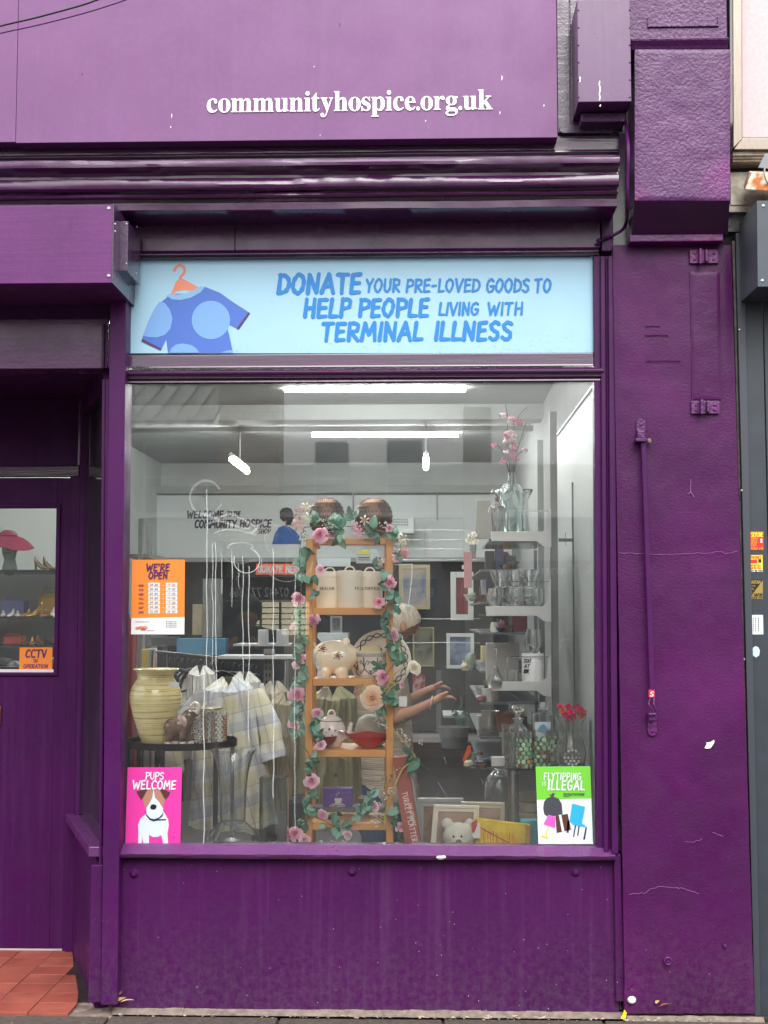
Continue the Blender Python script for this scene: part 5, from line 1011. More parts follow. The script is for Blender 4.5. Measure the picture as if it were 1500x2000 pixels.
wlay(0, S([(1188, 1060), (1186, 1010), (1205, 985), (1240, 978), (1272, 990), (1285, 1020), (1290, 1060), (1265, 1110), (1235, 1105), (1240, 1070), (1215, 1085)]), 2)
wlay(2, S([(1225, 1070), (1262, 1060), (1268, 1100), (1230, 1118)]), 1.5)
wp.build('wall_picture', [mat('hair_black', (26, 28, 32), .6), mat('jumper_blue', (26, 96, 176), .6), mat('face_tan', (150, 110, 90), .6)], label='flat wall picture of a dark haired figure in a blue top on the bulkhead', cat='picture', fix=False)
ac = thing('air_conditioner', 'white wall unit with rows of grille slots below the bulkhead', 'air conditioner', tuple(P(780, 1040, 10.8)))
MB().bpx(700, 809, 1010, 1042, 10.8, .3).build('body', mat('ac_white', (222, 228, 224), .5), ac, bevel=.01)
sl_ = MB()
for r in range(3):
    for k in range(11): sl_.bpx(764 + k * 3.1, 765.8 + k * 3.1, 1013 + r * 5, 1016.5 + r * 5, 10.795, .01)
sl_.build('grille', mat('grille_dark', (110, 124, 130), .5), ac)
# conduits and rods hung in front of bulkhead
for u, v0, v1, Y_ in ((854, 960, 1016, 11.2), (690, 960, 1000, 11.2), (1120, 750, 830, 5.0)):
    MB().bpx(u - 1.5, u + 1.5, v0, v1, Y_, .03).build('conduit', mat('conduit_grey', (130, 134, 134), .5), label=('grey conduit dropping in front of the bulkhead right of the air conditioner' if u == 854 else 'thin conduit between the two copper vases on the bulkhead' if u == 690 else 'grey conduit on the right hand wall under the ceiling'), cat='conduit')
# orange sign
m = MB(); Yo = 10.5; m.mi(0).bpx(500, 592, 1101, 1122, Yo, .01); m.mi(1); handpx(m, 'DONATE HERE', 503, 588, 1118, 1106, Yo - .002, wt=.22, slant=.06)
m.build('hanging_sign', [mat('sign_orange', (238, 92, 40), .5), WHITE], label='orange donate here sign hanging over the counter at the back', cat='sign', fix=False)
# pictures
def picture(a, b, c, d, Y, frame, inner, lab, fw=9, kids=None):
    t = thing('picture', lab, 'picture', tuple(P((a + b) / 2, d, Y))); m = MB()
    m.bpx(a, a + fw, c, d, Y, .03); m.bpx(b - fw, b, c, d, Y, .03); m.bpx(a + fw, b - fw, c, c + fw, Y, .03); m.bpx(a + fw, b - fw, d - fw, d, Y, .03)
    m.build('frame', frame, t, bevel=.002); MB().bpx(a + fw, b - fw, c + fw, d - fw, Y + .012, .01).build('print', inner, t); return t
FWh = mat('frame_white', (214, 218, 214), .4); 
picture(880, 925, 1117, 1211, 7.5, FWh, mat('print_red', (132, 40, 44), .5, var=(6, (96, 30, 36), .2)), 'white framed dark red picture hanging behind the shelves', 11)
picture(872, 926, 1237, 1306, 7.0, FWh, mat('print_mountain', (70, 88, 120), .5, var=(5, (150, 160, 176), .1)), 'white framed blue mountain picture below the red one', 7)
picture(806, 848, 1225, 1302, 7.8, mat('frame_gilt', (170, 150, 100), .4), mat('print_drab', (130, 132, 112), .6, var=(4, (60, 60, 54), .1)), 'gilt framed drab print beside the shopper', 3)
picture(779, 840, 1103, 1190, 7.6, mat('frame_pine', (182, 166, 128), .5), mat('print_poster', (170, 160, 148), .6, var=(4, (110, 120, 140), .08)), 'pine framed poster above the shopper', 8)
picture(645, 668, 1203, 1236, 6.8, mat('frame_silver', (150, 154, 150), .4), mat('print_grey', (110, 112, 106), .6, var=(8, (60, 60, 58), .1)), 'small silver framed print seen through the ladder shelf', 4)
MB().bpx(852, 862, 1310, 1430, 6.5, .03).build('door_stile', mat('stile_grey', (96, 100, 102), .5), label='pale grey upright at the back room opening', cat='post')
MB().bpx(696, 740, 1073, 1100, 7.5, .01).build('notice', mat('notice_paper', (190, 196, 196), .6), label='pale notice seen through the top of the ladder shelf', cat='notice')
m = MB(); m.mi(0).ppx([(698, 1082), (724, 1082), (719, 1074), (703, 1074)], 7.49, .004); m.mi(1).bpx(700, 722, 1088, 1090, 7.488, .002).bpx(700, 722, 1093, 1094, 7.488, .002)
m.build('warning_label', [mat('warn_yellow', (220, 210, 60), .5), mat('ink_dark', (50, 50, 54), .6)], label='yellow warning panel on the pale notice', cat='label')
MB().bpx(806, 830, 1318, 1352, 7.8, .01).build('notice', mat('notice_red', (190, 150, 150), .6, var=(14, (150, 50, 50), .05)), label='white notice with red print under the gilt picture', cat='notice')
MB().bpx(620, 684, 1090, 1106, 7.7, .05).build('paper_roll', mat('paper_white', (214, 220, 220), .5), label='white box end above the canisters through the ladder', cat='box')
for k, y in enumerate((1036, 1054, 1073, 1093, 1256, 1208)):
    MB().tube([P(768, y, 5.4), P(860, y + (1 if k % 2 else -1), 5.4), P(938, y, 5.4)], .0022, 5).build('rail_wire', mat('wire_bright', (190, 196, 196), .3, .6), label='thin bright horizontal wire at the back, ' + ('level with the air conditioner', 'just under the air conditioner', 'over the red picture', 'topmost edge of pine picture', 'behind the gilt print', 'below the pine framed poster')[k], cat='wire', group='horizontal wires behind the ladder')
# ================================================================ display : ladder shelf
PINE = mat('ladder_pine', (238, 172, 100), .42, var=(9, (222, 150, 78), .22), stretch=(1, 1, .25), bump=(80, .15, .001)); PINE2 = mat('ladder_pine_rail', (240, 178, 108), .42, var=(9, (224, 154, 84), .22), stretch=(.25, 1, 1))
GLS = mat('clear_glass', (252, 255, 254), .01, trans=.92, ior=1.45, spec=.5)  # small white diffuse share paints in the pale highlights of glass
YL = .34; ld = thing('ladder_shelf', 'narrow pine ladder shelf with five levels draped with artificial flowers', 'shelf', (P(683, 1640, YL).x, YL, .4))
def upr(a, b, Y, th, ytop, m=PINE):
    return MB().box(X(a, Y), X(b, Y), Y, Y + th, .4, Z(ytop, Y)).build('upright', m, ld, bevel=.003)
upr(597, 611, YL, .03, 1051); upr(754, 768, YL, .03, 1051)
YR = .62; upr(603, 617, YR, .03, 1060); upr(751, 764, YR, .03, 1060)
levels = []
for a, b in ((1051, 1063), (1187, 1201), (1326, 1340), (1465, 1479), (1608, 1622)):
    MB().box(X(611.5, YL), X(753.5, YL), YL + .002, YL + .022, Z(b, YL), Z(a, YL)).build('rail', PINE2, ld, bevel=.002)
    zt_ = Z(a, YL) - .001; levels.append(zt_)
    MB().box(X(611, YL), X(754, YL), YL + .0225, YR + .02, zt_ - .014, zt_).build('shelf_board', PINE2, ld, bevel=.001)
    MB().box(X(617, YL) - .02, X(617, YL) - .005, YL + .031, YR - .001, zt_ - .03, zt_ - .002).build('side_rail', PINE, ld)
    MB().box(X(748, YL) + .005, X(748, YL) + .02, YL + .031, YR - .001, zt_ - .03, zt_ - .002).build('side_rail', PINE, ld)
# bronze hammered globes
BRZ = bpy.data.materials.new('hammered_bronze'); BRZ.use_nodes = True; t = BRZ.node_tree; b = t.nodes['Principled BSDF']; b.inputs['Base Color'].default_value = srgb(94, 70, 58); b.inputs['Metallic'].default_value = 1; b.inputs['Roughness'].default_value = .34
def globe(px, top, bot, r, lab):
    Y = .48; c = P(px, (top + bot) / 2, Y); R_ = r * PX(Y); H = (bot - top) / 2 * PX(Y); m = MB(); rows = 12; nz_, ns = rows * 5, 136
    def f(u, v):
        th = pi * (.07 + .91 * v); t = v * rows; k = int(t); ridge = abs(sin(pi * (t - k))); a = 2 * pi * u; dn = .5 + .5 * cos(34 * a + (pi if k % 2 else 0))
        rr = R_ * sin(th) ** .85 * (1 - .05 * (1 - ridge) ** 2) - .0035 * dn * ridge
        return (c.x + rr * cos(a), c.y + rr * sin(a), c.z + H * cos(th) * 1.02)
    m.grid(f, ns, nz_, True); n = len(m.v); m.f.append(tuple(nz_ * ns + i for i in range(ns - 1, -1, -1))); m.m.append(0)
    return m.build('bronze_vase', BRZ, smooth=True, sharp=0, label=lab, cat='vase', fix=True)
globe(638, 972, 1048, 36, 'round hammered bronze vase on the left of the ladder top')
globe(730, 972, 1048, 37.5, 'round hammered bronze vase on the right of the ladder top')
# canisters
CRM = mat('canister_cream', (246, 240, 220), .35, bump=(300, .1, .0004)); INK = mat('canister_ink', (40, 38, 36), .6)
def canister(px, py0, w_, Y, word, a, b, lab):
    t = thing('canister', lab, 'canister', (X(px, Y), Y, levels[1]), 'cream storage canisters on the second shelf'); c = (X(px, Y), Y, levels[1] + .001); r = w_ / 2 * PX(Y); h = (Z(py0, Y) - levels[1])
    MB().lathe([(0, 0), (r * .98, 0), (r, .004), (r, h), (0, h)], c, 40, closed=False).build('body', CRM, t, smooth=True)
    MB().lathe([(0, h + .0005), (r * 1.05, h + .0005), (r * 1.05, h + .018), (r * .98, h + .022), (r * .9, h + .024), (0, h + .026)], c, 40, closed=False).build('lid', CRM, t, smooth=True)
    hx = X(px, Y); MB().tube([(hx + .02 * cos(k), Y, levels[1] + h + .024 + .018 * sin(k)) for k in [pi * i / 10 for i in range(11)]], .0035, 8).build('handle', CRM, t, smooth=True)
    m = MB(); x0 = X(a, Y - r); x1 = X(b, Y - r); zz = Z(1151, Y - r); serif(m, word, x0, x1, zz - .002, .0084, 0, 0, 18)
    m.v = [(v[0], Y - sqrt(max(0, r * r - (v[0] - hx) ** 2)) - .0008, v[2]) for v in m.v]; m.build('lettering', INK, t, fix=False)
canister(644, 1128, 52, .49, 'SUGAR', 624, 653, 'cream canister marked sugar standing behind on the left')
canister(683, 1126, 50, .43, 'TEA', 692, 708, 'cream canister marked tea, front and centre of the second shelf')
canister(722, 1128, 50, .50, 'COFFEE', 707, 742, 'cream canister marked coffee standing behind on the right')
# money box pig
CER = mat('pig_glaze', (250, 238, 208), .12, coat=.5); 
pz = levels[2] + .002; u_ = PX(.47); pgx = X(652, .47)
pg = thing('piggy_bank', 'cream ceramic pig money box with small rose decals on the third shelf', 'piggy bank', (pgx, .47, pz))
q = lambda dx, dz, dy=0: (pgx + dx * u_, .47 + dy * u_, pz + dz * u_)
def skinpx(name, base, Y, nodes, edges, m, par, sub=2, **kw):
    return skin(name, [((base[0] + a * u_, base[1] + c * u_, base[2] + b * u_), (r * u_ if not hasattr(r, '__len__') else tuple(v * u_ for v in r))) for a, b, c, r in nodes], edges, m, par, sub, **kw)
skinpx('body', (pgx, .47, pz), .47, [(0, 39, 0, 33), (-12, 39, 0, 31), (14, 40, 0, 31), (34, 43, 0, 17), (44, 41, 0, 11), (-16, 12, -13, 13), (-17, 4, -13, 11), (15, 12, -13, 13), (17, 4, -13, 11), (-16, 12, 13, 13), (-17, 4, 13, 11), (15, 12, 13, 13), (17, 4, 13, 11)],
     [(0, 1), (0, 2), (2, 3), (3, 4), (5, 6), (7, 8), (9, 10), (11, 12)], CER, pg, vox=.0028, it=5)
for s_ in (-1, 1):
    MB().ell((pgx + 24 * u_, .47 + s_ * 14 * u_, pz + 68 * u_), (7 * u_, 3 * u_, 9 * u_), 10, 8).build('ear', CER, pg, smooth=True)
MB().tube(smooth_line([(pgx - 40 * u_, .47, pz + 52 * u_), (pgx - 46 * u_, .47, pz + 60 * u_), (pgx - 40 * u_, .47, pz + 66 * u_), (pgx - 36 * u_, .47, pz + 58 * u_)], 4), 2 * u_, 6).build('tail', CER, pg, smooth=True)
dec = MB()
def rose_decal(dx, dz):
    for k in range(14):
        a = k * 2.4; r = 1.0 + k * .55; cx = pgx + dx * u_ + r * cos(a) * u_; cz = pz + dz * u_ + r * sin(a) * u_; 
        yy = .47 - 31.5 * u_ * sqrt(max(.05, 1 - (((cz - pz) / u_ - 40) / 33) ** 2 - ((cx - pgx) / u_ / 60) ** 2)) - .0015
        dec.mi(0 if k < 6 else 1 + k % 2).ell((cx, yy, cz), (1.9 * u_, .9 * u_, 1.5 * u_), 6, 4)
rose_decal(-20, 56); rose_decal(10, 42)
dec.build('decal', [mat('decal_red', (150, 52, 50), .3), mat('decal_leaf', (110, 116, 60), .3), mat('decal_ochre', (196, 146, 70), .3)], pg, smooth=True)
m = MB().ppx([(612, 1282), (620, 1272), (626, 1275), (636, 1306), (638, 1323), (618, 1325), (620, 1310)], .42, .001)
m.build('price_tag', mat('tag_pale', (214, 226, 234), .6, var=(60, (170, 186, 206), .1)), label='pale patterned paper tag hanging from the pig money box', cat='tag')
# planter with scroll pattern and plate
def lathe_px(name, px, base, prof, Y, m, lab=None, cat=None, par=None, seg=36, closed=False, grp=None, **k):
    u = PX(Y); return MB().lathe([(r * u, z * u) for r, z in prof], (X(px, Y), Y, base), seg, closed=closed).build(name, m, par, smooth=True, label=lab, cat=cat, group=grp, loc=None if par is not None else (X(px, Y), Y, base), **k)
PLT = mat('planter_white', (244, 238, 222), .25)
SCR = mat('scroll_grey', (98, 100, 104), .4)
pt = thing('planter', 'cream flared planter with grey scroll pattern beside the pig money box', 'planter', (X(726, .45), .45, levels[2]))
lathe_px('pot', 726, levels[2] + .001, [(0, 0), (23, 0), (30, 46), (32, 50), (30, 51), (28, 46), (21, 4), (0, 4)], .45, PLT, par=pt)
m = MB(); uu = PX(.45)
def onpot(t, z):   # t angle-ish px, z px -> point on the pot front
    r = 23 + (z / 46) * 7 + .6; a = t / 27; return Vector((X(726, .45) + r * uu * sin(a), .45 - r * uu * cos(a), levels[2] + z * uu))
for k in range(7):
    x0 = -36 + k * 12; m.tube([onpot(x0 + 6 * t, 44 + 2.6 * sin(t * pi * 1)) for t in [i / 4 for i in range(9)]], .45 * uu, 4); m.tube([onpot(x0 + 6 * t, 44 - 2.6 * sin(t * pi)) for t in [i / 4 for i in range(9)]], .45 * uu, 4)
for s_ in (-1, 1):
    for o_ in (-14, 12):
        m.tube(smooth_line([tuple(onpot(o_ + s_ * a, z)) for a, z in ((0, 18), (2, 26), (7, 34), (10, 30), (7, 27))], 4), .8 * uu, 4); m.tube(smooth_line([tuple(onpot(o_ + s_ * a, z)) for a, z in ((0, 18), (7, 12), (12, 8), (14, 13), (9, 15))], 4), .9 * uu, 4)
for o_ in (-14, 12): m.tube([onpot(o_, 16), onpot(o_, 28), onpot(o_, 40)], 1.3 * uu, 5)
m.tube([onpot(-34 + k * 3, 4 + (k % 2)) for k in range(23)], .5 * uu, 4)
m.build('scroll_pattern', SCR, pt, smooth=True)
MB().bpx(708, 742, 1263, 1277, .47, .06).build('candle_block', mat('wax_yellow', (222, 206, 150), .5), label='square of yellow card standing in the cream planter', cat='card')
Yp = .585; pc = P(744, 1290, Yp); pu = PX(Yp); pls = thing('plate', 'large round cream plate with black knotwork rim propped behind the planter', 'plate', (pc.x, Yp, levels[2]))
MB().lathe([(0, 0), (34 * pu, 0), (58 * pu, -5 * pu), (59 * pu, -4 * pu), (58 * pu, -3 * pu), (34 * pu, 3 * pu), (0, 3 * pu)], pc, 48, axis=Vector((0, 1, 0)), closed=False).build('dish', PLT, pls, smooth=True)
m = MB()
for ph in (0, pi): m.tube([pc + Vector(((49 + 4 * sin(10 * a + ph)) * cos(a) * pu, (-4.6 * pu) - .001, (49 + 4 * sin(10 * a + ph)) * sin(a) * pu)) for a in [2 * pi * k / 120 for k in range(121)]], 1.1 * pu, 5)
m.build('knot_pattern', mat('knot_black', (50, 44, 46), .35), pls, smooth=True)
m = MB()
for k in range(4):
    a = k * pi / 2 + .3
    for s_ in (-1, 1): m.tube(smooth_line([tuple(pc + Vector(((r_ * cos(a) - s_ * t_ * sin(a)) * pu, -.003, (r_ * sin(a) + s_ * t_ * cos(a)) * pu))) for r_, t_ in ((4, 0), (12, 6), (22, 7), (28, 2), (24, 1))], 4), 1.6 * pu, 5, .3)
m.build('leaf_pattern', SCR, pls, smooth=True)
# teapot, bowl, red dish, vase
TP = mat('teapot_white', (240, 232, 224), .2, coat=.3); tz = levels[3] + .002; tx = X(648, .47)
tp = thing('teapot', 'white china teapot with brown figures and hooped lid on the fourth shelf', 'teapot', (tx, .47, tz)); ut = PX(.47)
lathe_px('body', 648, tz, [(0, 0), (18, 0), (20, 3), (24, 12), (28, 26), (27, 38), (22, 46), (21, 49), (17, 50), (0, 50)], .47, TP, par=tp)
lathe_px('lid', 648, tz, [(20, 50.3), (19, 53), (14, 57), (6, 60), (4, 61), (0, 61)], .47, TP, par=tp)
MB().tube([(tx + 7 * ut * cos(a), .47, tz + (60 + 10 * sin(a)) * ut) for a in [pi * k / 8 for k in range(9)]], 1.8 * ut, 8).build('lid_loop', TP, tp, smooth=True)
MB().tube(smooth_line([(tx + 20 * ut, .44, tz + 16 * ut), (tx + 34 * ut, .42, tz + 26 * ut), (tx + 38 * ut, .42, tz + 40 * ut), (tx + 40 * ut, .42, tz + 48 * ut)], 4), [6 * ut * (1 - .5 * k / 12) for k in range(13)], 10).build('spout', TP, tp, smooth=True)
MB().tube(smooth_line([(tx - 24 * ut, .47, tz + 40 * ut), (tx - 38 * ut, .47, tz + 40 * ut), (tx - 40 * ut, .47, tz + 22 * ut), (tx - 26 * ut, .47, tz + 12 * ut)], 4), 2.2 * ut, 8).build('handle', TP, tp, smooth=True)
m = MB()
for k in range(28): m.ell((tx + 20.5 * ut * cos(pi + pi * k / 27), .47 + 20.5 * ut * sin(pi + pi * k / 27), tz + 49 * ut), 1.0 * ut, 6, 4)
for k in range(16): m.ell((tx + (-12 + k % 5 * 5) * ut, .47 - 27 * ut * sqrt(1 - ((-12 + k % 5 * 5) / 28) ** 2), tz + (20 + (k * 7) % 17) * ut), (2.4 * ut, .6 * ut, 1.8 * ut), 6, 4)
m.build('figure_pattern', mat('figure_brown', (120, 70, 56), .4), tp, smooth=True)
RG = mat('ruby_glass', (170, 20, 34), .05, trans=.55, ior=1.45); 
lathe_px('ruby_bowl', 634, levels[3] + .002, [(0, 0), (8, 0), (12, 3), (22, 14), (26, 24), (24, 24), (19, 14), (9, 5), (0, 4)], .40, RG, 'small ruby glass bowl in front of the teapot', 'bowl')
m = MB(); rx, ry, rz_ = X(720, .4), .4, levels[3] + .002; ur = PX(.4)
def f(u, v):
    a = 2 * pi * u; q_ = v if v <= .5 else 1 - v; k = q_ * 2; out = 1 if v <= .5 else .9
    wx = (14 + 38 * k ** 1.3) * out; wy = (10 + 16 * k) * out; lift = (2 + 26 * k ** 1.5) + 11 * k * k * max(0, cos(a)) ** 6 + 9 * k * k * max(0, -cos(a)) ** 6 + 7 * k * k * max(0, -sin(a)) ** 8 - (0 if v <= .5 else -1.4)
    return (rx + wx * cos(a) * ur * (1 + .12 * k * (abs(cos(a)) ** 5)), ry + wy * sin(a) * ur, rz_ + (0 if k == 0 and v <= .5 else lift) * ur)
m.grid(f, 48, 24, True); n = len(m.v); m.f += [tuple(range(48)), tuple(24 * 48 + i for i in range(47, -1, -1))]; m.m += [0, 0]
m.build('dish', mat('dish_orange_red', (206, 52, 30), .08, var=(12, (160, 34, 30), .3), coat=.6), smooth=True, label='glossy orange red boat shaped glass dish with pinched rim', cat='dish', loc=(rx, ry, rz_), sharp=80)
lathe_px('stone_vase', 726, levels[3] + .002, [(0, 0), (22, 0), (31, 12), (33, 30), (26, 50), (14, 58), (0, 58)], .54, mat('sage_glaze', (180, 182, 160), .4), 'squat sage green vase behind the red dish', 'vase')
m = MB(); m.mi(0).bpx(631, 688, 1540, 1576, .5, .06); m.mi(1)
Yt = .4994; m.ppx([(653, 1559), (668, 1559), (666, 1569), (655, 1569)], Yt, .0001).bpx(649, 671, 1569.5, 1571, Yt, .0001).bpx(644, 674, 1571.5, 1579, Yt - .0001, .0001); m.mi(2).bpx(644.8, 673.2, 1572.2, 1578.2, Yt - .0003, .0001); m.mi(1)
serif(m, 'TEA', P(646, 1577, Yt).x, P(658, 1577, Yt).x, Z(1577, Yt), .0048, Yt - .0006); handpx(m, 'MATES', 659, 672, 1577, 1573.5, Yt - .0006, slant=0, wt=.2)
for k in range(18): m.ell(P(634 + (k * 37) % 52, 1543 + (k * 17) % 26, Yt), (.0012, .0003, .0012), 5, 4)
m.tube(smooth_line([tuple(P(a, b, Yt)) for a, b in ((659, 1556), (657, 1552), (662, 1549), (659, 1546))], 3), .0006, 4)
m.build('tea_tin', [mat('tin_purple', (92, 58, 140), .4), WHITE, mat('tin_red', (140, 30, 54), .4)], label='purple box with a white steaming cup standing above the bottom ladder shelf', cat='box', fix=False)
# ledge behind for the purple box
MB().box(X(612, .5), X(752, .5), .49, .6, Z(1586, .5), Z(1577, .5)).build('slate_tray', mat('slate', (92, 100, 100), .5), label='grey slate tray under the purple tea box', cat='tray')

# ================================================================ garland
PKM = [radial('petal_pink', (232, 112, 154), (255, 212, 224)), radial('petal_blush', (242, 156, 186), (255, 226, 232)), mat('petal_deep', (222, 104, 142), .55)]
PCH = radial('petal_peach', (238, 176, 124), (252, 228, 200)); IVY = radial('petal_ivory', (232, 220, 180), (250, 246, 232))
LF = [mat('leaf_teal', (106, 158, 128), .45, var=(40, (74, 126, 98), .2)), mat('leaf_dark', (66, 112, 88), .45, var=(40, (48, 90, 70), .2)), mat('leaf_mint', (168, 212, 190), .5, var=(40, (124, 182, 156), .2)), mat('leaf_olive', (132, 144, 76), .5)]
def rose_mesh(name, m, n=22, seed=1, open_=1.0):
    r = random.Random(seed); b = MB(); b.ell((0, 0, .12), (.1, .1, .3), 8, 6)
    for k in range(n):
        t = k / (n - 1); a0 = k * 2.4 + r.uniform(-.25, .25); R0 = .1 + .62 * t; h = .72 - .3 * t; out = (.04 + .3 * t ** 1.3) * open_ * r.uniform(.7, 1.3); wd = 1.15 - .35 * t; dz = r.uniform(-.05, .05)
        def f(u, v):
            s_ = 2 * (u - .5); a = a0 + s_ * wd * (.35 + .65 * sin(pi * min(1, .2 + .62 * v))); lip = max(0, v - .68) / .32
            rr = R0 * (.45 + .55 * sin(v * pi / 2)) + out * lip * lip * .8 + .03 * s_ * (1 if k % 2 else -1)
            return (rr * cos(a), rr * sin(a), -.35 + dz + h * sin(v * pi * .5) - out * .55 * lip ** 2 - .13 * s_ * s_ * v + .02 * sin(7 * s_ + k) * v)
        b.grid(f, 7, 7)
    return b.mesh(name, m, smooth=True, fix=False)
def leaf_mesh(name, m, wd=.36, curl=.3):
    b = MB()
    def f(u, v):
        x = (u - .5) * 2 * wd * sin(pi * min(1, v * .92 + .06)) ** .8 * (1 - .25 * v); return (x, v, abs(x) * .5 - curl * v * v)
    b.grid(f, 4, 6); return b.mesh(name, m, smooth=True, fix=False)
def lily_mesh(name, m):
    b = MB()
    for k in range(6):
        a0 = k * pi / 3
        b.grid(lambda u, v, a0=a0: ((v * .9) * cos(a0 + (u - .5) * .55 * sin(pi * (.1 + .85 * v))), (v * .9) * sin(a0 + (u - .5) * .55 * sin(pi * (.1 + .85 * v))), .5 * v - .75 * v ** 2.5), 3, 5)
    return b.mesh(name, m, smooth=True, fix=False)
ROS = [rose_mesh('rose', PKM[0], 20, 1), rose_mesh('rose', PKM[1], 18, 2, .8), rose_mesh('rose', PKM[0], 16, 4, 1.2)]
LVS = [leaf_mesh('leaf', LF[0]), leaf_mesh('leaf', LF[1], .3), leaf_mesh('leaf', LF[2], .38, .2), leaf_mesh('leaf', LF[3], .2, .4)]
ga = thing('flower_garland', 'artificial garland of pink roses and teal leaves wound round the ladder shelf', 'garland', tuple(P(683, 1640, .3)))
rg = random.Random(21); YG = .30
def facing(tx, tz_, roll=0):       # orient local +Z towards the street with a tilt
    d = Vector((tx, -1, tz_)).normalized(); return (d.to_track_quat('Z', 'Y') @ Euler((0, 0, roll)).to_quaternion()).to_euler()
def rose(px, py, r, k=0, Y=YG, tilt=None, par=None, me=None, name='rose'):
    tx, tz_ = tilt or (rg.uniform(-.7, .7), rg.uniform(-.3, .7)); return link(name, me or ROS[k], par or ga, P(px, py, Y), facing(tx, tz_, rg.uniform(0, 6)), r * PX(Y) * 1.12)
def leaf(px, py, l, ang, k=None, Y=YG, par=None):
    k = rg.choice((0, 1, 1, 2, 2, 0)) if k is None else k
    q_ = Euler((rg.uniform(-.5, .5), 0, 0)).to_quaternion(); base = Matrix(((1, 0, 0), (0, 0, -1), (0, 1, 0))).to_quaternion()   # leaf y -> up, z -> towards street
    R_ = Euler((0, -ang, 0)).to_quaternion() @ base @ Euler((rg.uniform(-.5, .45), rg.uniform(-.5, .5), 0)).to_quaternion()
    return link('leaf', LVS[k], par or ga, P(px, py, Y), R_.to_euler(), l * PX(Y) * rg.uniform(.7, 1))
def spray(px, py, n, l, a0, sp, k=None, Y=YG):
    n += 3 if n > 3 else 0
    for i in range(n): leaf(px + rg.uniform(-5, 5), py + rg.uniform(-7, 7), l * rg.uniform(.75, 1.15), a0 + sp * (i / (max(1, n - 1)) - .5) * 2 + rg.uniform(-.15, .15), k, Y + rg.uniform(-.012, .02))
def vine(name, pts, r, m, par, k=5): return MB().tube(smooth_line([tuple(P(*q)) for q in pts], k), r, 6).build(name, m, par, smooth=True)
STM = mat('vine_green', (84, 104, 60), .6); GST = mat('stem_straw', (206, 180, 96), .5)
vine('stem', [(594, 1030, .3), (585, 1080, .3), (588, 1150, .29), (578, 1210, .3), (582, 1290, .3), (578, 1370, .3), (582, 1440, .29), (606, 1480, .3), (606, 1540, .3), (604, 1590, .3), (585, 1630, .3), (575, 1650, .3)], .0018, STM, ga)
vine('stem', [(594, 1030, .3), (640, 1026, .3), (700, 1030, .3), (752, 1040, .3), (782, 1060, .3), (778, 1090, .3), (764, 1130, .3), (752, 1180, .3), (766, 1235, .3), (778, 1280, .3), (752, 1320, .3)], .0018, STM, ga)
vine('stem', [(604, 1590, .3), (630, 1602, .3), (665, 1618, .3), (700, 1600, .3), (730, 1580, .3), (745, 1560, .3)], .0014, STM, ga)
for px, py, r, k in ((624, 1044, 17, 0), (646, 1045, 8, 2), (583, 1170, 14, 0), (612, 1212, 12, 2), (577, 1228, 12, 1), (588, 1285, 10, 2), (578, 1300, 9, 1), (580, 1357, 17, 0), (620, 1394, 12, 1), (573, 1416, 13, 1), (626, 1455, 12, 1), (608, 1526, 16, 1), (630, 1592, 12, 1),
                     (576, 1628, 15, 0), (596, 1642, 14, 1), (678, 1630, 11, 1), (730, 1576, 12, 1), (782, 1616, 12, 1), (761, 1138, 13, 0), (740, 1176, 13, 2), (768, 1240, 14, 1), (748, 1322, 15, 0), (626, 1112, 11, 1), (776, 1090, 10, 2), (790, 1082, 10, 1), (760, 1032, 9, 1)):
    rose(px, py, r, k)
LIL = lily_mesh('lily', mat('lily_coral', (240, 164, 160), .5)); LIL2 = lily_mesh('lily', mat('lily_pink', (242, 176, 196), .5)); BLO = lily_mesh('blossom', IVY)
for px, py, r, me in ((586, 1002, 16, LIL), (598, 990, 12, BLO), (582, 1024, 15, LIL), (602, 1012, 13, BLO), (702, 1042, 17, LIL2), (712, 1016, 11, BLO), (696, 1030, 12, LIL2), (788, 1052, 14, BLO), (792, 1078, 13, LIL), (783, 1062, 12, BLO), (743, 1100, 10, LIL)):
    rose(px, py, r, 0, YG - .01, None, ga, me, 'lily')
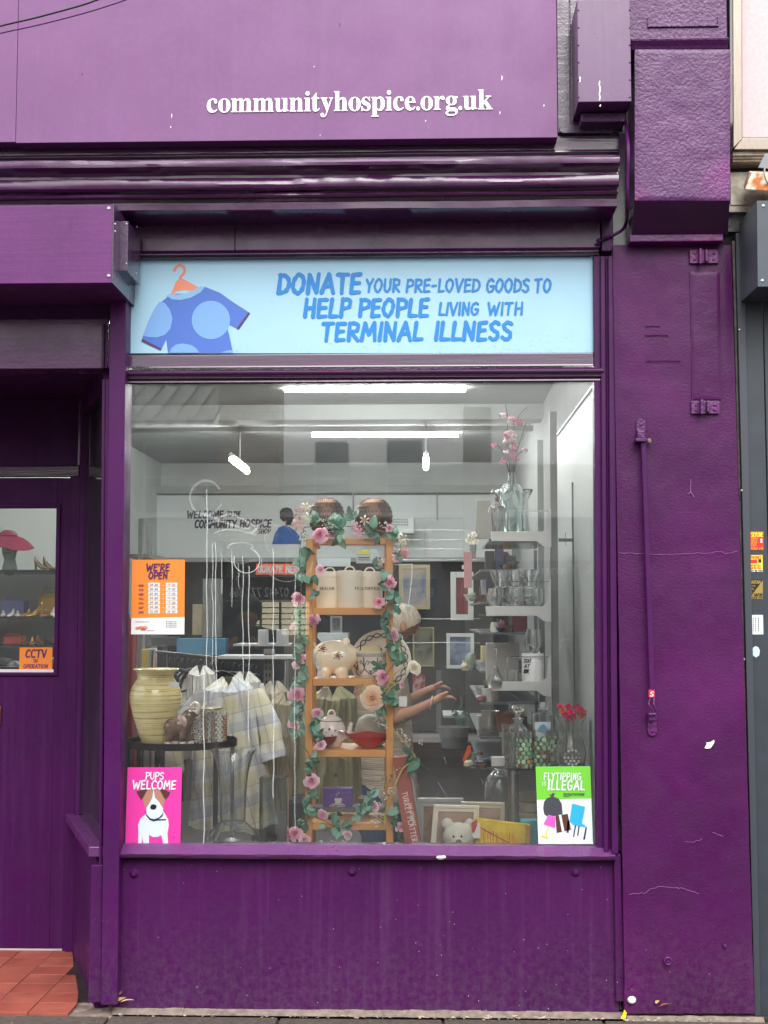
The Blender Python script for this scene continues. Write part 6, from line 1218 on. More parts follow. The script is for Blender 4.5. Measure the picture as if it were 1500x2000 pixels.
for px, py, n, l, a0, sp in ((640, 1022, 5, 26, -1.2, .8), (668, 1030, 6, 28, .9, 1.2), (690, 1012, 4, 24, .4, .9), (660, 1046, 4, 22, 2.6, .9), (612, 1020, 4, 24, -.6, .9), (726, 1036, 5, 26, .9, 1.1), (736, 1046, 4, 20, 2.2, .8), (776, 1048, 4, 26, .6, .9), (782, 1080, 4, 20, 2.6, .9),
                             (594, 1075, 5, 24, -2.6, .9), (590, 1090, 4, 26, 2.8, .5), (586, 1120, 4, 20, -2.8, .7), (616, 1130, 3, 20, 2.6, .8), (620, 1160, 3, 18, 1.8, .7), (734, 1108, 4, 20, -.9, .7), (748, 1130, 4, 20, -.6, .9), (740, 1146, 4, 18, -1.6, .9), (772, 1160, 5, 20, 2.6, .8), (775, 1186, 4, 18, 2.9, .6),
                             (576, 1196, 5, 22, -2.0, 1.2), (594, 1206, 5, 20, 1.6, 1.2), (572, 1222, 4, 18, -1.5, .8), (584, 1252, 6, 22, -1.4, 1.6), (590, 1268, 5, 18, 1.7, 1.2), (578, 1280, 5, 20, -2.4, 1.2), (584, 1312, 5, 22, -1.4, 1.3), (590, 1330, 5, 18, 1.8, 1.4), (572, 1342, 4, 20, -1.6, 1.1),
                             (588, 1376, 5, 20, 2.0, 1.3), (574, 1390, 6, 22, -1.5, 1.5), (586, 1404, 5, 20, 2.2, 1.2), (582, 1430, 5, 20, 2.4, 1.4), (622, 1410, 4, 18, 1.2, 1.2), (616, 1430, 5, 20, -.8, 1.3), (626, 1440, 4, 18, 1.4, 1.0), (606, 1484, 6, 18, -1.8, 1.0), (612, 1486, 4, 18, 1.7, .9),
                             (608, 1508, 4, 16, 1.6, .9), (604, 1550, 5, 20, -1.7, .7), (606, 1562, 5, 20, 2.3, .9), (600, 1584, 5, 18, -1.3, 1.2), (596, 1602, 5, 20, 2.4, 1.0), (586, 1614, 4, 18, -1.5, 1.0), (656, 1588, 5, 20, 2.9, .9), (640, 1608, 3, 16, 1.9, .7), (660, 1612, 4, 22, 2.9, .5), (672, 1622, 4, 20, -1.4, .8),
                             (706, 1592, 6, 22, .3, 1.5), (716, 1576, 5, 22, -.9, .9), (724, 1560, 3, 22, -.4, .5), (776, 1590, 4, 20, .9, 1.0), (772, 1600, 4, 18, 2.7, .8), (790, 1640, 3, 20, 1.2, .7), (770, 1262, 5, 20, 2.6, .9), (784, 1250, 5, 20, 1.5, .9), (782, 1284, 5, 22, 1.7, 1.4), (756, 1240, 4, 20, -1.5, .7),
                             (742, 1306, 5, 20, .2, 1.3), (750, 1345, 4, 18, 2.4, .9), (758, 1200, 4, 20, 2.6, .8), (746, 1220, 4, 18, -1.7, .8), (776, 1370, 5, 20, 1.7, 1.2), (770, 1350, 4, 18, .6, .9), (745, 1380, 4, 20, 2.5, .8)):
    spray(px, py, n, l, a0, sp)
wb = MB()
for cx, cy_, n, s_ in ((640, 1024, 22, 13), (650, 1012, 8, 6), (590, 1060, 14, 9), (596, 1040, 12, 9), (748, 1024, 12, 8), (740, 1410, 16, 9), (735, 1398, 10, 7), (752, 1420, 8, 6), (788, 1440, 18, 9), (800, 1452, 10, 8), (780, 1428, 9, 6), (822, 1450, 7, 5), (782, 1500, 20, 9), (790, 1512, 9, 6), (765, 1543, 22, 9), (750, 1556, 14, 9), (744, 1570, 8, 6), (733, 1600, 16, 9), (738, 1610, 10, 7), (590, 1130, 8, 7), (624, 1644, 14, 5), (648, 1645, 12, 6), (670, 1646, 14, 6), (600, 1644, 10, 6)):
    for k in range(n):
        a = rg.uniform(0, 6.3); d = rg.random() ** .5 * s_; wb.ell(P(cx + d * cos(a), cy_ + d * sin(a), YG - .01 + rg.uniform(-.01, .01)), rg.uniform(.0016, .0034), 6, 4)
wb.build('white_buds', mat('bud_white', (244, 244, 238), .6), ga, smooth=True)['kind'] = 'stuff'
ob_ = MB()
for cx, cy_, n, s_ in ((592, 1048, 24, 12), (783, 1066, 24, 13), (752, 1590, 30, 13), (758, 1560, 22, 12), (764, 1520, 14, 9), (745, 1605, 18, 10), (700, 1345, 18, 11), (810, 1140, 14, 9), (816, 1125, 10, 8), (735, 1326, 12, 9), (786, 1410, 12, 9), (750, 1530, 14, 9)):
    for k in range(n):
        a = rg.uniform(0, 6.3); d = rg.random() ** .5 * s_; c = P(cx + d * cos(a), cy_ + d * sin(a), YG + rg.uniform(-.01, .01)); e = rg.uniform(0, 6.3); l = rg.uniform(.004, .011); w_ = l * .3
        ob_.add([c, c + Vector((l * .5 * cos(e) - w_ * sin(e), -.003, l * .5 * sin(e) + w_ * cos(e))), c + Vector((l * cos(e), 0, l * sin(e))), c + Vector((l * .5 * cos(e) + w_ * sin(e), -.003, l * .5 * sin(e) - w_ * cos(e)))], [(0, 1, 2), (0, 2, 3)])
ob_.build('small_foliage', LF[3], ga, fix=False)['kind'] = 'stuff'
# second spray with straw stems, large peach rose and ivory rose
g2 = thing('flower_spray', 'artificial spray with big peach rose and ivory rose on straw coloured stems', 'flowers', tuple(P(760, 1600, .27)))
vine('stem', [(728, 1366, .26), (750, 1350, .26), (768, 1320, .26), (784, 1306, .26), (795, 1296, .26)], .0024, GST, g2)
vine('stem', [(745, 1370, .27), (766, 1340, .27), (790, 1325, .27), (792, 1310, .27)], .0022, GST, g2)
vine('stem', [(770, 1428, .26), (786, 1445, .26), (801, 1463, .26), (811, 1480, .26), (802, 1490, .26), (788, 1500, .26), (778, 1520, .26), (768, 1545, .26), (756, 1575, .26), (750, 1608, .26)], .003, GST, g2)
vine('stem', [(740, 1386, .27), (752, 1400, .27), (770, 1428, .26)], .0018, GST, g2)
vine('stem', [(792, 1498, .26), (782, 1508, .26), (770, 1536, .26)], .0022, GST, g2)
vine('stem', [(811, 1482, .26), (825, 1494, .25), (840, 1505, .25)], .0018, LF[1], g2)
link('rose', rose_mesh('peach_rose', PCH, 34, 9, 1.15), g2, P(727, 1364, .25), facing(.05, .1, .3), 27 * PX(.25) * .95)
link('rose', rose_mesh('ivory_rose', IVY, 22, 5, .7), g2, P(810, 1304, .25), facing(.5, .4, 1.3), 18 * PX(.25) * .95)
link('bud', ROS[1], g2, P(785, 1337, .25), facing(1.2, .1, 1), 9 * PX(.25))
for px, py, n, l, a0, sp in ((768, 1362, 4, 22, 1.6, .8), (755, 1362, 3, 24, 1.5, .3), (750, 1388, 3, 22, 1.9, .5), (795, 1478, 3, 20, -.3, .6), (816, 1486, 4, 34, 2.2, .25)):
    spray(px, py, n, l, a0, sp, rg.choice((1, 0)), .25)

# ================================================================ display : left group
BLK_ = mat('black_metal', (26, 26, 28), .35, .3)
YT_ = .46; tx_ = X(356, YT_); tzt = Z(1468, YT_ - .22); rt = 109 * PX(YT_)
tb = thing('side_table', 'round black metal tray table on thin legs', 'table', (tx_, YT_, .4))
MB().lathe([(0, 0), (rt, 0), (rt, .028), (rt - .004, .028), (rt - .004, .006), (0, .006)], (tx_, YT_, tzt), 56, closed=False).build('tray', BLK_, tb, smooth=True, sharp=30)
for a in (215, 262, 318, 30, 150):
    px_, py_ = tx_ + (rt - .004) * cos(radians(a)), YT_ + (rt - .004) * sin(radians(a)); MB().box(px_ - .009, px_ + .009, py_ - .009, py_ + .009, .4, tzt + (.03 if a != 262 else -.001)).build('leg', BLK_, tb, bevel=.002)
MB().lathe([(rt - .012, .02), (rt, .02), (rt, .03), (rt - .012, .03)], (tx_, YT_, .4), 40).build('base_ring', BLK_, tb, smooth=True, sharp=30)
tt = tzt + .0075
# striped vase
VS = bpy.data.materials.new('vase_glaze'); VS.use_nodes = True; t = VS.node_tree; b = t.nodes['Principled BSDF']; b.inputs['Roughness'].default_value = .14; b.inputs['Coat Weight'].default_value = .4
tc = t.nodes.new('ShaderNodeTexCoord'); mp = t.nodes.new('ShaderNodeMapping'); mp.inputs['Scale'].default_value = (2.5, 2.5, 150); n1 = t.nodes.new('ShaderNodeTexNoise'); n1.inputs['Scale'].default_value = 1; n1.inputs['Detail'].default_value = 6; n1.inputs['Roughness'].default_value = .7
cr_ = t.nodes.new('ShaderNodeValToRGB'); e = cr_.color_ramp; e.elements[0].position = .36; e.elements[0].color = srgb(140, 116, 58); e.elements[1].position = .47; e.elements[1].color = srgb(242, 224, 150); e.elements.new(.7).color = srgb(252, 242, 190)
t.links.new(tc.outputs['Object'], mp.inputs[0]); t.links.new(mp.outputs[0], n1.inputs['Vector']); t.links.new(n1.outputs['Fac'], cr_.inputs[0]); t.links.new(cr_.outputs[0], b.inputs['Base Color'])
bp = t.nodes.new('ShaderNodeBump'); bp.inputs['Strength'].default_value = .4; bp.inputs['Distance'].default_value = .002; t.links.new(n1.outputs['Fac'], bp.inputs['Height']); t.links.new(bp.outputs[0], b.inputs['Normal'])
Yv = .40; uv_ = PX(Yv); H_ = (Z(1306, Yv) - tt) / uv_
pr_ = [(0, 0), (24, 0), (26, 1), (31, 18), (38, 42), (45, 66), (49.5, 86), (50.5, 100), (48, 113), (42, 125), (36, 134), (34.5, 141), (37, 147), (43, 151), (44.5, 153), (43, 154.5), (36, 151), (31, 146), (31, 138), (40, 120), (44, 100), (38, 66), (24, 10), (0, 6)]
sv = thing('striped_vase', 'large yellow ribbed pottery vase with fine brown stripes on the black table', 'vase', (X(306, Yv), Yv, tt)); k_ = H_ / 154.5
MB().lathe([(r * uv_, z * uv_ * k_) for r, z in pr_], (X(306, Yv), Yv, tt), 64, closed=False).build('body', VS, sv, smooth=True, sharp=80)
MB().ppx([(330, 1331), (350, 1333), (349, 1343), (329, 1340)], Yv - .076, .0008).build('price_sticker', mat('label_white', (236, 236, 230), .5), sv)
# elephant
EL = mat('elephant_glaze', (132, 100, 82), .14, var=(16, (64, 48, 42), .15), coat=.5); ELW = mat('elephant_cream', (226, 214, 196), .14, coat=.5)
ue = PX(.33); ex = X(352, .33); eb = (ex, .33, tt)
el = thing('elephant_figurine', 'small glazed brown elephant figurine with raised cream trunk', 'figurine', eb); u_ = ue
skinpx('body', eb, 0, [(0, 42, 0, 18), (-13, 38, 0, 17), (10, 46, 0, 15), (20, 59, 0, 14), (29, 60, 0, 8.5), (-17, 22, -6, 8), (-19, 12, -7, 6), (-20, 1, -7, 6), (-8, 22, 6, 7.5), (-8, 12, 7, 6), (-8, 1, 7, 5.5), (8, 24, -6, 7.5), (8, 12, -7, 5.5), (9, 1, -7, 5.5), (16, 24, 6, 7), (19, 12, 6, 5.5), (22, 1, 6, 5.5), (-24, 34, 0, 5)],
       [(0, 1), (0, 2), (2, 3), (3, 4), (1, 5), (5, 6), (6, 7), (1, 8), (8, 9), (9, 10), (2, 11), (11, 12), (12, 13), (2, 14), (14, 15), (15, 16), (1, 17)], EL, el, vox=.0026, it=5)
MB().tube(smooth_line([(ex + a * u_, .33, tt + b_ * u_) for a, b_ in ((27, 60), (34, 66), (38, 74), (36, 82), (29, 84), (24, 79), (21, 82))], 5), [5.6 * u_ * (1 - .7 * k / 30) for k in range(31)], 10).build('trunk', ELW, el, smooth=True)
def earf(u, v): a = 2 * pi * u; r = v; return (ex + (8 + r * 10 * cos(a) + r * 2 * sin(a)) * u_, .33 - (13 + 3.5 * (1 - r * r) + 2 * r * cos(a)) * u_, tt + (50 - r * 12 * sin(a)) * u_)
MB().grid(earf, 20, 5, True).build('ear', mat('elephant_ear', (186, 156, 140), .15, coat=.5), el, smooth=True, fix=False)
for a, dy in ((-20, -7), (-8, 7), (9, -7), (22, 6)): MB().lathe([(0, 0), (7 * u_, 0), (7.4 * u_, 3 * u_), (6.3 * u_, 10 * u_), (0, 12 * u_)], (ex + a * u_, .33 + dy * u_, tt + .0004), 14, closed=False).build('foot', ELW, el, smooth=True)
for s_ in (-1, 1): MB().tube(smooth_line([(ex + 30 * u_, .33 + s_ * 5 * u_, tt + 56 * u_), (ex + 37 * u_, .33 + s_ * 6 * u_, tt + 57 * u_), (ex + 41 * u_, .33 + s_ * 6 * u_, tt + 62 * u_)], 4), [1.6 * u_ * (1 - .08 * k) for k in range(9)], 6).build('tusk', ELW, el, smooth=True)
MB().ell((ex + 23 * u_, .33 - 10.5 * u_, tt + 63 * u_), 1.3 * u_, 8, 6).build('eye', BLK_, el, smooth=True)
# tumblers
def tumbler(px, Y, base, w_, h, lab, grp, gold=True, m=GLS, band=None):
    u = PX(Y); c = (X(px, Y), Y, base + .0008); r = w_ / 2 * u; t = thing('tumbler', lab, 'glass', c, grp)
    MB().lathe([(0, 0), (r * .94, 0), (r * .97, .002), (r, h * u), (r * .94, h * u), (r * .9, .01), (0, .009)], c, 28, closed=False).build('glass', m, t, smooth=True, sharp=50)
    if band:
        b_ = MB(); rr = random.Random(int(px)); n = 9 if len(band) > 2 else 14
        st_ = 8 if len(band) > 2 else 5
        for j in range(int(h / st_) - 1):
            for k in range(n):
                a = 2 * pi * (k + .5 * (j % 2)) / n; cc = Vector((c[0] + (r + .0004) * cos(a), c[1] + (r + .0004) * sin(a), c[2] + (5 + j * st_) * u)); kk = (k // 2) % 2 if len(band) == 2 else rr.randrange(len(band))
                b_.mi(kk).ell(cc, (.35 * u, (4.6 if len(band) > 2 else 2.2) * u * rr.uniform(.7, 1.1), (4.6 if len(band) > 2 else 2.2) * u * rr.uniform(.7, 1.1)), 8, 5, Euler((0, 0, a)))
        b_.build('cut_pattern', list(band), t, smooth=True)
    return t
AMB = mat('amber_cut', (180, 104, 44), .15, .2); SIL = mat('silver_cut', (214, 214, 210), .2, .4)
for k, (px, Y) in enumerate(((392, .44), (410, .52), (430, .40))):
    tumbler(px, Y, tt, 31, 64, ('cut glass tumbler with amber panels half hidden by the elephant', 'cut glass tumbler with amber panels, rear one of the three', 'cut glass tumbler with amber panels, standing at the table edge')[k], 'amber and clear tumblers on the black table', band=(AMB, SIL))
lathe_px('glass_dish', 404, tt + 66 * PX(.47), [(0, 0), (30, 0), (33, 3), (32, 4), (0, 2)], .47, mat('dish_straw', (224, 208, 170), .1, trans=.4), 'flat straw tinted glass dish resting on the tumblers', 'dish')
# big clear vase and tall square glass
Yb_ = .24; zB_ = Z(1652, Yb_); lathe_px('glass_vase', 458, zB_ - .03, [(0, 0), (38, 0), (48, 12), (50, 26), (44, 42), (30, 54), (24, 60), (24.5, 72), (25.5, 110), (29, 150), (37, 184), (45, 198), (43.6, 198), (35.5, 184), (27.6, 150), (24, 110), (23, 72), (22.4, 60), (28.5, 53), (42.5, 41), (48.5, 26), (46.5, 12), (36, 2), (0, 2)], Yb_, GLS, 'tall clear glass vase with flared mouth and bulbous foot', 'vase', seg=56)
ys_ = .2; c = P(535, 1650, ys_); w_ = 27 * PX(ys_); m = MB(); zt2 = Z(1518, ys_)
m.box(c.x - w_, c.x + w_, ys_ - w_ * .7, ys_ + w_ * .7, c.z - .03, c.z - .015); 
for (a, b, cc_, d) in ((-1, -.92, -1, 1), (.92, 1, -1, 1), (-.92, .92, -1, -.92), (-.92, .92, .92, 1)): m.box(c.x + a * w_, c.x + b * w_, ys_ + cc_ * w_ * .7, ys_ + d * w_ * .7, c.z - .0145, zt2)
m.build('square_vase', mat('smoky_glass', (226, 230, 228), .05, trans=1), label='tall square clear glass vase with white label at its foot', cat='vase', bevel=.002)
MB().ppx([(522, 1633), (540, 1631), (541, 1642), (523, 1644)], .17, .001).build('price_label', MATS['label_white'], label='small white price label on the square glass vase', cat='label')
# ================================================================ display : bottom right group
bk_ = thing('boxed_platter', 'reddish brown box leaning against the ladder with turkey platter lettering', 'box', tuple(P(795, 1648, .3)))
MB().prism([(P(a, b, .28).x, P(a, b, .28).z) for a, b in ((768, 1481), (795, 1477), (824, 1660), (792, 1660))], .28, .34).build('carton', mat('carton_red', (176, 94, 78), .5, var=(8, (160, 82, 70), .3)), bk_, bevel=.002)
MB().prism([(P(a, b, .28).x, P(a, b, .28).z) for a, b in ((796, 1477), (800, 1478), (829, 1660), (825, 1660))], .29, .345).build('film_edge', mat('film', (190, 186, 180), .2, alpha=.5), bk_)
m = MB(); YQ = .2795
def rotmap(px, py, ang, s_):           # text baseline direction ang (radians, down the spine)
    c = P(px, py, YQ); return lambda x, z: (c.x + x * cos(ang) - z * sin(ang), c.z + x * sin(ang) + z * cos(ang))
dang = math.atan2(-(1641 - 1547), (804 - 784)); u = PX(YQ)
hand(m, 'TURKEY PLATTER', 0, 96 * u, 0, 10 * u, YQ, wt=.17, gap=.2, slant=0, mp=rotmap(785, 1548, dang, u)); hand(m, 'THE CERAMIC', 0, 44 * u, 0, 6 * u, YQ, wt=.2, gap=.2, slant=0, mp=rotmap(797, 1569, dang, u))
m.build('lettering', mat('spine_ink', (240, 214, 206), .5), bk_, fix=False)
def photoframe(q, Y, m1, m2, fw, lab, name='photo_frame'):
    t = thing(name, lab, 'picture frame', tuple(P(sum(a for a, b in q) / 4, q[3][1], Y)), 'empty photo frames at the window foot'); c = Vector((sum(a for a, b in q) / 4, sum(b for a, b in q) / 4))
    inn = [tuple(Vector(p) + (c - Vector(p)) * fw) for p in q]; mid = [tuple(Vector(p) + (c - Vector(p)) * fw * .45) for p in q]
    for k in range(4):
        l = (k + 1) % 4; MB().prism([(P(*p, Y).x, P(*p, Y).z) for p in (q[k], q[l], mid[l], mid[k])], Y, Y + .018).build('frame_moulding', m1, t, bevel=.0015)
        MB().prism([(P(*p, Y).x, P(*p, Y).z) for p in (mid[k], mid[l], inn[l], inn[k])], Y + .006, Y + .018).build('frame_slip', m1, t, bevel=.001)
    MB().prism([(P(*p, Y).x, P(*p, Y).z) for p in inn], Y + .013, Y + .0175).build('mount', m2, t); return t
HB = mat('hardboard', (150, 112, 84), .6, var=(30, (120, 86, 62), .2)); HB2 = mat('sepia_mount', (176, 150, 132), .35, var=(8, (140, 112, 96), .15))
photoframe([(815, 1559), (905, 1559), (905, 1680), (815, 1680)], .33, mat('dull_silver', (160, 162, 156), .35, .3), HB, .28, 'grey silver photo frame showing brown backing, leaning by the leaflet box')
photoframe([(900, 1566), (986, 1568), (984, 1680), (900, 1680)], .30, mat('pale_gold', (196, 188, 164), .35, .3), HB2, .2, 'pale ridged photo frame standing behind the yellow book')
photoframe([(847, 1572), (936, 1574), (932, 1690), (838, 1690)], .24, mat('ivory_frame', (226, 220, 200), .35), HB2, .22, 'ivory ridged photo frame leaning behind the white teddy bear')
# teddy
FUR = mat('white_fur', (228, 226, 212), .95, bump=(240, .9, .004), var=(30, (206, 202, 186), .2)); ub = PX(.17); bc = P(895, 1634, .17)
be = thing('teddy_bear', 'white plush teddy bear sitting low behind the window sill', 'teddy bear', (bc.x, .17, .4)); m = MB()
m.ell(bc, (30 * ub, 26 * ub, 27 * ub), 24, 16); m.ell(bc + Vector((-21 * ub, .01, 24 * ub)), (11 * ub, 6 * ub, 11 * ub), 14, 10); m.ell(bc + Vector((22 * ub, .01, 23 * ub)), (10 * ub, 6 * ub, 11 * ub), 14, 10); m.ell(bc + Vector((0, -20 * ub, -8 * ub)), (14 * ub, 12 * ub, 11 * ub), 16, 10)
m.ell(bc + Vector((0, 8 * ub, -56 * ub)), (34 * ub, 26 * ub, 40 * ub), 20, 14); 
for s_ in (-1, 1): m.ell(bc + Vector((s_ * 34 * ub, -6 * ub, -45 * ub)), (12 * ub, 12 * ub, 24 * ub), 12, 10); m.ell(bc + Vector((s_ * 20 * ub, -30 * ub, -88 * ub)), (13 * ub, 26 * ub, 12 * ub), 12, 10)
o = m.build('body', FUR, be, smooth=True); rm = o.modifiers.new('r', 'REMESH'); rm.mode = 'VOXEL'; rm.voxel_size = .0035; rm.use_smooth_shade = True
for s_ in (-1, 1): MB().ell(bc + Vector((s_ * 7.5 * ub - 2 * ub, -24.5 * ub, 4 * ub)), 2.2 * ub, 10, 8).build('eye', mat('bead_black', (20, 18, 18), .1), be, smooth=True)
MB().ell(bc + Vector((0, -31.5 * ub, -5 * ub)), (6 * ub, 3 * ub, 5 * ub), 12, 8).build('nose', mat('nose_brown', (110, 92, 90), .5), be, smooth=True)
MB().ppx([(921, 1607), (931, 1600), (932, 1612), (926, 1628), (922, 1622)], .15, .001).build('swing_tag', mat('tag_rust', (186, 74, 52), .5), be); MB().ppx([(932, 1608), (938, 1606), (938, 1638), (920, 1636)], .152, .001).build('swing_tag', MATS['label_white'], be)
yb = thing('yellow_book', 'bright yellow hardback book with red sketch lying against the frames', 'book', tuple(P(980, 1650, .2)))
MB().prism([(P(a, b, .18).x, P(a, b, .18).z) for a, b in ((929, 1598), (1027, 1610), (1027, 1700), (929, 1700))], .18, .2).build('cover', mat('book_yellow', (244, 214, 40), .4, var=(20, (226, 184, 30), .15)), yb, bevel=.001)
MB().prism([(P(a, b, .181).x, P(a, b, .181).z) for a, b in ((1027.6, 1610), (1036, 1612), (1036, 1700), (1027.6, 1700))], .181, .23).build('spine', mat('book_spine', (216, 172, 30), .4), yb, bevel=.001)
m = MB(); r9 = random.Random(4)
for k in range(26):
    x0 = 938 + k * 2.6; m.mi(k % 2).tube([P(x0, 1618 + k * .5 + r9.uniform(-3, 3), .1795), P(x0 + r9.uniform(-2, 4), 1650, .1795)], r9.uniform(.0005, .0013), 4, .2)
for k in range(8): m.mi(0).tube([P(935 + k * 8, 1614 + k * 4.4, .179), P(950 + k * 8, 1624 + k * 4.2, .179)], .0014, 4, .2)
m.build('cover_drawing', [mat('ink_red_brown', (170, 62, 30), .5), mat('ink_orange', (230, 120, 40), .5)], yb, fix=False)
MB().bpx(1018, 1050, 1602, 1700, .22, .05).build('teal_book', mat('book_teal', (70, 178, 190), .4, var=(14, (110, 200, 206), .2)), label='teal blue book end between the yellow book and the green poster', cat='book', bevel=.001)
# ================================================================ right hand shelving in the display
SH = mat('shelf_steel', (204, 205, 202), .3, .15, var=(6, (204, 204, 202), .3)); SHD = mat('upright_grey', (122, 125, 123), .4, .1)
ru = thing('wall_shelving', 'grey slotted uprights carrying white bracketed glass shelves at the right of the window', 'shelving', (X(1083, .9), .9, .4))
Yu = .75
MB().box(X(1077, Yu), X(1091, Yu), Yu, Yu + .03, .4, Z(804, Yu)).build('upright', SHD, ru, bevel=.002)
Yu2 = 1.6; MB().box(X(1052, Yu2), X(1064, Yu2), Yu2, Yu2 + .03, 0, Z(860, Yu2)).build('upright', SHD, ru, bevel=.002)
def bracket(yt, yb, xl, Y=.7, wire=True, top=40):
    q = [(xl, yt), (1060, yt), (1068, yt - 8), (1070, yt - top), (1076, yt - top - 4), (1077, yb + 12), (1062, yb + 10), (1048, yb), (xl + 2, yb)]
    MB().ppx(q, Y, .006).build('bracket', SH, ru, bevel=.001)
    MB().box(X(xl - 2, Y), X(1074, Y), Y + .007, Y + .75, Z(yb, Y), Z(yb, Y) + .01).build('shelf_glass', mat('shelf_glass', (200, 214, 208), .05, trans=.85, ior=1.2), ru)
    if wire:
        MB().tube([P(1072, yt - top, Y - .002), P(xl + 34, yt - top, Y - .01), P(xl + 31, yt - top + 3, Y - .01), P(xl + 31, yt - 2, Y - .01)], .0022, 6).build('guard_wire', mat('chrome', (215, 215, 215), .12, 1), ru, smooth=True)
bracket(1038, 1057, 958); bracket(1184, 1203, 948, top=48); bracket(1331, 1349, 960, top=48)
MB().box(X(982, .5), X(1142, .5), .4, .8, Z(1502, .42), Z(1499, .42)).build('shelf_glass', mat('shelf_glass2', (190, 206, 200), .05, trans=.9, ior=1.2), ru, bevel=.001)
MB().cyl((X(1000, .5), .5, .4), (X(1000, .5), .5, Z(1502, .5) - .001), 11 * PX(.5), seg=24).build('post', mat('satin_steel', (180, 176, 170), .25, .9), ru, smooth=True)
MB().bpx(960, 986, 1479, 1497, .52, .05).build('shelf_end', SH, ru, bevel=.001)
# side screen
scp = bpy.data.materials.new('fluted_screen'); scp.use_nodes = True; t = scp.node_tree; b = t.nodes['Principled BSDF']; b.inputs['Base Color'].default_value = srgb(176, 180, 178); b.inputs['Roughness'].default_value = .4
g = t.nodes.new('ShaderNodeNewGeometry'); wv = t.nodes.new('ShaderNodeTexWave'); wv.bands_direction = 'Z'; wv.inputs['Scale'].default_value = 42; bp = t.nodes.new('ShaderNodeBump'); bp.inputs['Strength'].default_value = .25; bp.inputs['Distance'].default_value = .002
t.links.new(g.outputs['Position'], wv.inputs['Vector']); t.links.new(wv.outputs['Fac'], bp.inputs['Height']); t.links.new(bp.outputs[0], b.inputs['Normal'])
ss = thing('side_screen', 'pale fluted screen closing the right side of the window display', 'screen', (.68, .6, .4))
MB().box(.668, .678, .03, 1.9, .4, Z(748, 0)).build('panel', scp, ss)
MB().box(.662, .667, .9, .93, .4, Z(748, 0) - .3).build('edge_strip', SHD, ss); MB().box(.6, .663, .9, .902, 1.8, 1.815).build('arm', SHD, ss); MB().box(.63, .632, .896, .9, 1.78, 1.84).build('arm_hook', SHD, ss)
MB().box(.66, .684, .02, 1.92, Z(748, 0), Z(748, 0) + .008).build('top_edge', mat('glass_edge', (140, 160, 158), .3), ss)
# bottles and branches on the upper shelf
zs1 = Z(1038, .8) + .0; zS = lambda yb: Z(yb, .7) + .0115
z1 = Z(1057, .7) + .012; z2 = Z(1203, .7) + .012; z3 = Z(1349, .7) + .012; z4 = Z(1499, .42) + .001
AQ = mat('aqua_glass', (240, 251, 250), .02, trans=.92, ior=1.45)  # same white diffuse share standing in for highlights
bt = lathe_px('bottle', 1001, z1, [(0, 0), (20, 0), (22, 3), (21, 60), (23, 95), (18, 106), (8, 112), (7, 128), (9, 132), (7, 132), (5.4, 114), (15, 104), (20, 92), (18, 8), (0, 6)], .82, AQ, 'large aqua glass bottle holding the pink blossom branches', 'bottle')
lathe_px('bottle', 972, z1, [(0, 0), (13, 0), (17, 60), (15, 64), (6, 68), (5, 74), (3.6, 74), (4, 66), (14, 60), (10, 5), (0, 4)], .78, GLS, 'small clear glass bottle with cork beside the aqua bottle', 'bottle', seg=24)
lathe_px('cork', 972, z1 + 73 * PX(.78), [(0, 0), (3.6, 0), (4, 8), (0, 8)], .78, mat('cork', (104, 76, 54), .8), 'dark cork stopper in the small clear bottle', 'cork', seg=12)
lathe_px('bottle', 1026, z1, [(0, 0), (16, 0), (18, 4), (8, 44), (7, 78), (16, 96), (17, 100), (14, 98), (5.6, 80), (6.6, 44), (14, 6), (0, 4)], .9, GLS, 'clear flared glass vase right of the aqua bottle', 'vase', seg=28)
lathe_px('bottle', 984, z1, [(0, 0), (12, 0), (13, 60), (9, 84), (22, 100), (24, 96), (21, 101), (7.5, 86), (11, 60), (10, 5), (0, 4)], .98, GLS, 'clear glass vase with rolled rim behind the corked bottle', 'vase', seg=28)
bh = thing('blossom_branches', 'dark twigs with pink and white blossom standing in the aqua bottle', 'flowers', tuple(P(1000, 930, .82)))
BRK_ = mat('twig', (56, 48, 36), .7); bl = MB(); bl2 = MB(); r7 = random.Random(8)
TW = [[(998, 960), (994, 900), (990, 850), (992, 820), (987, 790)], [(1001, 960), (1003, 900), (1000, 850), (1012, 815), (1030, 795)], [(1003, 950), (1008, 890), (1020, 850), (1028, 825)], [(998, 940), (988, 900), (978, 875), (966, 868)], [(1003, 940), (1008, 895), (1022, 880)], [(996, 930), (990, 905)]]
for k, tw_ in enumerate(TW): vine('twig', [(a, b, .82) for a, b in tw_], .002, BRK_, bh)
PB1, PB2 = mat('blossom_magenta', (206, 70, 120), .6), mat('blossom_blush', (238, 206, 210), .6)
for cx, cy_, n, s_, k in ((981, 811, 5, 5, 1), (1000, 822, 8, 9, 1), (1010, 824, 7, 8, 0), (1016, 826, 5, 6, 0), (990, 848, 5, 6, 0), (997, 852, 16, 11, 1), (1002, 866, 10, 9, 1), (966, 870, 4, 5, 0), (1006, 875, 5, 5, 0), (1025, 878, 4, 5, 1), (984, 900, 6, 6, 0), (1002, 890, 5, 5, 0), (1010, 898, 3, 4, 0), (990, 884, 5, 6, 1), (986, 861, 4, 5, 1)):
    for i in range(n * 2):
        a = r7.uniform(0, 6.3); d = r7.random() ** .5 * s_; (bl if k == 0 or r7.random() < .12 else bl2).ell(P(cx + d * cos(a), cy_ + d * sin(a), .82 + r7.uniform(-.015, .015)), (r7.uniform(.005, .009), .005, r7.uniform(.0045, .008)), 6, 4, Euler((r7.uniform(0, 3), r7.uniform(0, 3), 0)))
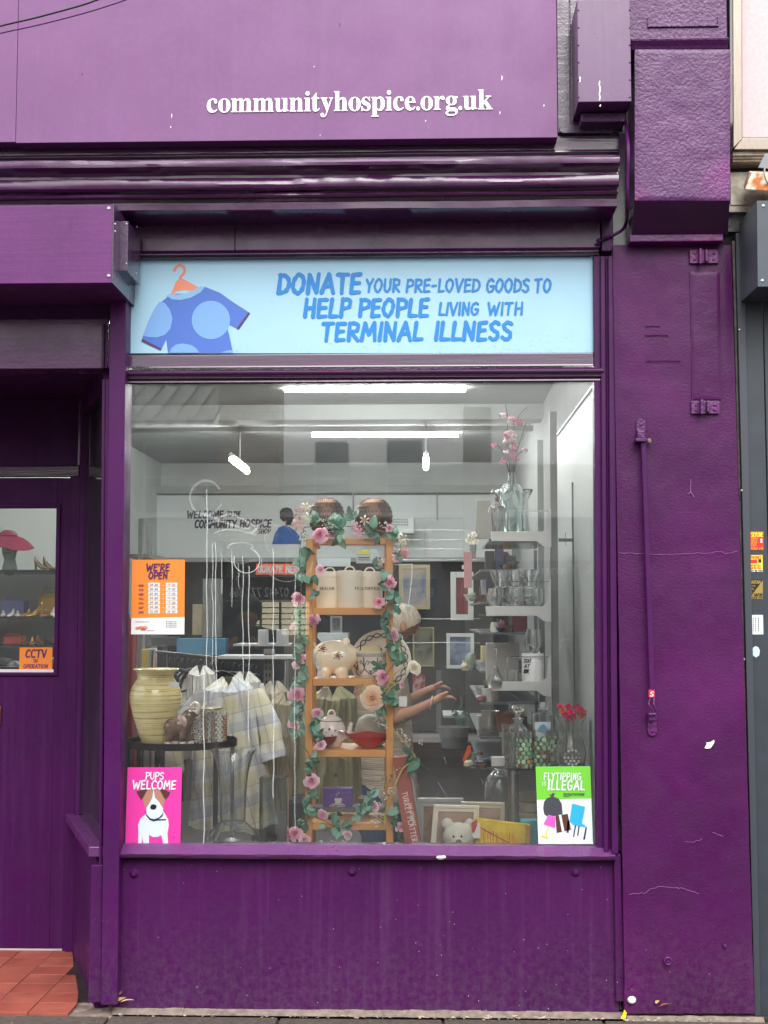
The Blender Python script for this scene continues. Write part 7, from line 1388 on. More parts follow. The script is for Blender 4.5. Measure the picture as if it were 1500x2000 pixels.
bl.build('petals', PB1, bh, smooth=True)['kind'] = 'stuff'; bl2.build('petals', PB2, bh, smooth=True)['kind'] = 'stuff'
# glasses on the second and third shelf
def wine(px, base, Y, w_, h, lab, grp, stem=False):
    r = w_ / 2
    p_ = [(0, 0), (r * .7, 0), (r * .72, 2), (r * .35, 5), (r * .5, h * .2), (r, h * .5), (r * .98, h * .7), (r * .78, h), (r * .74, h), (r * .93, h * .7), (r * .94, h * .5), (r * .44, h * .24), (0, h * .2)] if not stem else \
         [(0, 0), (r * .8, 0), (r * .8, 1), (1.6, 3), (1.6, h * .42), (r * .8, h * .56), (r, h * .72), (r * .86, h), (r * .82, h), (r * .95, h * .72), (r * .75, h * .58), (0, h * .46)]
    return lathe_px('glass', px, base, p_, Y, GLS, lab, 'glass', seg=24, grp=grp)
for k, (px, Y) in enumerate(((966, .76), (990, .92), (1008, .74), (1030, .96), (1048, .76))):
    wine(px, z2, Y, 30, 48, 'tulip shaped tasting glass, %s along the middle bracketed shelf' % ('leftmost', 'second from the left', 'third from the left', 'fourth from the left', 'rightmost')[k], 'tasting glasses on the middle shelf')
for k, (px, Y) in enumerate(((978, .84), (1004, .84), (1034, .86))):
    lathe_px('bowl', px, z2 + 50 * PX(.84), [(0, 0), (12, 0), (20, 26), (21, 34), (19.5, 34), (18, 26), (10, 3), (0, 3)], Y, GLS, 'clear glass bowl stacked on the tasting glasses, %s' % ('left one', 'centre one', 'right one')[k], 'bowl', seg=24, grp='glass bowls stacked above the tasting glasses')
lathe_px('tumbler', 1041, z3 + 66 * PX(.75), [(0, 0), (12, 0), (17, 14), (17, 28), (13.5, 46), (12.5, 46), (15.6, 28), (15.6, 14), (11, 4), (0, 4)], .75, GLS, 'stemless wine glass standing on the white tin', 'glass', seg=28)
mt = thing('white_tin', 'white cylindrical tin with black script standing on the lowest bracketed shelf', 'tin', (X(1040, .75), .75, z3))
lathe_px('body', 1040, z3, [(0, 0), (21.5, 0), (21.5, 64), (20.5, 65.5), (0, 65.5)], .75, mat('tin_white', (230, 230, 230), .4), par=mt)
m = MB(); 
for k, t in enumerate(('STAY', 'AT', 'HOME')): handpx(m, t, 1022, 1036 - k * 2, 1294 + k * 10, 1287 + k * 10, 0, wt=.2, slant=.3)
cx_ = X(1040, .75); rr_ = 21.5 * PX(.75); sc2 = (PX(.75) / PX(0)); base_ = P(1040, 1300, 0); tgt = P(1040, 1300, .75)
m.v = [((v[0] - base_.x) * sc2 + tgt.x, .75 - sqrt(max(1e-6, rr_ ** 2 - ((v[0] - base_.x) * sc2) ** 2)) - .0006, (v[2] - base_.z) * sc2 + tgt.z) for v in m.v]; m.build('lettering', mat('script_black', (40, 40, 44), .5), mt, fix=False)
lathe_px('decanter', 967, z3, [(0, 0), (13, 0), (16, 8), (15, 18), (6, 34), (2.2, 44), (2, 66), (3.4, 74), (2.6, 76), (0, 76)], .72, GLS, 'small clear decanter with long neck on the lowest bracketed shelf', 'decanter', seg=24)
lathe_px('tumbler', 996, z3, [(0, 0), (12, 0), (13.5, 34), (12.5, 34), (11, 5), (0, 5)], .74, GLS, 'plain clear tumbler between the small decanter and the white tin', 'glass', seg=24)
MB().bpx(950, 1014, 1256, 1330, 1.0, .1).build('carton', mat('carton_grey', (150, 148, 142), .6), label='plain grey cardboard box standing behind the glasses', cat='box', bevel=.002)
lathe_px('copper_pot', 994, z3 - 92 * PX(.9), [(0, 0), (22, 0), (27, 30), (30, 36), (28, 36), (24, 30), (19, 4), (0, 3)], 1.0, mat('copper', (156, 96, 62), .35, .6), 'brown copper pot below the lowest bracketed shelf', 'pot')
lathe_px('steel_pan', 956, z3 - 92 * PX(1.1), [(0, 0), (16, 0), (17, 34), (19, 36), (16, 34), (15, 3), (0, 3)], 1.2, mat('pan_steel', (150, 150, 146), .25, .8), 'small steel pan beside the copper pot', 'pan')
lathe_px('ruby_vase', 1012, z2 - 62 * PX(.9) * 1, [(0, 0), (8, 0), (7, 12), (14, 48), (13, 48), (6, 14), (0, 10)], .9, RG, 'dark red glass vase hanging low under the middle bracket', 'vase', seg=20) if False else None
# lower counter pieces
def facet(px, Y, base, w_, h, lab, cat, prof=None, m=GLS):
    return lathe_px(cat.replace(' ', '_'), px, base, prof or [(0, 0), (w_ / 2, 0), (w_ / 2 + 1, h), (w_ / 2 - 1.5, h), (w_ / 2 - 3, 6), (0, 5)], Y, m, lab, cat, seg=10)
dc = thing('decanter', 'clear cut glass decanter with round flat stopper on the glass shelf', 'decanter', (X(1010, .45), .45, z4))
lathe_px('body', 1010, z4, [(0, 0), (20, 0), (21, 6), (19, 66), (16, 76), (9, 82), (9.5, 90), (13, 92), (11, 93), (7, 88), (7, 82), (13, 75), (16, 66), (17, 8), (0, 6)], .45, GLS, par=dc, seg=8)
lathe_px('stopper', 1010, z4, [(0, 90.5), (5, 90.5), (6, 99), (4, 103), (12, 108), (13.5, 113), (10, 118), (0, 119)], .45, GLS, par=dc, seg=24)
GP = [mat(n, c, .4) for n, c in (('pattern_green', (150, 196, 150)), ('pattern_green_pale', (192, 220, 184)), ('pattern_brown', (132, 98, 64)), ('pattern_sage', (128, 178, 132)), ('pattern_orange', (224, 160, 96)))]; GF = (GP[0], GP[1], GP[1], GP[3], GP[0], GP[1], GP[2], GP[0], GP[1], GP[3], GP[4], GP[1])
tumbler(1022, .40, z4, 30, 70, 'glass tumbler with green and brown leaf print beside the decanter', 'leaf print tumblers on the glass shelf', band=GF); tumbler(1056, .44, z4, 34, 70, 'glass tumbler with green and brown leaf print, middle of the three', 'leaf print tumblers on the glass shelf', band=GF); tumbler(1078, .52, z4, 32, 68, 'glass tumbler with green leaf print half behind the flower vase', 'leaf print tumblers on the glass shelf', band=GF)
facet(992, .6, z4, 26, 74, 'plain heavy cut glass vase behind the decanter', 'glass vase')
facet(1096, .62, z4, 34, 84, 'tall cut glass vase standing behind the bead patterned vase', 'glass vase'); facet(1040, .64, z4, 24, 60, 'short cut glass vase standing behind the leaf print tumblers', 'glass vase')
pf_ = thing('perfume_bottle', 'square clear perfume bottle with white pump and pale blue label', 'bottle', (X(1060, .58), .58, z4 + .09))
zc_ = Z(1440, .58)
MB().bpx(1040, 1080, 1392, 1502, .56, .07).build('bottle', GLS, pf_, bevel=.006); MB().bpx(1050, 1070, 1384, 1391, .575, .03).build('collar', MATS['chrome'], pf_, bevel=.002); MB().bpx(1055, 1065, 1372, 1383.5, .58, .02).build('pump', WHITE, pf_, bevel=.002)
m = MB(); m.mi(0).bpx(1044, 1076, 1410, 1440, .556, .001); m.mi(1).ppx([(1048, 1428), (1054, 1418), (1062, 1414), (1070, 1422), (1072, 1430), (1062, 1432)], .5555, .0004); m.build('label', [mat('label_ice', (226, 238, 242), .5), mat('splash_blue', (120, 184, 206), .5)], pf_)
fv = thing('bead_vase', 'etched clear vase with pink and orange artificial flowers on the right', 'vase', (X(1112, .38), .38, z4))
lathe_px('glass', 1112, z4, [(0, 0), (22, 0), (27, 10), (30, 30), (26, 52), (19, 66), (22, 84), (32, 100), (30.5, 100), (20.5, 84), (17.5, 66), (24, 52), (28, 30), (25, 12), (0, 8)], .38, GLS, par=fv, seg=40)
m = MB(); u = PX(.38)
for k in range(19):
    ring = 0 if k == 0 else (1 if k < 7 else 2); a = 0 if k == 0 else (k * pi / 3 if k < 7 else k * pi / 6); rr = ring * 7; dx, dz = rr * cos(a), 24 + rr * sin(a)
    if abs(dx) < 27: m.ell((X(1112, .38) + dx * u, .38 - sqrt(max(0, 29 ** 2 - dx ** 2)) * u, z4 + dz * u), (2.6 * u, .8 * u, 2.6 * u), 8, 6)
m.build('bead_pattern', mat('etched_white', (228, 232, 228), .6), fv, smooth=True)
ft = thing('ball_flowers', 'tight bunch of bright pink and orange ball flowers on straw stems', 'flowers', tuple(P(1112, 1440, .38)))
for k, (px, py, c) in enumerate(((1098, 1388, 0), (1110, 1381, 0), (1104, 1396, 1), (1116, 1392, 1), (1127, 1382, 1), (1120, 1400, 1), (1136, 1386, 1), (1135, 1398, 0), (1095, 1380, 1), (1112, 1402, 1), (1141, 1393, 0))):
    o = link('flower', rose_mesh('ball_flower', [mat('ball_orange', (246, 124, 56), .5), mat('ball_pink', (240, 50, 122), .5)][c], 14, k + 3, .2) if k < 2 else [x for x in bpy.data.meshes if x.name.startswith('ball_flower')][0 if c == 0 else 1], ft, P(px, py, .34 + (k % 3) * .01), facing(r7.uniform(-.8, .8), r7.uniform(-.2, .8), k), 9.5 * PX(.35))
    if k in (0, 1): pass
    vine('stem', [(px, py + 4, .37), ((px + 1115) / 2, 1430, .38), (1112 + (px - 1116) * .3, 1470, .38)], .0009, GST, ft, 3)
bm0 = [x for x in bpy.data.meshes if x.name.startswith('ball_flower')]
bm0[1].materials.clear(); bm0[1].materials.append(mat('ball_pink', (240, 50, 122), .5))
BSK = mat('basket_cream', (176, 166, 146), .7, bump=(160, .6, .002), stretch=(1, 1, 3))
for k in range(3):
    y0 = 1545 + k * 20
    lathe_px('basket', 1030, Z(y0 + 18, .7), [(0, 0), (16 - k, 0), (19, 16), (18, 17), (14, 3), (0, 2)], .7, BSK, 'cream woven basket bowl beside the steel post, %s of the stack' % ('top', 'middle', 'bottom')[k], 'basket', grp='stacked basket bowls by the steel post')
lathe_px('cake_dome', 974, Z(1560, .9), [(0, 60), (14, 56), (26, 40), (30, 16), (30, 0), (29, 0), (28.8, 16), (25, 39), (13, 54), (0, 58)], .9, GLS, 'clear glass dome behind the photo frames', 'dome')

# ================================================================ mid shop shelves with stock
MS = thing('gondola_shelf', 'grey shop shelving unit receding behind the window glassware', 'shelving', (.6, 3, 0)); GS = mat('gondola_grey', (96, 100, 102), .5, .2)
for k, yy in enumerate((1112, 1175, 1235, 1310, 1372, 1440, 1500)):
    Y = 2.2; MB().bpx(938, 1060, yy, yy + 4, Y, 1.8).build('shelf', GS, MS)
MB().box(X(1044, 2.2), X(1050, 2.2), 2.2, 2.25, 0, Z(1075, 2.2)).build('upright', GS, MS)
rs = random.Random(31)
def cupstack(px, yy, Y, lab, rgb, n, w_=14, nm='plate', h=3.5):
    base = Z(yy, Y) + .002; u = PX(Y)
    return MB().lathe([(0, 0)] + sum([[(w_ * .6, k * h), (w_, k * h + h * .7), (w_, k * h + h * .8), (w_ * .62, k * h + h * .99)] for k in range(n)], []) + [(0, n * h * .99)], (0, 0, 0), 20, closed=False).mesh(nm, mat('china_%d_%d' % (rgb[0], rgb[2]), rgb, .3), smooth=True), base, u
stock = [('plate', 962, 1311, 'stack of pale saucers on the receding shelves beside the grey carton', (196, 196, 188), 7, 15), ('plate', 952, 1440, 'tall stack of grey plates low on the receding shelves', (150, 152, 152), 12, 22), ('plate', 950, 1500, 'wide dark blue dinner plates at the shelf foot', (54, 60, 84), 4, 26),
         ('plate', 985, 1440, 'stack of glassy bowls low on the receding shelves', (168, 172, 172), 11, 15), ('plate', 985, 1235, 'short stack of white bowls at the middle of the receding shelves', (204, 204, 200), 4, 14), ('plate', 957, 1176, 'small stack of pale dishes high on the receding shelves', (184, 184, 184), 3, 14), ('plate', 975, 1500, 'cream serving plates beside the dark blue dinner plates', (214, 208, 186), 5, 20), ('plate', 962, 1373, 'stack of cream tea plates above the grey plates', (206, 200, 176), 8, 13)]
for nm, px, yy, lab, rgb, n, w_ in stock:
    me, base, u = cupstack(px, yy, 2.35, lab, rgb, n, w_); o = link('plate_stack', me, None, (X(px, 2.35), 2.35, base), None, u); _tag(o, lab, 'plates', 'crockery stacked on the receding shelves')
bxs = [(948, 966, 1076, 1112, (34, 36, 44), 'dark square box high on the receding shelves'), (968, 984, 1070, 1112, (70, 74, 96), 'blue grey box beside the dark square box'), (986, 1008, 1086, 1112, (60, 60, 62), 'low charcoal box on the top receding shelf'), (940, 950, 1132, 1174, (176, 178, 196), 'pale lilac carton on the second receding shelf'),
       (952, 962, 1126, 1174, (90, 84, 130), 'purple carton on the second receding shelf'), (964, 974, 1136, 1174, (190, 158, 116), 'tan carton beside the purple carton'), (1002, 1030, 1196, 1234, (120, 40, 58), 'dark crimson box under the tasting glasses'), (940, 958, 1262, 1290, (206, 196, 140), 'pale yellow box at the middle receding shelf'),
       (1010, 1036, 1290, 1310, (84, 84, 84), 'flat grey box behind the white tin'), (942, 960, 1346, 1371, (214, 214, 206), 'white carton near the copper pot'), (1000, 1030, 1400, 1439, (76, 66, 60), 'brown box behind the decanter'), (906, 922, 1078, 1148, (206, 144, 150), 'pink cardboard header hanging beside the dark shelves')]
for k, (a, b, c, d, rgb, lab) in enumerate(bxs):
    MB().bpx(a, b, c, d, 2.3 if k != 11 else 2.18, .1 if k != 11 else .01).build('carton', mat('carton_%d' % k, rgb, .5, var=(12, tuple(int(v * .8) for v in rgb), .3)), label=lab, cat='box' if k != 11 else 'card', bevel=.0015)
KC = (('white', (214, 214, 208)), ('charcoal', (44, 46, 52)), ('navy', (36, 44, 78)), ('cream', (208, 198, 166)), ('brown', (104, 70, 48)), ('sage', (120, 140, 118)), ('grey', (128, 130, 130)), ('maroon', (96, 30, 44)))
NS_ = ('top', 'second', 'third', 'fourth', 'fifth', 'sixth', 'lowest')
for k in range(44):
    sh_ = k % 7; yy = (1112, 1175, 1235, 1310, 1372, 1440, 1500)[sh_]; cn, cc = KC[(k * 5 + sh_) % 8]; px_ = 908 + (k * 29 + sh_ * 11) % 104; Y_ = 2.22 + rs.uniform(0, .35) if px_ > 936 else 2.9
    h_ = rs.uniform(10, 34); kd = ('mug', 'jar', 'bowl', 'jug')[(k * 3 + sh_) % 4]; w_ = rs.uniform(6, 12); pr2 = {'mug': [(0, 0), (w_ * .8, 0), (w_ * .8, h_ * .7), (w_ * .7, h_ * .7), (0, h_ * .2)], 'jar': [(0, 0), (w_ * .7, 0), (w_, h_ * .3), (w_ * .9, h_ * .8), (w_ * .5, h_), (0, h_)],
        'bowl': [(0, 0), (w_ * .6, 0), (w_ * 1.4, h_ * .5), (w_ * 1.3, h_ * .5), (0, h_ * .15)], 'jug': [(0, 0), (w_ * .6, 0), (w_ * .9, h_ * .4), (w_ * .5, h_ * .8), (w_ * .65, h_), (w_ * .55, h_), (0, h_ * .7)]}[kd]
    t = lathe_px(kd, px_, Z(yy, Y_) + .002, pr2, Y_, mat('china_' + cn, cc, .3), seg=16); _tag(t, '%s china %s on the %s receding shelf, %s' % (cn, kd, NS_[sh_], ('by the shelf end', 'near the shelf end', 'mid way along', 'behind the glassware')[min(3, int((px_ - 908) / 26))]), kd, 'assorted china on the receding shelves')
MB().ppx([(903, 1484), (914, 1456), (920, 1457), (919, 1470), (906, 1490)], 2.0, .004).build('ribbon', mat('ribbon_orange', (226, 84, 40), .5), label='orange red ribbon tag hanging at the shelf end', cat='ribbon')
lf2 = thing('flower_pot', 'white artificial flowers in a silver cup at the shelf top', 'flowers', tuple(P(924, 1090, 2.2)))
lathe_px('cup', 924, Z(1092, 2.2), [(0, 0), (5, 0), (7, 28), (6, 28), (4, 2), (0, 2)], 2.2, mat('cup_silver', (170, 174, 176), .25, .7), par=lf2, seg=16)
for k, (a, b) in enumerate(((918, 1050), (926, 1044), (930, 1058), (921, 1060), (914, 1056))): link('flower', rose_mesh('white_flower', IVY, 12, 30, 1) if k == 0 else [x for x in bpy.data.meshes if x.name.startswith('white_flower')][0], lf2, P(a, b, 2.2), facing(rs.uniform(-1, 1), .5, k), 7 * PX(2.2))
MB().ppx([(932, 978), (958, 976), (958, 1052), (928, 1052)], 2.3, .012).build('shade_panel', mat('panel_stone', (150, 148, 140), .6), label='rounded stone coloured board standing left of the bottles', cat='board', bevel=.004)
# sculpted pots low in the middle of the room
MB().box(X(800, 4.2), X(960, 4.2), 4.2, 4.9, .55, .6).build('wooden_bench', mat('bench_wood', (44, 30, 25), .5, var=(8, (50, 34, 28), .2), stretch=(.3, 1, 1)), label='long dark wooden bench top across the back of the display', cat='bench')
lathe_px('plant_pot', 886, Z(1460, 3.4), [(0, 0), (24, 0), (30, 40), (27, 40), (20, 3), (0, 3)], 3.4, mat('pot_grey', (104, 106, 108), .7), 'grey ribbed plant pot beyond the shelves', 'plant pot')
MB().bpx(866, 908, 1398, 1402, 3.6, .5).build('small_table', mat('table_grey', (150, 150, 152), .5), label='pale grey table top with trailing plant beyond the shopper', cat='table')
tp2 = thing('trailing_plant', 'small trailing plant hanging over the pale grey table top', 'plant', tuple(P(900, 1398, 3.5)))
for k in range(9): vine('tendril', [(898 + k % 4, 1396, 3.5), (892 + k * 3, 1402, 3.46), (894 + k * 2.5, 1425, 3.44), (896 + k * 1.5, 1440 + (k * 17) % 34, 3.44)], .002, LF[1], tp2, 3)
for k in range(26): link('leaf', LVS[1], tp2, P(880 + rs.uniform(0, 34), 1392 + rs.uniform(-6, 10), 3.5), (rs.uniform(0, 3), rs.uniform(0, 6), rs.uniform(0, 6)), .03)

# ================================================================ clothes on the left
def garment(px, ytop, ybot, wt_, wb_, Y, m, lab, depth=.07, seed=0, sleeves=None, shade=None, name='blouse', hang=True, neck=.34, rag=8, par_cat='garment', grp=None):
    """hanging garment : shouldered, folded cloth tube open at the neck, with sleeves"""
    u = PX(Y); t = thing(name, lab, par_cat, tuple(P(px, ybot, Y)), grp); H = ybot - ytop; s = Vector((seed * 3.1, 0, 0))
    def f(a, v):
        an = 2 * pi * a; c = cos(an); si = sin(an); w_ = wt_ + (wb_ - wt_) * v ** .8
        sh = min(1, v / .085); w_ = w_ * (neck + (1 - neck) * sh)
        fold = (.05 + .16 * v) * noise.noise(Vector((c * 2.6, si * 2.6, v * .8)) + s) + .07 * (.25 + v) * sin(an * 9 + 4 * noise.noise(Vector((v * 2, a * 3, 1)) + s)) + .03 * sin(an * 23 + 5 * noise.noise(Vector((v * 3, a * 5, 4)) + s))
        zz = ytop + H * v + (rag * noise.noise(Vector((c * 2, si * 2, 5)) + s) if v > .98 else 0) + 18 * max(0, -si) * max(0, 1 - v * 9) * max(0, 1 - 1.6 * abs(c)) + 3 * noise.noise(Vector((c * 4, si * 4, 2)) + s)
        x = px + w_ * c * (1 + fold * .5) + 3 * noise.noise(Vector((v * 3, 0, 9)) + s)
        p = P(x, zz, Y); p.y = Y + depth * si * (1 + fold * 2.5) * (.3 + .7 * sh); return p
    b = MB(); b.grid(f, 72, 46, True); b.build('body', m, t, smooth=True, fix=False)
    for k, (pts, r0, r1) in enumerate(sleeves or ()):
        L = smooth_line([(a, b_, Y + dy) for a, b_, dy in pts], 8); n = len(L); mm = MB()
        def g(a, v):
            i = min(n - 1, int(v * (n - 1))); q = P(*L[i]); an = 2 * pi * a; r = (r0 + (r1 - r0) * v) * u * (1 + .22 * noise.noise(Vector((cos(an) * 2, sin(an) * 2, v * 5)) + s))
            return q + Vector((r * cos(an), r * .6 * sin(an), r * .35 * cos(an) * (1 if v > .97 else .2)))
        mm.grid(g, 20, n - 1, True); mm.build('sleeve', m, t, smooth=True, fix=False)
    return t
def check_mat():
    m = bpy.data.materials.new('check_cloth'); m.use_nodes = True; t = m.node_tree; N = t.nodes; L = t.links; b = N['Principled BSDF']; b.inputs['Roughness'].default_value = .9
    g = N.new('ShaderNodeTexCoord'); mp = N.new('ShaderNodeMapping'); mp.inputs['Rotation'].default_value = (0, radians(14), 0); L.new(g.outputs['Object'], mp.inputs[0]); s = N.new('ShaderNodeSeparateXYZ'); L.new(mp.outputs[0], s.inputs[0])
    nz = N.new('ShaderNodeTexNoise'); nz.inputs['Scale'].default_value = 9
    def band(axis, per, w_, off=0):
        a = N.new('ShaderNodeMath'); a.operation = 'MULTIPLY_ADD'; a.inputs[1].default_value = 1 / per; a.inputs[2].default_value = off; L.new(s.outputs[axis], a.inputs[0])
        j = N.new('ShaderNodeMath'); j.operation = 'MULTIPLY_ADD'; j.inputs[1].default_value = .12; L.new(nz.outputs['Fac'], j.inputs[0]); L.new(a.outputs[0], j.inputs[2])
        f = N.new('ShaderNodeMath'); f.operation = 'FRACT'; L.new(j.outputs[0], f.inputs[0]); c = N.new('ShaderNodeMath'); c.operation = 'LESS_THAN'; c.inputs[1].default_value = w_; L.new(f.outputs[0], c.inputs[0]); return c.outputs[0]
    cur = srgb(222, 222, 214)
    for ax, per, w_, off, colr, am in (('Z', .17, .36, 0, (208, 202, 158), .5), ('X', .15, .34, .2, (210, 204, 166), .4), ('Z', .17, .25, .5, (176, 184, 196), .6), ('X', .15, .22, .7, (182, 188, 198), .5), ('Z', .085, .05, .1, (120, 124, 140), .5), ('X', .075, .055, .3, (124, 128, 142), .5)):
        bd = band(ax, per, w_, off); k = N.new('ShaderNodeMath'); k.operation = 'MULTIPLY'; k.inputs[1].default_value = am; L.new(bd, k.inputs[0]); x = N.new('ShaderNodeMix'); x.data_type = 'RGBA'; L.new(k.outputs[0], x.inputs['Factor'])
        if isinstance(cur, tuple): x.inputs['A'].default_value = cur
        else: L.new(cur, x.inputs['A'])
        x.inputs['B'].default_value = srgb(*colr); cur = x.outputs['Result']
    L.new(cur, b.inputs['Base Color']); return m
CK = check_mat(); KH = mat('khaki_cloth', (158, 148, 122), .9, var=(4, (138, 128, 104), .3), bump=(300, .3, .001)); OL = mat('olive_cloth', (152, 146, 112), .9, var=(4, (132, 128, 96), .3), bump=(300, .3, .001))
garment(448, 1322, 1612, 44, 84, 1.15, CK, 'cream blouse with yellow and blue checks on a hanger behind the black table', .1, 1, [([(492, 1345, 0), (516, 1390, -.02), (530, 1440, -.03), (536, 1480, -.04)], 20, 24), ([(402, 1345, 0), (366, 1400, .02), (340, 1470, .02), (335, 1515, .02)], 22, 24)], name='check_blouse')
garment(562, 1352, 1580, 30, 44, 1.35, KH, 'khaki linen jacket hanging beside the checked blouse', .1, 2, [([(535, 1370, 0), (520, 1440, -.04), (512, 1560, -.04)], 14, 16)], name='linen_jacket')
garment(650, 1340, 1600, 44, 58, 1.3, OL, 'olive button up jacket hanging behind the ladder shelf', .1, 3, [([(612, 1360, 0), (602, 1450, -.05), (600, 1590, -.05)], 16, 18)], name='olive_jacket')
for k in range(4): MB().lathe([(0, 0), (.009, 0), (.009, .003), (0, .003)], P(656, 1400 + k * 38, 1.18), 12, axis=Vector((0, -1, 0)), closed=False).build('jacket_button', mat('horn_button', (96, 82, 60), .4), [o for o in bpy.data.objects if o.name == 'olive_jacket'][0])
garment(246, 1200, 1560, 16, 22, 1.1, mat('red_cloth', (120, 24, 34), .85), 'dark red top hanging at the far left edge of the window', .08, 4, name='red_top')
garment(600, 1236, 1560, 34, 40, 2.4, mat('dark_cloth', (50, 48, 54), .9), 'charcoal coats hanging in the gloom behind the jackets', .1, 5, name='dark_coat')
garment(366, 1330, 1560, 26, 34, 1.9, mat('grey_cloth', (150, 146, 140), .9), 'pale grey top hanging behind the checked blouse', .08, 6, name='grey_top')
garment(300, 1300, 1620, 40, 46, 2.2, mat('navy_cloth', (28, 30, 42), .9), 'navy coat hanging behind the striped vase', .1, 7, name='navy_coat')
WC = mat('white_cloth', (214, 212, 206), .9, var=(4, (190, 188, 182), .3), bump=(200, .2, .001))
garment(478, 1312, 1540, 30, 40, 1.6, WC, 'plain white top hanging just right of the checked blouse collar', .08, 8, [([(500, 1335, 0), (516, 1400, -.02), (520, 1440, -.02)], 14, 18)], name='white_blouse')
garment(392, 1300, 1480, 26, 34, 1.5, WC, 'white top with dark collar hanging left of the checked blouse', .08, 9, [([(368, 1325, 0), (350, 1380, -.02)], 14, 18)], name='white_blouse')
garment(536, 1330, 1570, 26, 34, 1.7, mat('stone_cloth', (176, 168, 150), .9, var=(4, (156, 148, 130), .3)), 'stone coloured shirt hanging between the white top and khaki jacket', .08, 10, name='stone_shirt')
cr2 = thing('clothes_rail', 'chrome clothes rail with black plastic hangers behind the window', 'clothes rail', (X(400, 2.0), 2.0, 0)); BP = mat('hanger_black', (22, 22, 26), .3)
MB().tube([P(300, 1272, 1.2), P(420, 1284, 2.2), P(560, 1290, 3.2)], .007, 10).build('rail', mat('rail_dull', (110, 112, 114), .35, .8), cr2, smooth=True)
for k in range(4):
    q = P((300, 420, 560, 300)[k], (1272, 1284, 1290, 1272)[k], (1.2, 2.2, 3.2, 1.2)[k]); MB().cyl((q.x, q.y, 0), q, .012).build('leg', MATS['chrome'], cr2, smooth=True) if k < 3 else None
hm = MB(); hm.tube(smooth_line([(-.2, 0, -.13), (-.12, 0, -.07), (0, 0, -.035), (.12, 0, -.07), (.2, 0, -.13)], 4), .009, 6, 1.6); hm.tube(smooth_line([(-.2, 0, -.13), (0, 0, -.15), (.2, 0, -.13)], 3), .005, 6); hm.tube(smooth_line([(0, 0, -.03), (0, 0, 0), (.02, 0, .02), (.03, 0, 0)], 4), .003, 6)
hme = hm.mesh('hanger', BP, smooth=True)
for k in range(16):
    t_ = k / 15; q = P(330 + 170 * t_, 1292 + 14 * t_, 1.3 + 1.3 * t_); o = link('hanger', hme, None, q, (0, rs.uniform(-.2, .2), radians(60 + rs.uniform(-30, 30)))); _tag(o, 'black plastic coat hanger bunched on the chrome rail left of the ladder', 'hanger', 'black hangers on the chrome rail')
MB().ppx([(422, 1362), (434, 1362), (434, 1383), (422, 1383)], 1.0, .001).build('price_tag', mat('tag_grey', (214, 216, 214), .6), label='white swing ticket on the neck of the checked blouse', cat='tag')
MB().ppx([(627, 1343), (641, 1344), (640, 1362), (626, 1361)], .62, .001).build('price_tag', MATS['label_white'], label='white ticket on the olive jacket just under the pig shelf', cat='tag')
MB().ppx([(779, 1360), (795, 1360), (795, 1380), (779, 1380)], .28, .001).build('price_tag', MATS['label_white'], label='white ticket hanging right of the peach rose', cat='tag')
# uprights and dim stock on the left
lu = thing('left_shelving', 'grey slotted uprights at the left of the window with folded stock', 'shelving', (X(290, 1.4), 1.4, .0))
MB().box(X(250, 1.0), X(258, 1.0), 1.2, 1.23, 0, Z(1012, 1.2)).build('upright', SHD, lu); MB().box(X(284, 1.8), X(293, 1.8), 1.8, 1.83, 0, Z(1026, 1.8)).build('upright', SHD, lu)
MB().bpx(250, 292, 1082, 1090, 1.25, .5).build('shelf', SHD, lu)
ct = thing('display_stand', 'perforated grey slotted post and shelf stand behind the ladder', 'stand', (X(520, 2.6), 2.6, 0))
MB().bpx(515, 533, 1268, 1700, 1.9, .03).build('slotted_post', mat('slot_post', (116, 112, 108), .5, .2), ct)
m = MB()
for k in range(22): m.bpx(519, 521.5, 1276 + k * 13, 1283 + k * 13, 1.898, .001).bpx(526, 528.5, 1276 + k * 13, 1283 + k * 13, 1.898, .001)
m.build('slots', BP, ct)
MB().bpx(425, 605, 1281, 1287, 1.8, .3).build('shelf', mat('shelf_pale', (176, 178, 176), .35), ct); MB().bpx(455, 580, 1258, 1262, 3.0, .4).build('shelf', MATS['shelf_pale'], ct)
for k, (a, b, c, d, Y, rgb, lab) in enumerate(((345, 441, 1247, 1280, 4.0, (70, 122, 150), 'blue crate on a shelf beyond the hanger rail'), (272, 290, 1268, 1306, 1.6, (206, 170, 60), 'yellow spined book beside the striped vase'), (290, 298, 1268, 1306, 1.6, (120, 160, 150), 'green spined book beside the yellow one'), (299, 306, 1266, 1306, 1.6, (200, 202, 196), 'white spined book right of the green one'),
        (307, 316, 1262, 1306, 1.6, (36, 38, 44), 'black spined book at the end of the row'), (504, 520, 1230, 1258, 3.0, (206, 206, 206), 'white carton on the shelf beyond the blouse'), (540, 560, 1230, 1258, 3.0, (196, 196, 200), 'white leaflet box with grey print on the far shelf'), (290, 345, 1244, 1262, 4.1, (66, 70, 72), 'grey crate beside the blue crate'),
        (700, 712, 1560, 1600, .9, (120, 96, 70), 'brown box low behind the ladder'), (250, 268, 1215, 1300, 1.7, (140, 30, 40), 'red box file at the far left'), (376, 394, 1180, 1240, 5.5, (150, 140, 110), 'tan box file on the far wall'), (396, 430, 1130, 1245, 6.0, (124, 126, 124), 'grey door panel at the back of the shop'), (620, 680, 1236, 1262, 4.5, (196, 200, 200), 'white covered dish on the far counter'), (640, 720, 1262, 1320, 4.6, (80, 84, 88), 'grey counter front beyond the ladder'))):
    MB().bpx(a, b, c, d, Y, .12).build('box' if 'book' not in lab else 'book', mat('stock_%d' % k, rgb, .55, var=(10, tuple(int(v * .82) for v in rgb), .3)), label=lab, cat='box' if 'book' not in lab else 'book', bevel=.002)
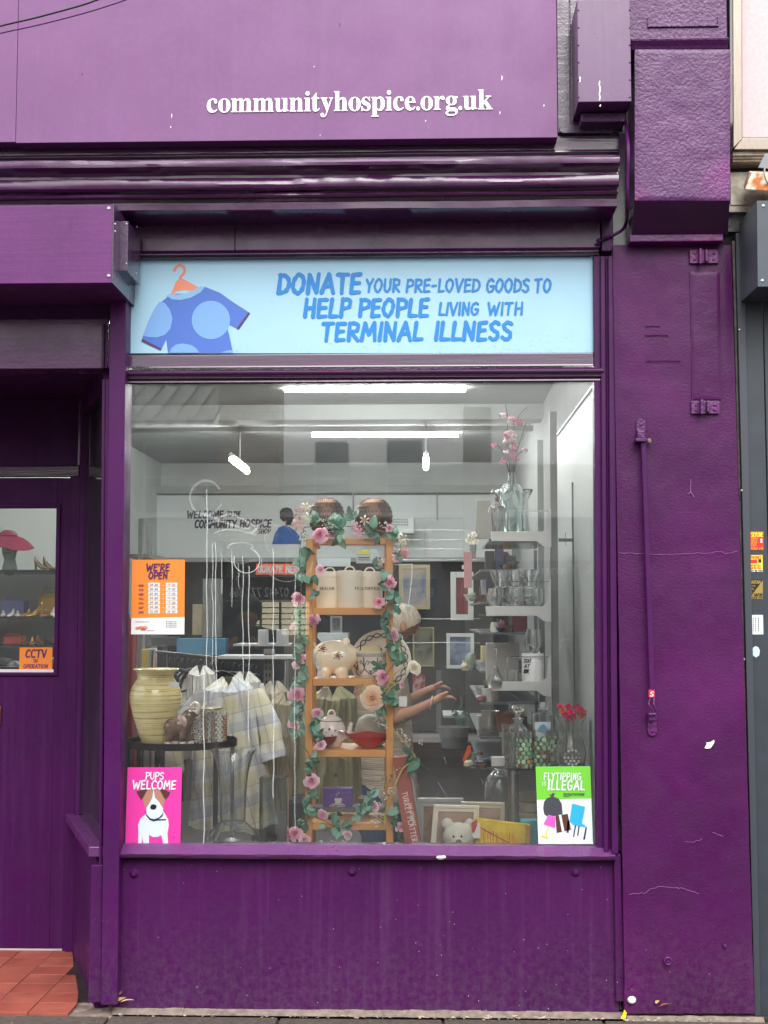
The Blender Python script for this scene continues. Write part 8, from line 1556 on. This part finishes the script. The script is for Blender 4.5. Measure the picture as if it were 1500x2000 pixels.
# sheet music of clutter low in the gloom
MB().bpx(560, 600, 1560, 1700, 1.0, .2).build('black_bag', mat('bag_black', (30, 30, 34), .5), label='black bag low behind the square glass vase', cat='bag', bevel=.02)
hk_ = thing('acrylic_sign_holder', 'clear acrylic panel with white edge and round white tag beside the ladder', 'sign holder', tuple(P(790, 1190, .42)))
MB().tube([P(805, 1102, .42), P(804, 1130, .42), P(800, 1165, .42), P(797, 1184, .42)], .0022, 6).build('edge', mat('acrylic_edge', (236, 240, 240), .3), hk_, smooth=True); MB().tube([P(770, 1103, .42), P(806, 1102, .42)], .0012, 5).build('edge', MATS['acrylic_edge'], hk_)
MB().ell(P(798, 1186, .42), (6 * PX(.42), .003, 4.5 * PX(.42)), 16, 8).build('tag', mat('tag_ice', (226, 240, 246), .4), hk_, smooth=True)

# ================================================================ behind the door glass
def shelf_d(yy, Y, lab): return MB().box(-3.2, X(112, Y), Y, Y + .35, Z(yy + 5, Y), Z(yy, Y)).build('glass_shelf', mat('dark_shelf', (40, 44, 46), .2), dsh, label=None)
dsh = thing('shoe_shelving', 'dark glass shelves with shoes and bags behind the door glass', 'shelving', (-1.9, 1.6, .5)); Yd = 1.35
for yy in (1112, 1206, 1262): shelf_d(yy, Yd, '')
MB().box(-3.2, X(150, 1.8), 1.8, 1.83, Z(1112, 1.8), 2.4).build('back_panel', mat('panel_white', (214, 220, 216), .5), dsh); MB().box(-3.2, X(150, 1.8), 1.8, 1.83, .6, Z(1113, 1.8)).build('back_panel', mat('panel_shaded', (96, 100, 100), .6), dsh)  # lower panel coloured grey to paint in the shade there
hz = Z(1112, Yd) + .001; ud = PX(Yd)
hd = thing('mannequin_bust', 'green tinted glass display head under the pink hat', 'display head', (X(16, Yd), Yd + .12, hz)); HG = mat('head_glass', (130, 150, 138), .08, trans=.35, ior=1.4, coat=.4)
hx_ = X(17, Yd + .12); u_ = PX(Yd + .12); skinpx('head', (hx_, Yd + .12, hz), 0, [(0, 4, 0, 15), (0, 22, 0, 11), (-1, 38, 0, 15), (0, 54, 2, 18), (0, 66, 3, 14), (0, 36, -11, 5)], [(0, 1), (1, 2), (2, 3), (3, 4), (2, 5)], HG, hd, vox=.005)
MB().tube(smooth_line([(hx_ + 1 * u_, Yd + .12 - 17 * u_, hz + 56 * u_), (hx_ + 1 * u_, Yd + .12 - 20 * u_, hz + 47 * u_), (hx_ + 1 * u_, Yd + .12 - 22 * u_, hz + 43 * u_), (hx_ + 1 * u_, Yd + .12 - 17 * u_, hz + 41 * u_)], 4), 2.4 * u_, 8).build('nose', HG, hd, smooth=True)
for s_ in (-1, 1): MB().ell((hx_ + s_ * 7 * u_, Yd + .12 - 15 * u_, hz + 52 * u_), (3.4 * u_, 1.6 * u_, 1.6 * u_), 10, 6).build('eye', mat('glass_shadow', (80, 96, 88), .2), hd, smooth=True)
MB().ell((hx_, Yd + .12 - 15.5 * u_, hz + 34 * u_), (5.5 * u_, 2.4 * u_, 2 * u_), 10, 6).build('mouth', MATS['glass_shadow'], hd, smooth=True)
ht = MB()
def hf(u, v):
    a = 2 * pi * u
    if v < .35: k = v / .35; r = 17 * sin(k * pi / 2) + .01; z = 80 - 10 * (1 - cos(k * pi / 2)) * 1.2
    else: k = (v - .35) / .65; r = 17 + 36 * k; z = 68 - 6 * k - 13 * k * k * (1 + .5 * cos(a)) + 6 * k * sin(a * 2 + .6)
    return (hx_ - 6 * u_ + r * u_ * cos(a), Yd + .12 + r * .8 * u_ * sin(a), hz + (z - (5 * cos(a) * (v > .35) * (v - .35))) * u_)
ht.grid(hf, 60, 26, True); HM = mat('hat_pink', (150, 18, 68), .7, var=(10, (116, 12, 54), .2), bump=(400, .3, .001))
hp = thing('sun_hat', 'wide brimmed deep pink hat on the glass head', 'hat', (hx_, Yd + .12, hz + 60 * u_)); ht.build('hat', HM, hp, smooth=True, fix=False)
MB().tube([(hx_ - 6 * u_ + 18 * u_ * cos(a), Yd + .12 + 14.6 * u_ * sin(a), hz + 69 * u_) for a in [2 * pi * k / 30 for k in range(31)]], 2.4 * u_, 6).build('hat_band', mat('hat_band', (146, 16, 66), .5), hp, smooth=True)
def shoe(px, base, Y, L_, m, lab, ang=0, heel=10, grp=None):
    """court shoe : lofted sole and upper with raised heel; toe points along +x before turning"""
    t = thing('shoe', lab, 'shoe', (X(px, Y), Y, base), grp); u = PX(Y); L_ *= u; heel *= u
    def f(a, v):
        x = (v - .5) * L_; w_ = L_ * .16 * (sin(pi * min(1, max(0.04, v * .94 + .03))) ** .45) * (1 if v > .3 else .82); z0 = heel * max(0, 1 - v / .55) ** 1.2; h = L_ * (.3 * (1 - v) ** 1.1 + .10); an = 2 * pi * a
        z = z0 + (h * .5 * (1 - cos(an))) if True else 0; return (x, w_ * sin(an), z0 + max(.002, h * .5 * (1 - cos(an)) * (.45 if .12 < v < .55 and cos(an) < -.5 else 1)))
    b = MB(); b.grid(f, 20, 22, True); b.v = [tuple(Matrix.Rotation(ang, 3, 'Z') @ Vector(v) + ORG[t.name]) for v in b.v]; b.build('upper', m, t, smooth=True, fix=False)
    if heel > .01:
        h = MB(); h.lathe([(0, 0), (L_ * .05, 0), (L_ * .09, heel * 1.15), (0, heel * 1.15)], (-L_ * .42, 0, 0), 10, closed=False); h.v = [tuple(Matrix.Rotation(ang, 3, 'Z') @ Vector(v) + ORG[t.name]) for v in h.v]; h.build('heel', m, t, smooth=True)
    return t
TAU = mat('taupe_leather', (120, 104, 78), .3); GOL = mat('gold_leather', (170, 130, 66), .3, .3); PAL = mat('pale_leather', (196, 186, 178), .4); TANL = mat('tan_leather', (130, 80, 50), .4)
shoe(80, hz, Yd + .06, 38, TAU, 'taupe court shoe nearer the hat on the top shelf', -.5, 14); shoe(97, hz, Yd + .14, 38, TAU, 'taupe court shoe, farther one of the top shelf pair', -.5, 14)
hz2 = Z(1206, Yd) + .001; shoe(6, hz2, Yd + .08, 34, PAL, 'pale trainer at the left edge of the second shelf', -1.3, 1); shoe(34, hz2, Yd + .08, 34, PAL, 'pale trainer in front of the blue bag', -1.3, 1); shoe(66, hz2, Yd + .06, 40, GOL, 'gold heeled shoe beside the mustard bag', -2.2, 16); shoe(104, hz2, Yd + .1, 36, PAL, 'pale shoe at the right end of the second shelf', -1.4, 6)
hz3 = Z(1262, Yd) + .001; shoe(50, hz3, Yd + .08, 30, TANL, 'tan strappy shoe beside the red bag', -1.2, 8); shoe(78, hz3, Yd + .08, 32, TANL, 'tan pump behind the CCTV notice', -1.0, 8); shoe(98, hz3, Yd + .08, 30, mat('black_leather', (30, 28, 30), .3), 'black shoe at the right end of the third shelf', -.6, 6)
for k, (px_, b_, m_, an, lab_) in enumerate(((48, hz2, GOL, -1.9, 'gold shoe just left of the mustard bag'), (20, hz2, PAL, -1.7, 'pale trainer second from the left on the second shelf'), (86, hz2, TANL, -1.5, 'tan shoe in front of the mustard bag'), (64, hz3, GOL, -1.3, 'gold flat shoe between the tan shoes'), (112, hz3, TANL, -.8, 'tan shoe cut by the door edge on the third shelf'))): shoe(px_, b_, Yd + .05, 32, m_, lab_, an, 5)
def bag(px, base, w_, h, Y, m, lab):
    t = thing('handbag', lab, 'handbag', (X(px, Y), Y, base)); u = PX(Y); MB().box(X(px, Y) - w_ / 2 * u, X(px, Y) + w_ / 2 * u, Y, Y + .08, base, base + h * u).build('body', m, t, bevel=.01)
    MB().tube(smooth_line([(X(px, Y) - w_ * .3 * u, Y, base + h * u), (X(px, Y) - w_ * .22 * u, Y, base + h * 1.22 * u), (X(px, Y) + w_ * .22 * u, Y, base + h * 1.22 * u), (X(px, Y) + w_ * .3 * u, Y, base + h * u)], 5), .004, 6).build('handle', m, t, smooth=True)
bag(24, hz2, 48, 34, Yd + .2, mat('bag_blue', (90, 96, 140), .5), 'dull blue handbag behind the pale trainers'); bag(92, hz2, 36, 46, Yd + .22, mat('bag_mustard', (150, 120, 50), .5), 'mustard handbag on the second shelf'); bag(26, hz3, 40, 18, Yd + .14, mat('bag_red', (166, 50, 40), .5), 'orange red handbag on the third shelf')
for k in range(5):
    MB().ell(P(6 + k * 26, 1295 + (k % 2) * 7, 1.3), (.05, .06, .03), 12, 8).build('folded_scarf', mat('scarf_%d' % k, [(60, 62, 80), (150, 150, 150), (96, 40, 60), (40, 70, 70), (120, 110, 100)][k], .9, var=(30, (20, 20, 24), .15)), label='%s rolled scarf in the tray below the shoes' % ('slate', 'pale grey', 'maroon', 'dark teal', 'stone')[k], cat='scarf', smooth=True)
MB().box(-3.2, X(112, 1.25), 1.2, 1.45, Z(1330, 1.2), Z(1303, 1.25)).build('scarf_tray', BLK_, dsh)

# ================================================================ people
SK = mat('skin', (178, 126, 100), .5, bump=(120, .15, .002)); KN = mat('knit_beige', (190, 172, 154), .95, bump=(26, .8, .008), stretch=(.1, .1, 6), var=(5, (170, 152, 134), .3)); JN = mat('jeans_navy', (30, 52, 92), .9, var=(6, (24, 40, 74), .3)); HR = mat('hair_grey', (218, 208, 192), .7, var=(9, (180, 158, 134), .25), bump=(60, .7, .004), stretch=(6, 6, 1))
Yq = 2.35; u_ = PX(Yq); q = lambda a, b, dy=0: P(a, b, Yq + dy)
pe = thing('person', 'grey haired person in beige knit top and jeans reaching forward inside the shop', 'person', (q(750, 1200).x, Yq, 0))
gz_ = 0
def fingers(base, dirs, r, l):
    out = []; return out
hip, kneeL, kneeR = q(742, 1560), Vector((q(735, 1200).x, Yq - .06, .45)), Vector((q(765, 1200).x, Yq + .08, .45))
nodes = [(hip, .13), (q(738, 1460), .115), (q(735, 1360), .13), (q(742, 1295), .11), (q(762, 1262), .05), (q(776, 1240), .05), (q(784, 1218), .078),
         (q(758, 1300, -.14), .055), (q(776, 1402, -.16), .04), (q(812, 1388, -.2), .031), (q(842, 1372, -.22), .022), (q(862, 1362, -.23), .022),
         (q(758, 1300, .15), .055), (q(772, 1385, .16), .036), (q(812, 1360, .12), .027), (q(838, 1347, .1), .021), (q(852, 1342, .1), .02),
         (kneeL, .07), (Vector((kneeL.x, kneeL.y, .08)), .045), (Vector((kneeL.x + .12, kneeL.y, .04)), .04), (kneeR, .07), (Vector((kneeR.x, kneeR.y, .08)), .045), (Vector((kneeR.x + .12, kneeR.y, .04)), .04),
         (q(797, 1224), .05)]
ed = [(0, 1), (1, 2), (2, 3), (3, 4), (4, 5), (5, 6), (3, 7), (7, 8), (8, 9), (9, 10), (10, 11), (3, 12), (12, 13), (13, 14), (14, 15), (15, 16), (0, 17), (17, 18), (18, 19), (0, 20), (20, 21), (21, 22), (6, 23)]
nf = len(nodes)
for hb, dy in ((11, -.23), (16, .1)):
    bp_ = nodes[hb][0]
    for k in range(4):
        a = bp_ + Vector((.022, (k - 1.5) * .017, .004)); b_ = a + Vector((.03, (k - 1.5) * .004, -.004 * k)); c = b_ + Vector((.024 - .003 * abs(k - 1.3), 0, -.012)); n0 = len(nodes)
        nodes += [(a, .0105), (b_, .0095), (c, .008)]; ed += [(hb, n0), (n0, n0 + 1), (n0 + 1, n0 + 2)]
    a = bp_ + Vector((.006, -.03, .016)); n0 = len(nodes); nodes += [(a, .011), (a + Vector((.024, -.008, .012)), .0095)]; ed += [(hb, n0), (n0, n0 + 1)]
skin('body', nodes, ed, SK, pe, 2, vox=.005, it=4)
skin('knit_top', [(q(756, 1545), (.18, .15)), (q(750, 1460), (.165, .135)), (q(746, 1370), (.165, .15)), (q(750, 1305), (.12, .14)), (q(757, 1276), .07), (q(756, 1305, -.15), .078), (q(764, 1360, -.17), .068), (q(756, 1305, .16), .078), (q(764, 1350, .17), .065)],
     [(0, 1), (1, 2), (2, 3), (3, 4), (3, 5), (5, 6), (3, 7), (7, 8)], KN, pe, 2)
skin('jeans', [(hip + Vector((0, 0, .03)), (.155, .14)), (hip + Vector((0, 0, -.1)), (.14, .14)), (kneeL + Vector((0, 0, .02)), .09), (Vector((kneeL.x, kneeL.y, .1)), .075), (kneeR + Vector((0, 0, .02)), .09), (Vector((kneeR.x, kneeR.y, .1)), .075)], [(0, 1), (1, 2), (2, 3), (1, 4), (4, 5)], JN, pe, 2)
hc = q(785, 1217); m = MB()
def hairf(u, v):
    a = 2 * pi * u; th = pi * v * .66; n = noise.noise(Vector((cos(a) * 3, sin(a) * 3, v * 3))) * .008 + .004 * sin(a * 23 + v * 9)
    r = .098 + n + .006 * sin(th); d = Vector((r * sin(th) * cos(a) * 1.05, r * sin(th) * sin(a) * .92, r * cos(th))); d = Matrix.Rotation(radians(-26), 3, 'Y') @ d
    return hc + Vector((-.008, 0, .006)) + d
m.grid(hairf, 64, 30, True); m.build('hair', HR, pe, smooth=True, fix=False)
for s_ in (-1, 1): MB().ell(hc + Vector((.067, s_ * .028, .0)), (.009, .01, .008), 10, 8).build('eye', mat('eye_white', (220, 216, 208), .3), pe, smooth=True); MB().ell(hc + Vector((.01, s_ * .094, -.02)), (.02, .01, .03), 10, 8).build('ear', SK, pe, smooth=True)
MB().tube(smooth_line([tuple(hc + Vector((.07, 0, .008))), tuple(hc + Vector((.09, 0, -.024))), tuple(hc + Vector((.072, 0, -.034)))], 4), .011, 8).build('nose', SK, pe, smooth=True)
MB().ell(hc + Vector((.066, 0, -.052)), (.012, .022, .007), 10, 6).build('mouth', mat('lips', (140, 74, 66), .5), pe, smooth=True)
wc = q(842, 1372, -.22); MB().tube([wc + Vector((.012 * sin(a) * .5, .034 * cos(a), .034 * sin(a))) for a in [2 * pi * k / 20 for k in range(21)]], .003, 6).build('bracelet', mat('bracelet', (226, 200, 196), .4), pe, smooth=True)
# reflected passer-by standing on the street side, level with the camera
ps = thing('person', 'dark haired person in a dark coat holding a phone up on the pavement outside', 'person', (-1.36, -5.25, 0)); K = lambda x, y, z: Vector((-1.36 + x, -5.25 + y, z - .13))
ps.location.z = 0
DC = mat('coat_dark', (36, 32, 34), .9)
skin('body', [(K(0, 0, .95), .12), (K(0, 0, 1.2), .12), (K(0, 0, 1.38), .12), (K(0, .01, 1.5), .05), (K(0, .02, 1.6), .085), (K(-.19, 0, 1.4), .05), (K(-.22, .02, 1.16), .042), (K(-.1, .22, 1.36), .03), (K(-.06, .26, 1.42), .028), (K(.19, 0, 1.4), .05), (K(.22, .02, 1.16), .042), (K(.1, .22, 1.36), .03), (K(.06, .26, 1.42), .028), (K(-.1, 0, .5), .07), (K(-.1, 0, .1), .045), (K(.1, 0, .5), .07), (K(.1, 0, .1), .045), (K(0, .08, 1.585), .03)],
     [(0, 1), (1, 2), (2, 3), (3, 4), (2, 5), (5, 6), (6, 7), (7, 8), (2, 9), (9, 10), (10, 11), (11, 12), (0, 13), (13, 14), (0, 15), (15, 16), (4, 17)], SK, ps, 2)
skin('coat', [(K(0, 0, .7), (.22, .17)), (K(0, 0, .95), (.18, .15)), (K(0, 0, 1.2), (.16, .15)), (K(0, 0, 1.4), (.15, .13)), (K(-.2, 0, 1.41), .075), (K(-.23, .02, 1.15), .062), (K(-.11, .2, 1.34), .048), (K(.2, 0, 1.41), .075), (K(.23, .02, 1.15), .062), (K(.11, .2, 1.34), .048)], [(0, 1), (1, 2), (2, 3), (3, 4), (4, 5), (5, 6), (3, 7), (7, 8), (8, 9)], DC, ps, 2)
skin('trousers', [(K(0, 0, .9), .15), (K(-.1, 0, .5), .095), (K(-.1, 0, .16), .075), (K(.1, 0, .5), .095), (K(.1, 0, .16), .075)], [(0, 1), (1, 2), (0, 3), (3, 4)], DC, ps, 1)
MB().ell(K(0, -.015, 1.64), (.105, .115, .12), 20, 14).build('hair', mat('hair_dark', (24, 20, 20), .5), ps, smooth=True)
MB().box(-1.36 - .04, -1.36 + .04, -5.25 + .29, -5.25 + .3, 1.27, 1.42).build('phone', BP, ps, bevel=.004)
# ================================================================ street opposite (seen only as reflections in pane and paint)
BRK = None
def brick_mat():
    m = bpy.data.materials.new('brickwork'); m.use_nodes = True; t = m.node_tree; b = t.nodes['Principled BSDF']; b.inputs['Roughness'].default_value = .85
    tc = t.nodes.new('ShaderNodeTexCoord'); mp = t.nodes.new('ShaderNodeMapping'); mp.inputs['Rotation'].default_value = (radians(90), 0, 0)
    br = t.nodes.new('ShaderNodeTexBrick'); br.inputs['Scale'].default_value = 4.2; br.inputs['Color1'].default_value = srgb(190, 166, 142); br.inputs['Color2'].default_value = srgb(150, 124, 106); br.inputs['Mortar'].default_value = srgb(84, 78, 72)
    t.links.new(tc.outputs['Object'], mp.inputs[0]); t.links.new(mp.outputs[0], br.inputs[0]); t.links.new(br.outputs[0], b.inputs['Base Color']); return m
OY = -11.0
def R(px, py): return P(px, py, 11.0)        # virtual image at equal distance behind the pane
def ob(name, x0, x1, y0, y1, m, par, front=0, th=.3, bevel=0):
    a = R(x0, y0); b = R(x1, y1); return MB().box(min(a.x, b.x), max(a.x, b.x), OY - th, OY + front, min(a.z, b.z), max(a.z, b.z)).build(name, m, par, bevel=bevel)
bk = brick_mat()
op = thing('opposite_shops', 'low parade of brick and render shops across the street', 'building', (0, OY, 0))
MB().box(-16, 14, OY - 6, OY - .3, 0, R(0, 905).z).build('wall', mat('render_wall', (206, 204, 196), .8, var=(1.5, (180, 178, 170), .3)), op)
ob('brick_pier', 436, 548, 700, 1060, bk, op, .3); ob('brick_pier', 905, 962, 800, 1420, mat('stone_pier', (168, 164, 154), .8), op, .2)
MB().box(-16, R(436, 900).x, OY - .3, OY, 0, R(0, 838).z).build('wall', mat('dark_render', (140, 138, 132), .8), op)
rf = mat('roof_sheet', (96, 92, 88), .6); mb = MB(); r0, r1 = R(150, 838), R(432, 756)
mb.add([(-16, OY + .4, R(0, 838).z), (R(430, 0).x, OY + .4, R(0, 838).z), (R(418, 0).x, OY - 2.5, P(0, 744, 13.5).z), (-16, OY - 2.5, P(0, 744, 13.5).z)], [(0, 1, 2, 3)]); mb.build('roof', rf, op)
for k in range(40):
    x = R(430, 0).x - .02 - k * .24; MB().tube([Vector((x, OY + .42, R(0, 838).z + .02)), Vector((x - .1, OY - 2.48, P(0, 744, 13.5).z + .02))], .05, 5).build('roof_rib', rf, op)
wf = mat('upvc_white', (228, 230, 226), .5); wg = mat('dark_window', (40, 46, 52), .15)
for (a, b, c, d) in ((284, 352, 868, 1000), (618, 680, 865, 1010), (758, 826, 862, 1000)):
    ob('window_glass', a, b, c, d, mat('sky_tint_glass', (150, 156, 160), .2), op, .02); f = ob('window_frame', a - 3, a, c, d, wf, op, .05); ob('window_frame', a, b, c - 3, c, wf, op, .05); ob('window_frame', a, b, (c + d) / 2 - 3, (c + d) / 2, wf, op, .05)  # glass coloured pale to paint in a sky reflection
ob('ledge', 150, 1240, 1002, 1010, wf, op, .1)
ob('shop_fascia', 430, 600, 1128, 1172, mat('fascia_dark', (60, 58, 62), .5), op, .12); ob('shop_glass', 438, 470, 1175, 1420, wg, op, .02); ob('shop_glass', 600, 770, 1130, 1420, wg, op, .02)
ob('lit_window', 478, 604, 1176, 1240, mat('lit_window', (250, 238, 200), .5, emit=1.6), op, .02)
for k in range(5): ob('shutter_bar', 478, 604, 1186 + k * 11, 1188 + k * 11, wg, op, .05)
for k in range(3): ob('mullion', 508 + k * 38, 512 + k * 38, 1176, 1240, wg, op, .06)
ob('shop_fascia', 960, 1240, 1096, 1150, mat('fascia_grey', (104, 108, 112), .5), op, .12); ob('shop_glass', 968, 1240, 1152, 1430, wg, op, .02)
ob('signboard', 778, 852, 1132, 1186, mat('barber_blue', (70, 96, 140), .5), op, .14)
ob('poster', 850, 894, 1030, 1096, mat('poster_grey', (200, 204, 210), .5), op, .1)
pole = thing('barber_pole', 'red, white and blue striped pole outside the shop opposite', 'barber pole', (R(835, 1060).x, OY + .4, R(835, 1090).z))
m = MB()
for k in range(9):
    z0_ = R(835, 1090 - k * 6.4).z; m.mi(k % 3).lathe([(0, 0), (.045, 0), (.045, .042), (0, .042)], (R(835, 1060).x, OY + .4, z0_), 12, closed=False)
m.build('pole', [RED, WHITE, MATS['barber_blue']], pole)
tw = mat('sign_letters', (236, 236, 232), .5)
for t, a, b, c, d, mm in (('07442 777 866', 452, 566, 1166, 1148, tw), ('& Tanning', 1012, 1160, 1122, 1104, tw), ('BARBER', 784, 846, 1166, 1150, tw)):
    A = R(a, c); B = R(b, d); me = sans('fascia_lettering', t, 0, B.x - A.x, A.z, B.z, 0, mm)
    for v in me.vertices: v.co.x = B.x - v.co.x; v.co.y = OY + .16
    link('fascia_lettering', me, None).parent = op
for o in bpy.data.objects:
    if o.name.startswith('fascia_lettering') and o.parent == op: o.location = -ORG[op.name]
MB().box(9, 14, OY - 6, OY - .2, 0, 5.4).build('side_wall', bk, op)
# a passer-by opposite the window, seen only as a reflection
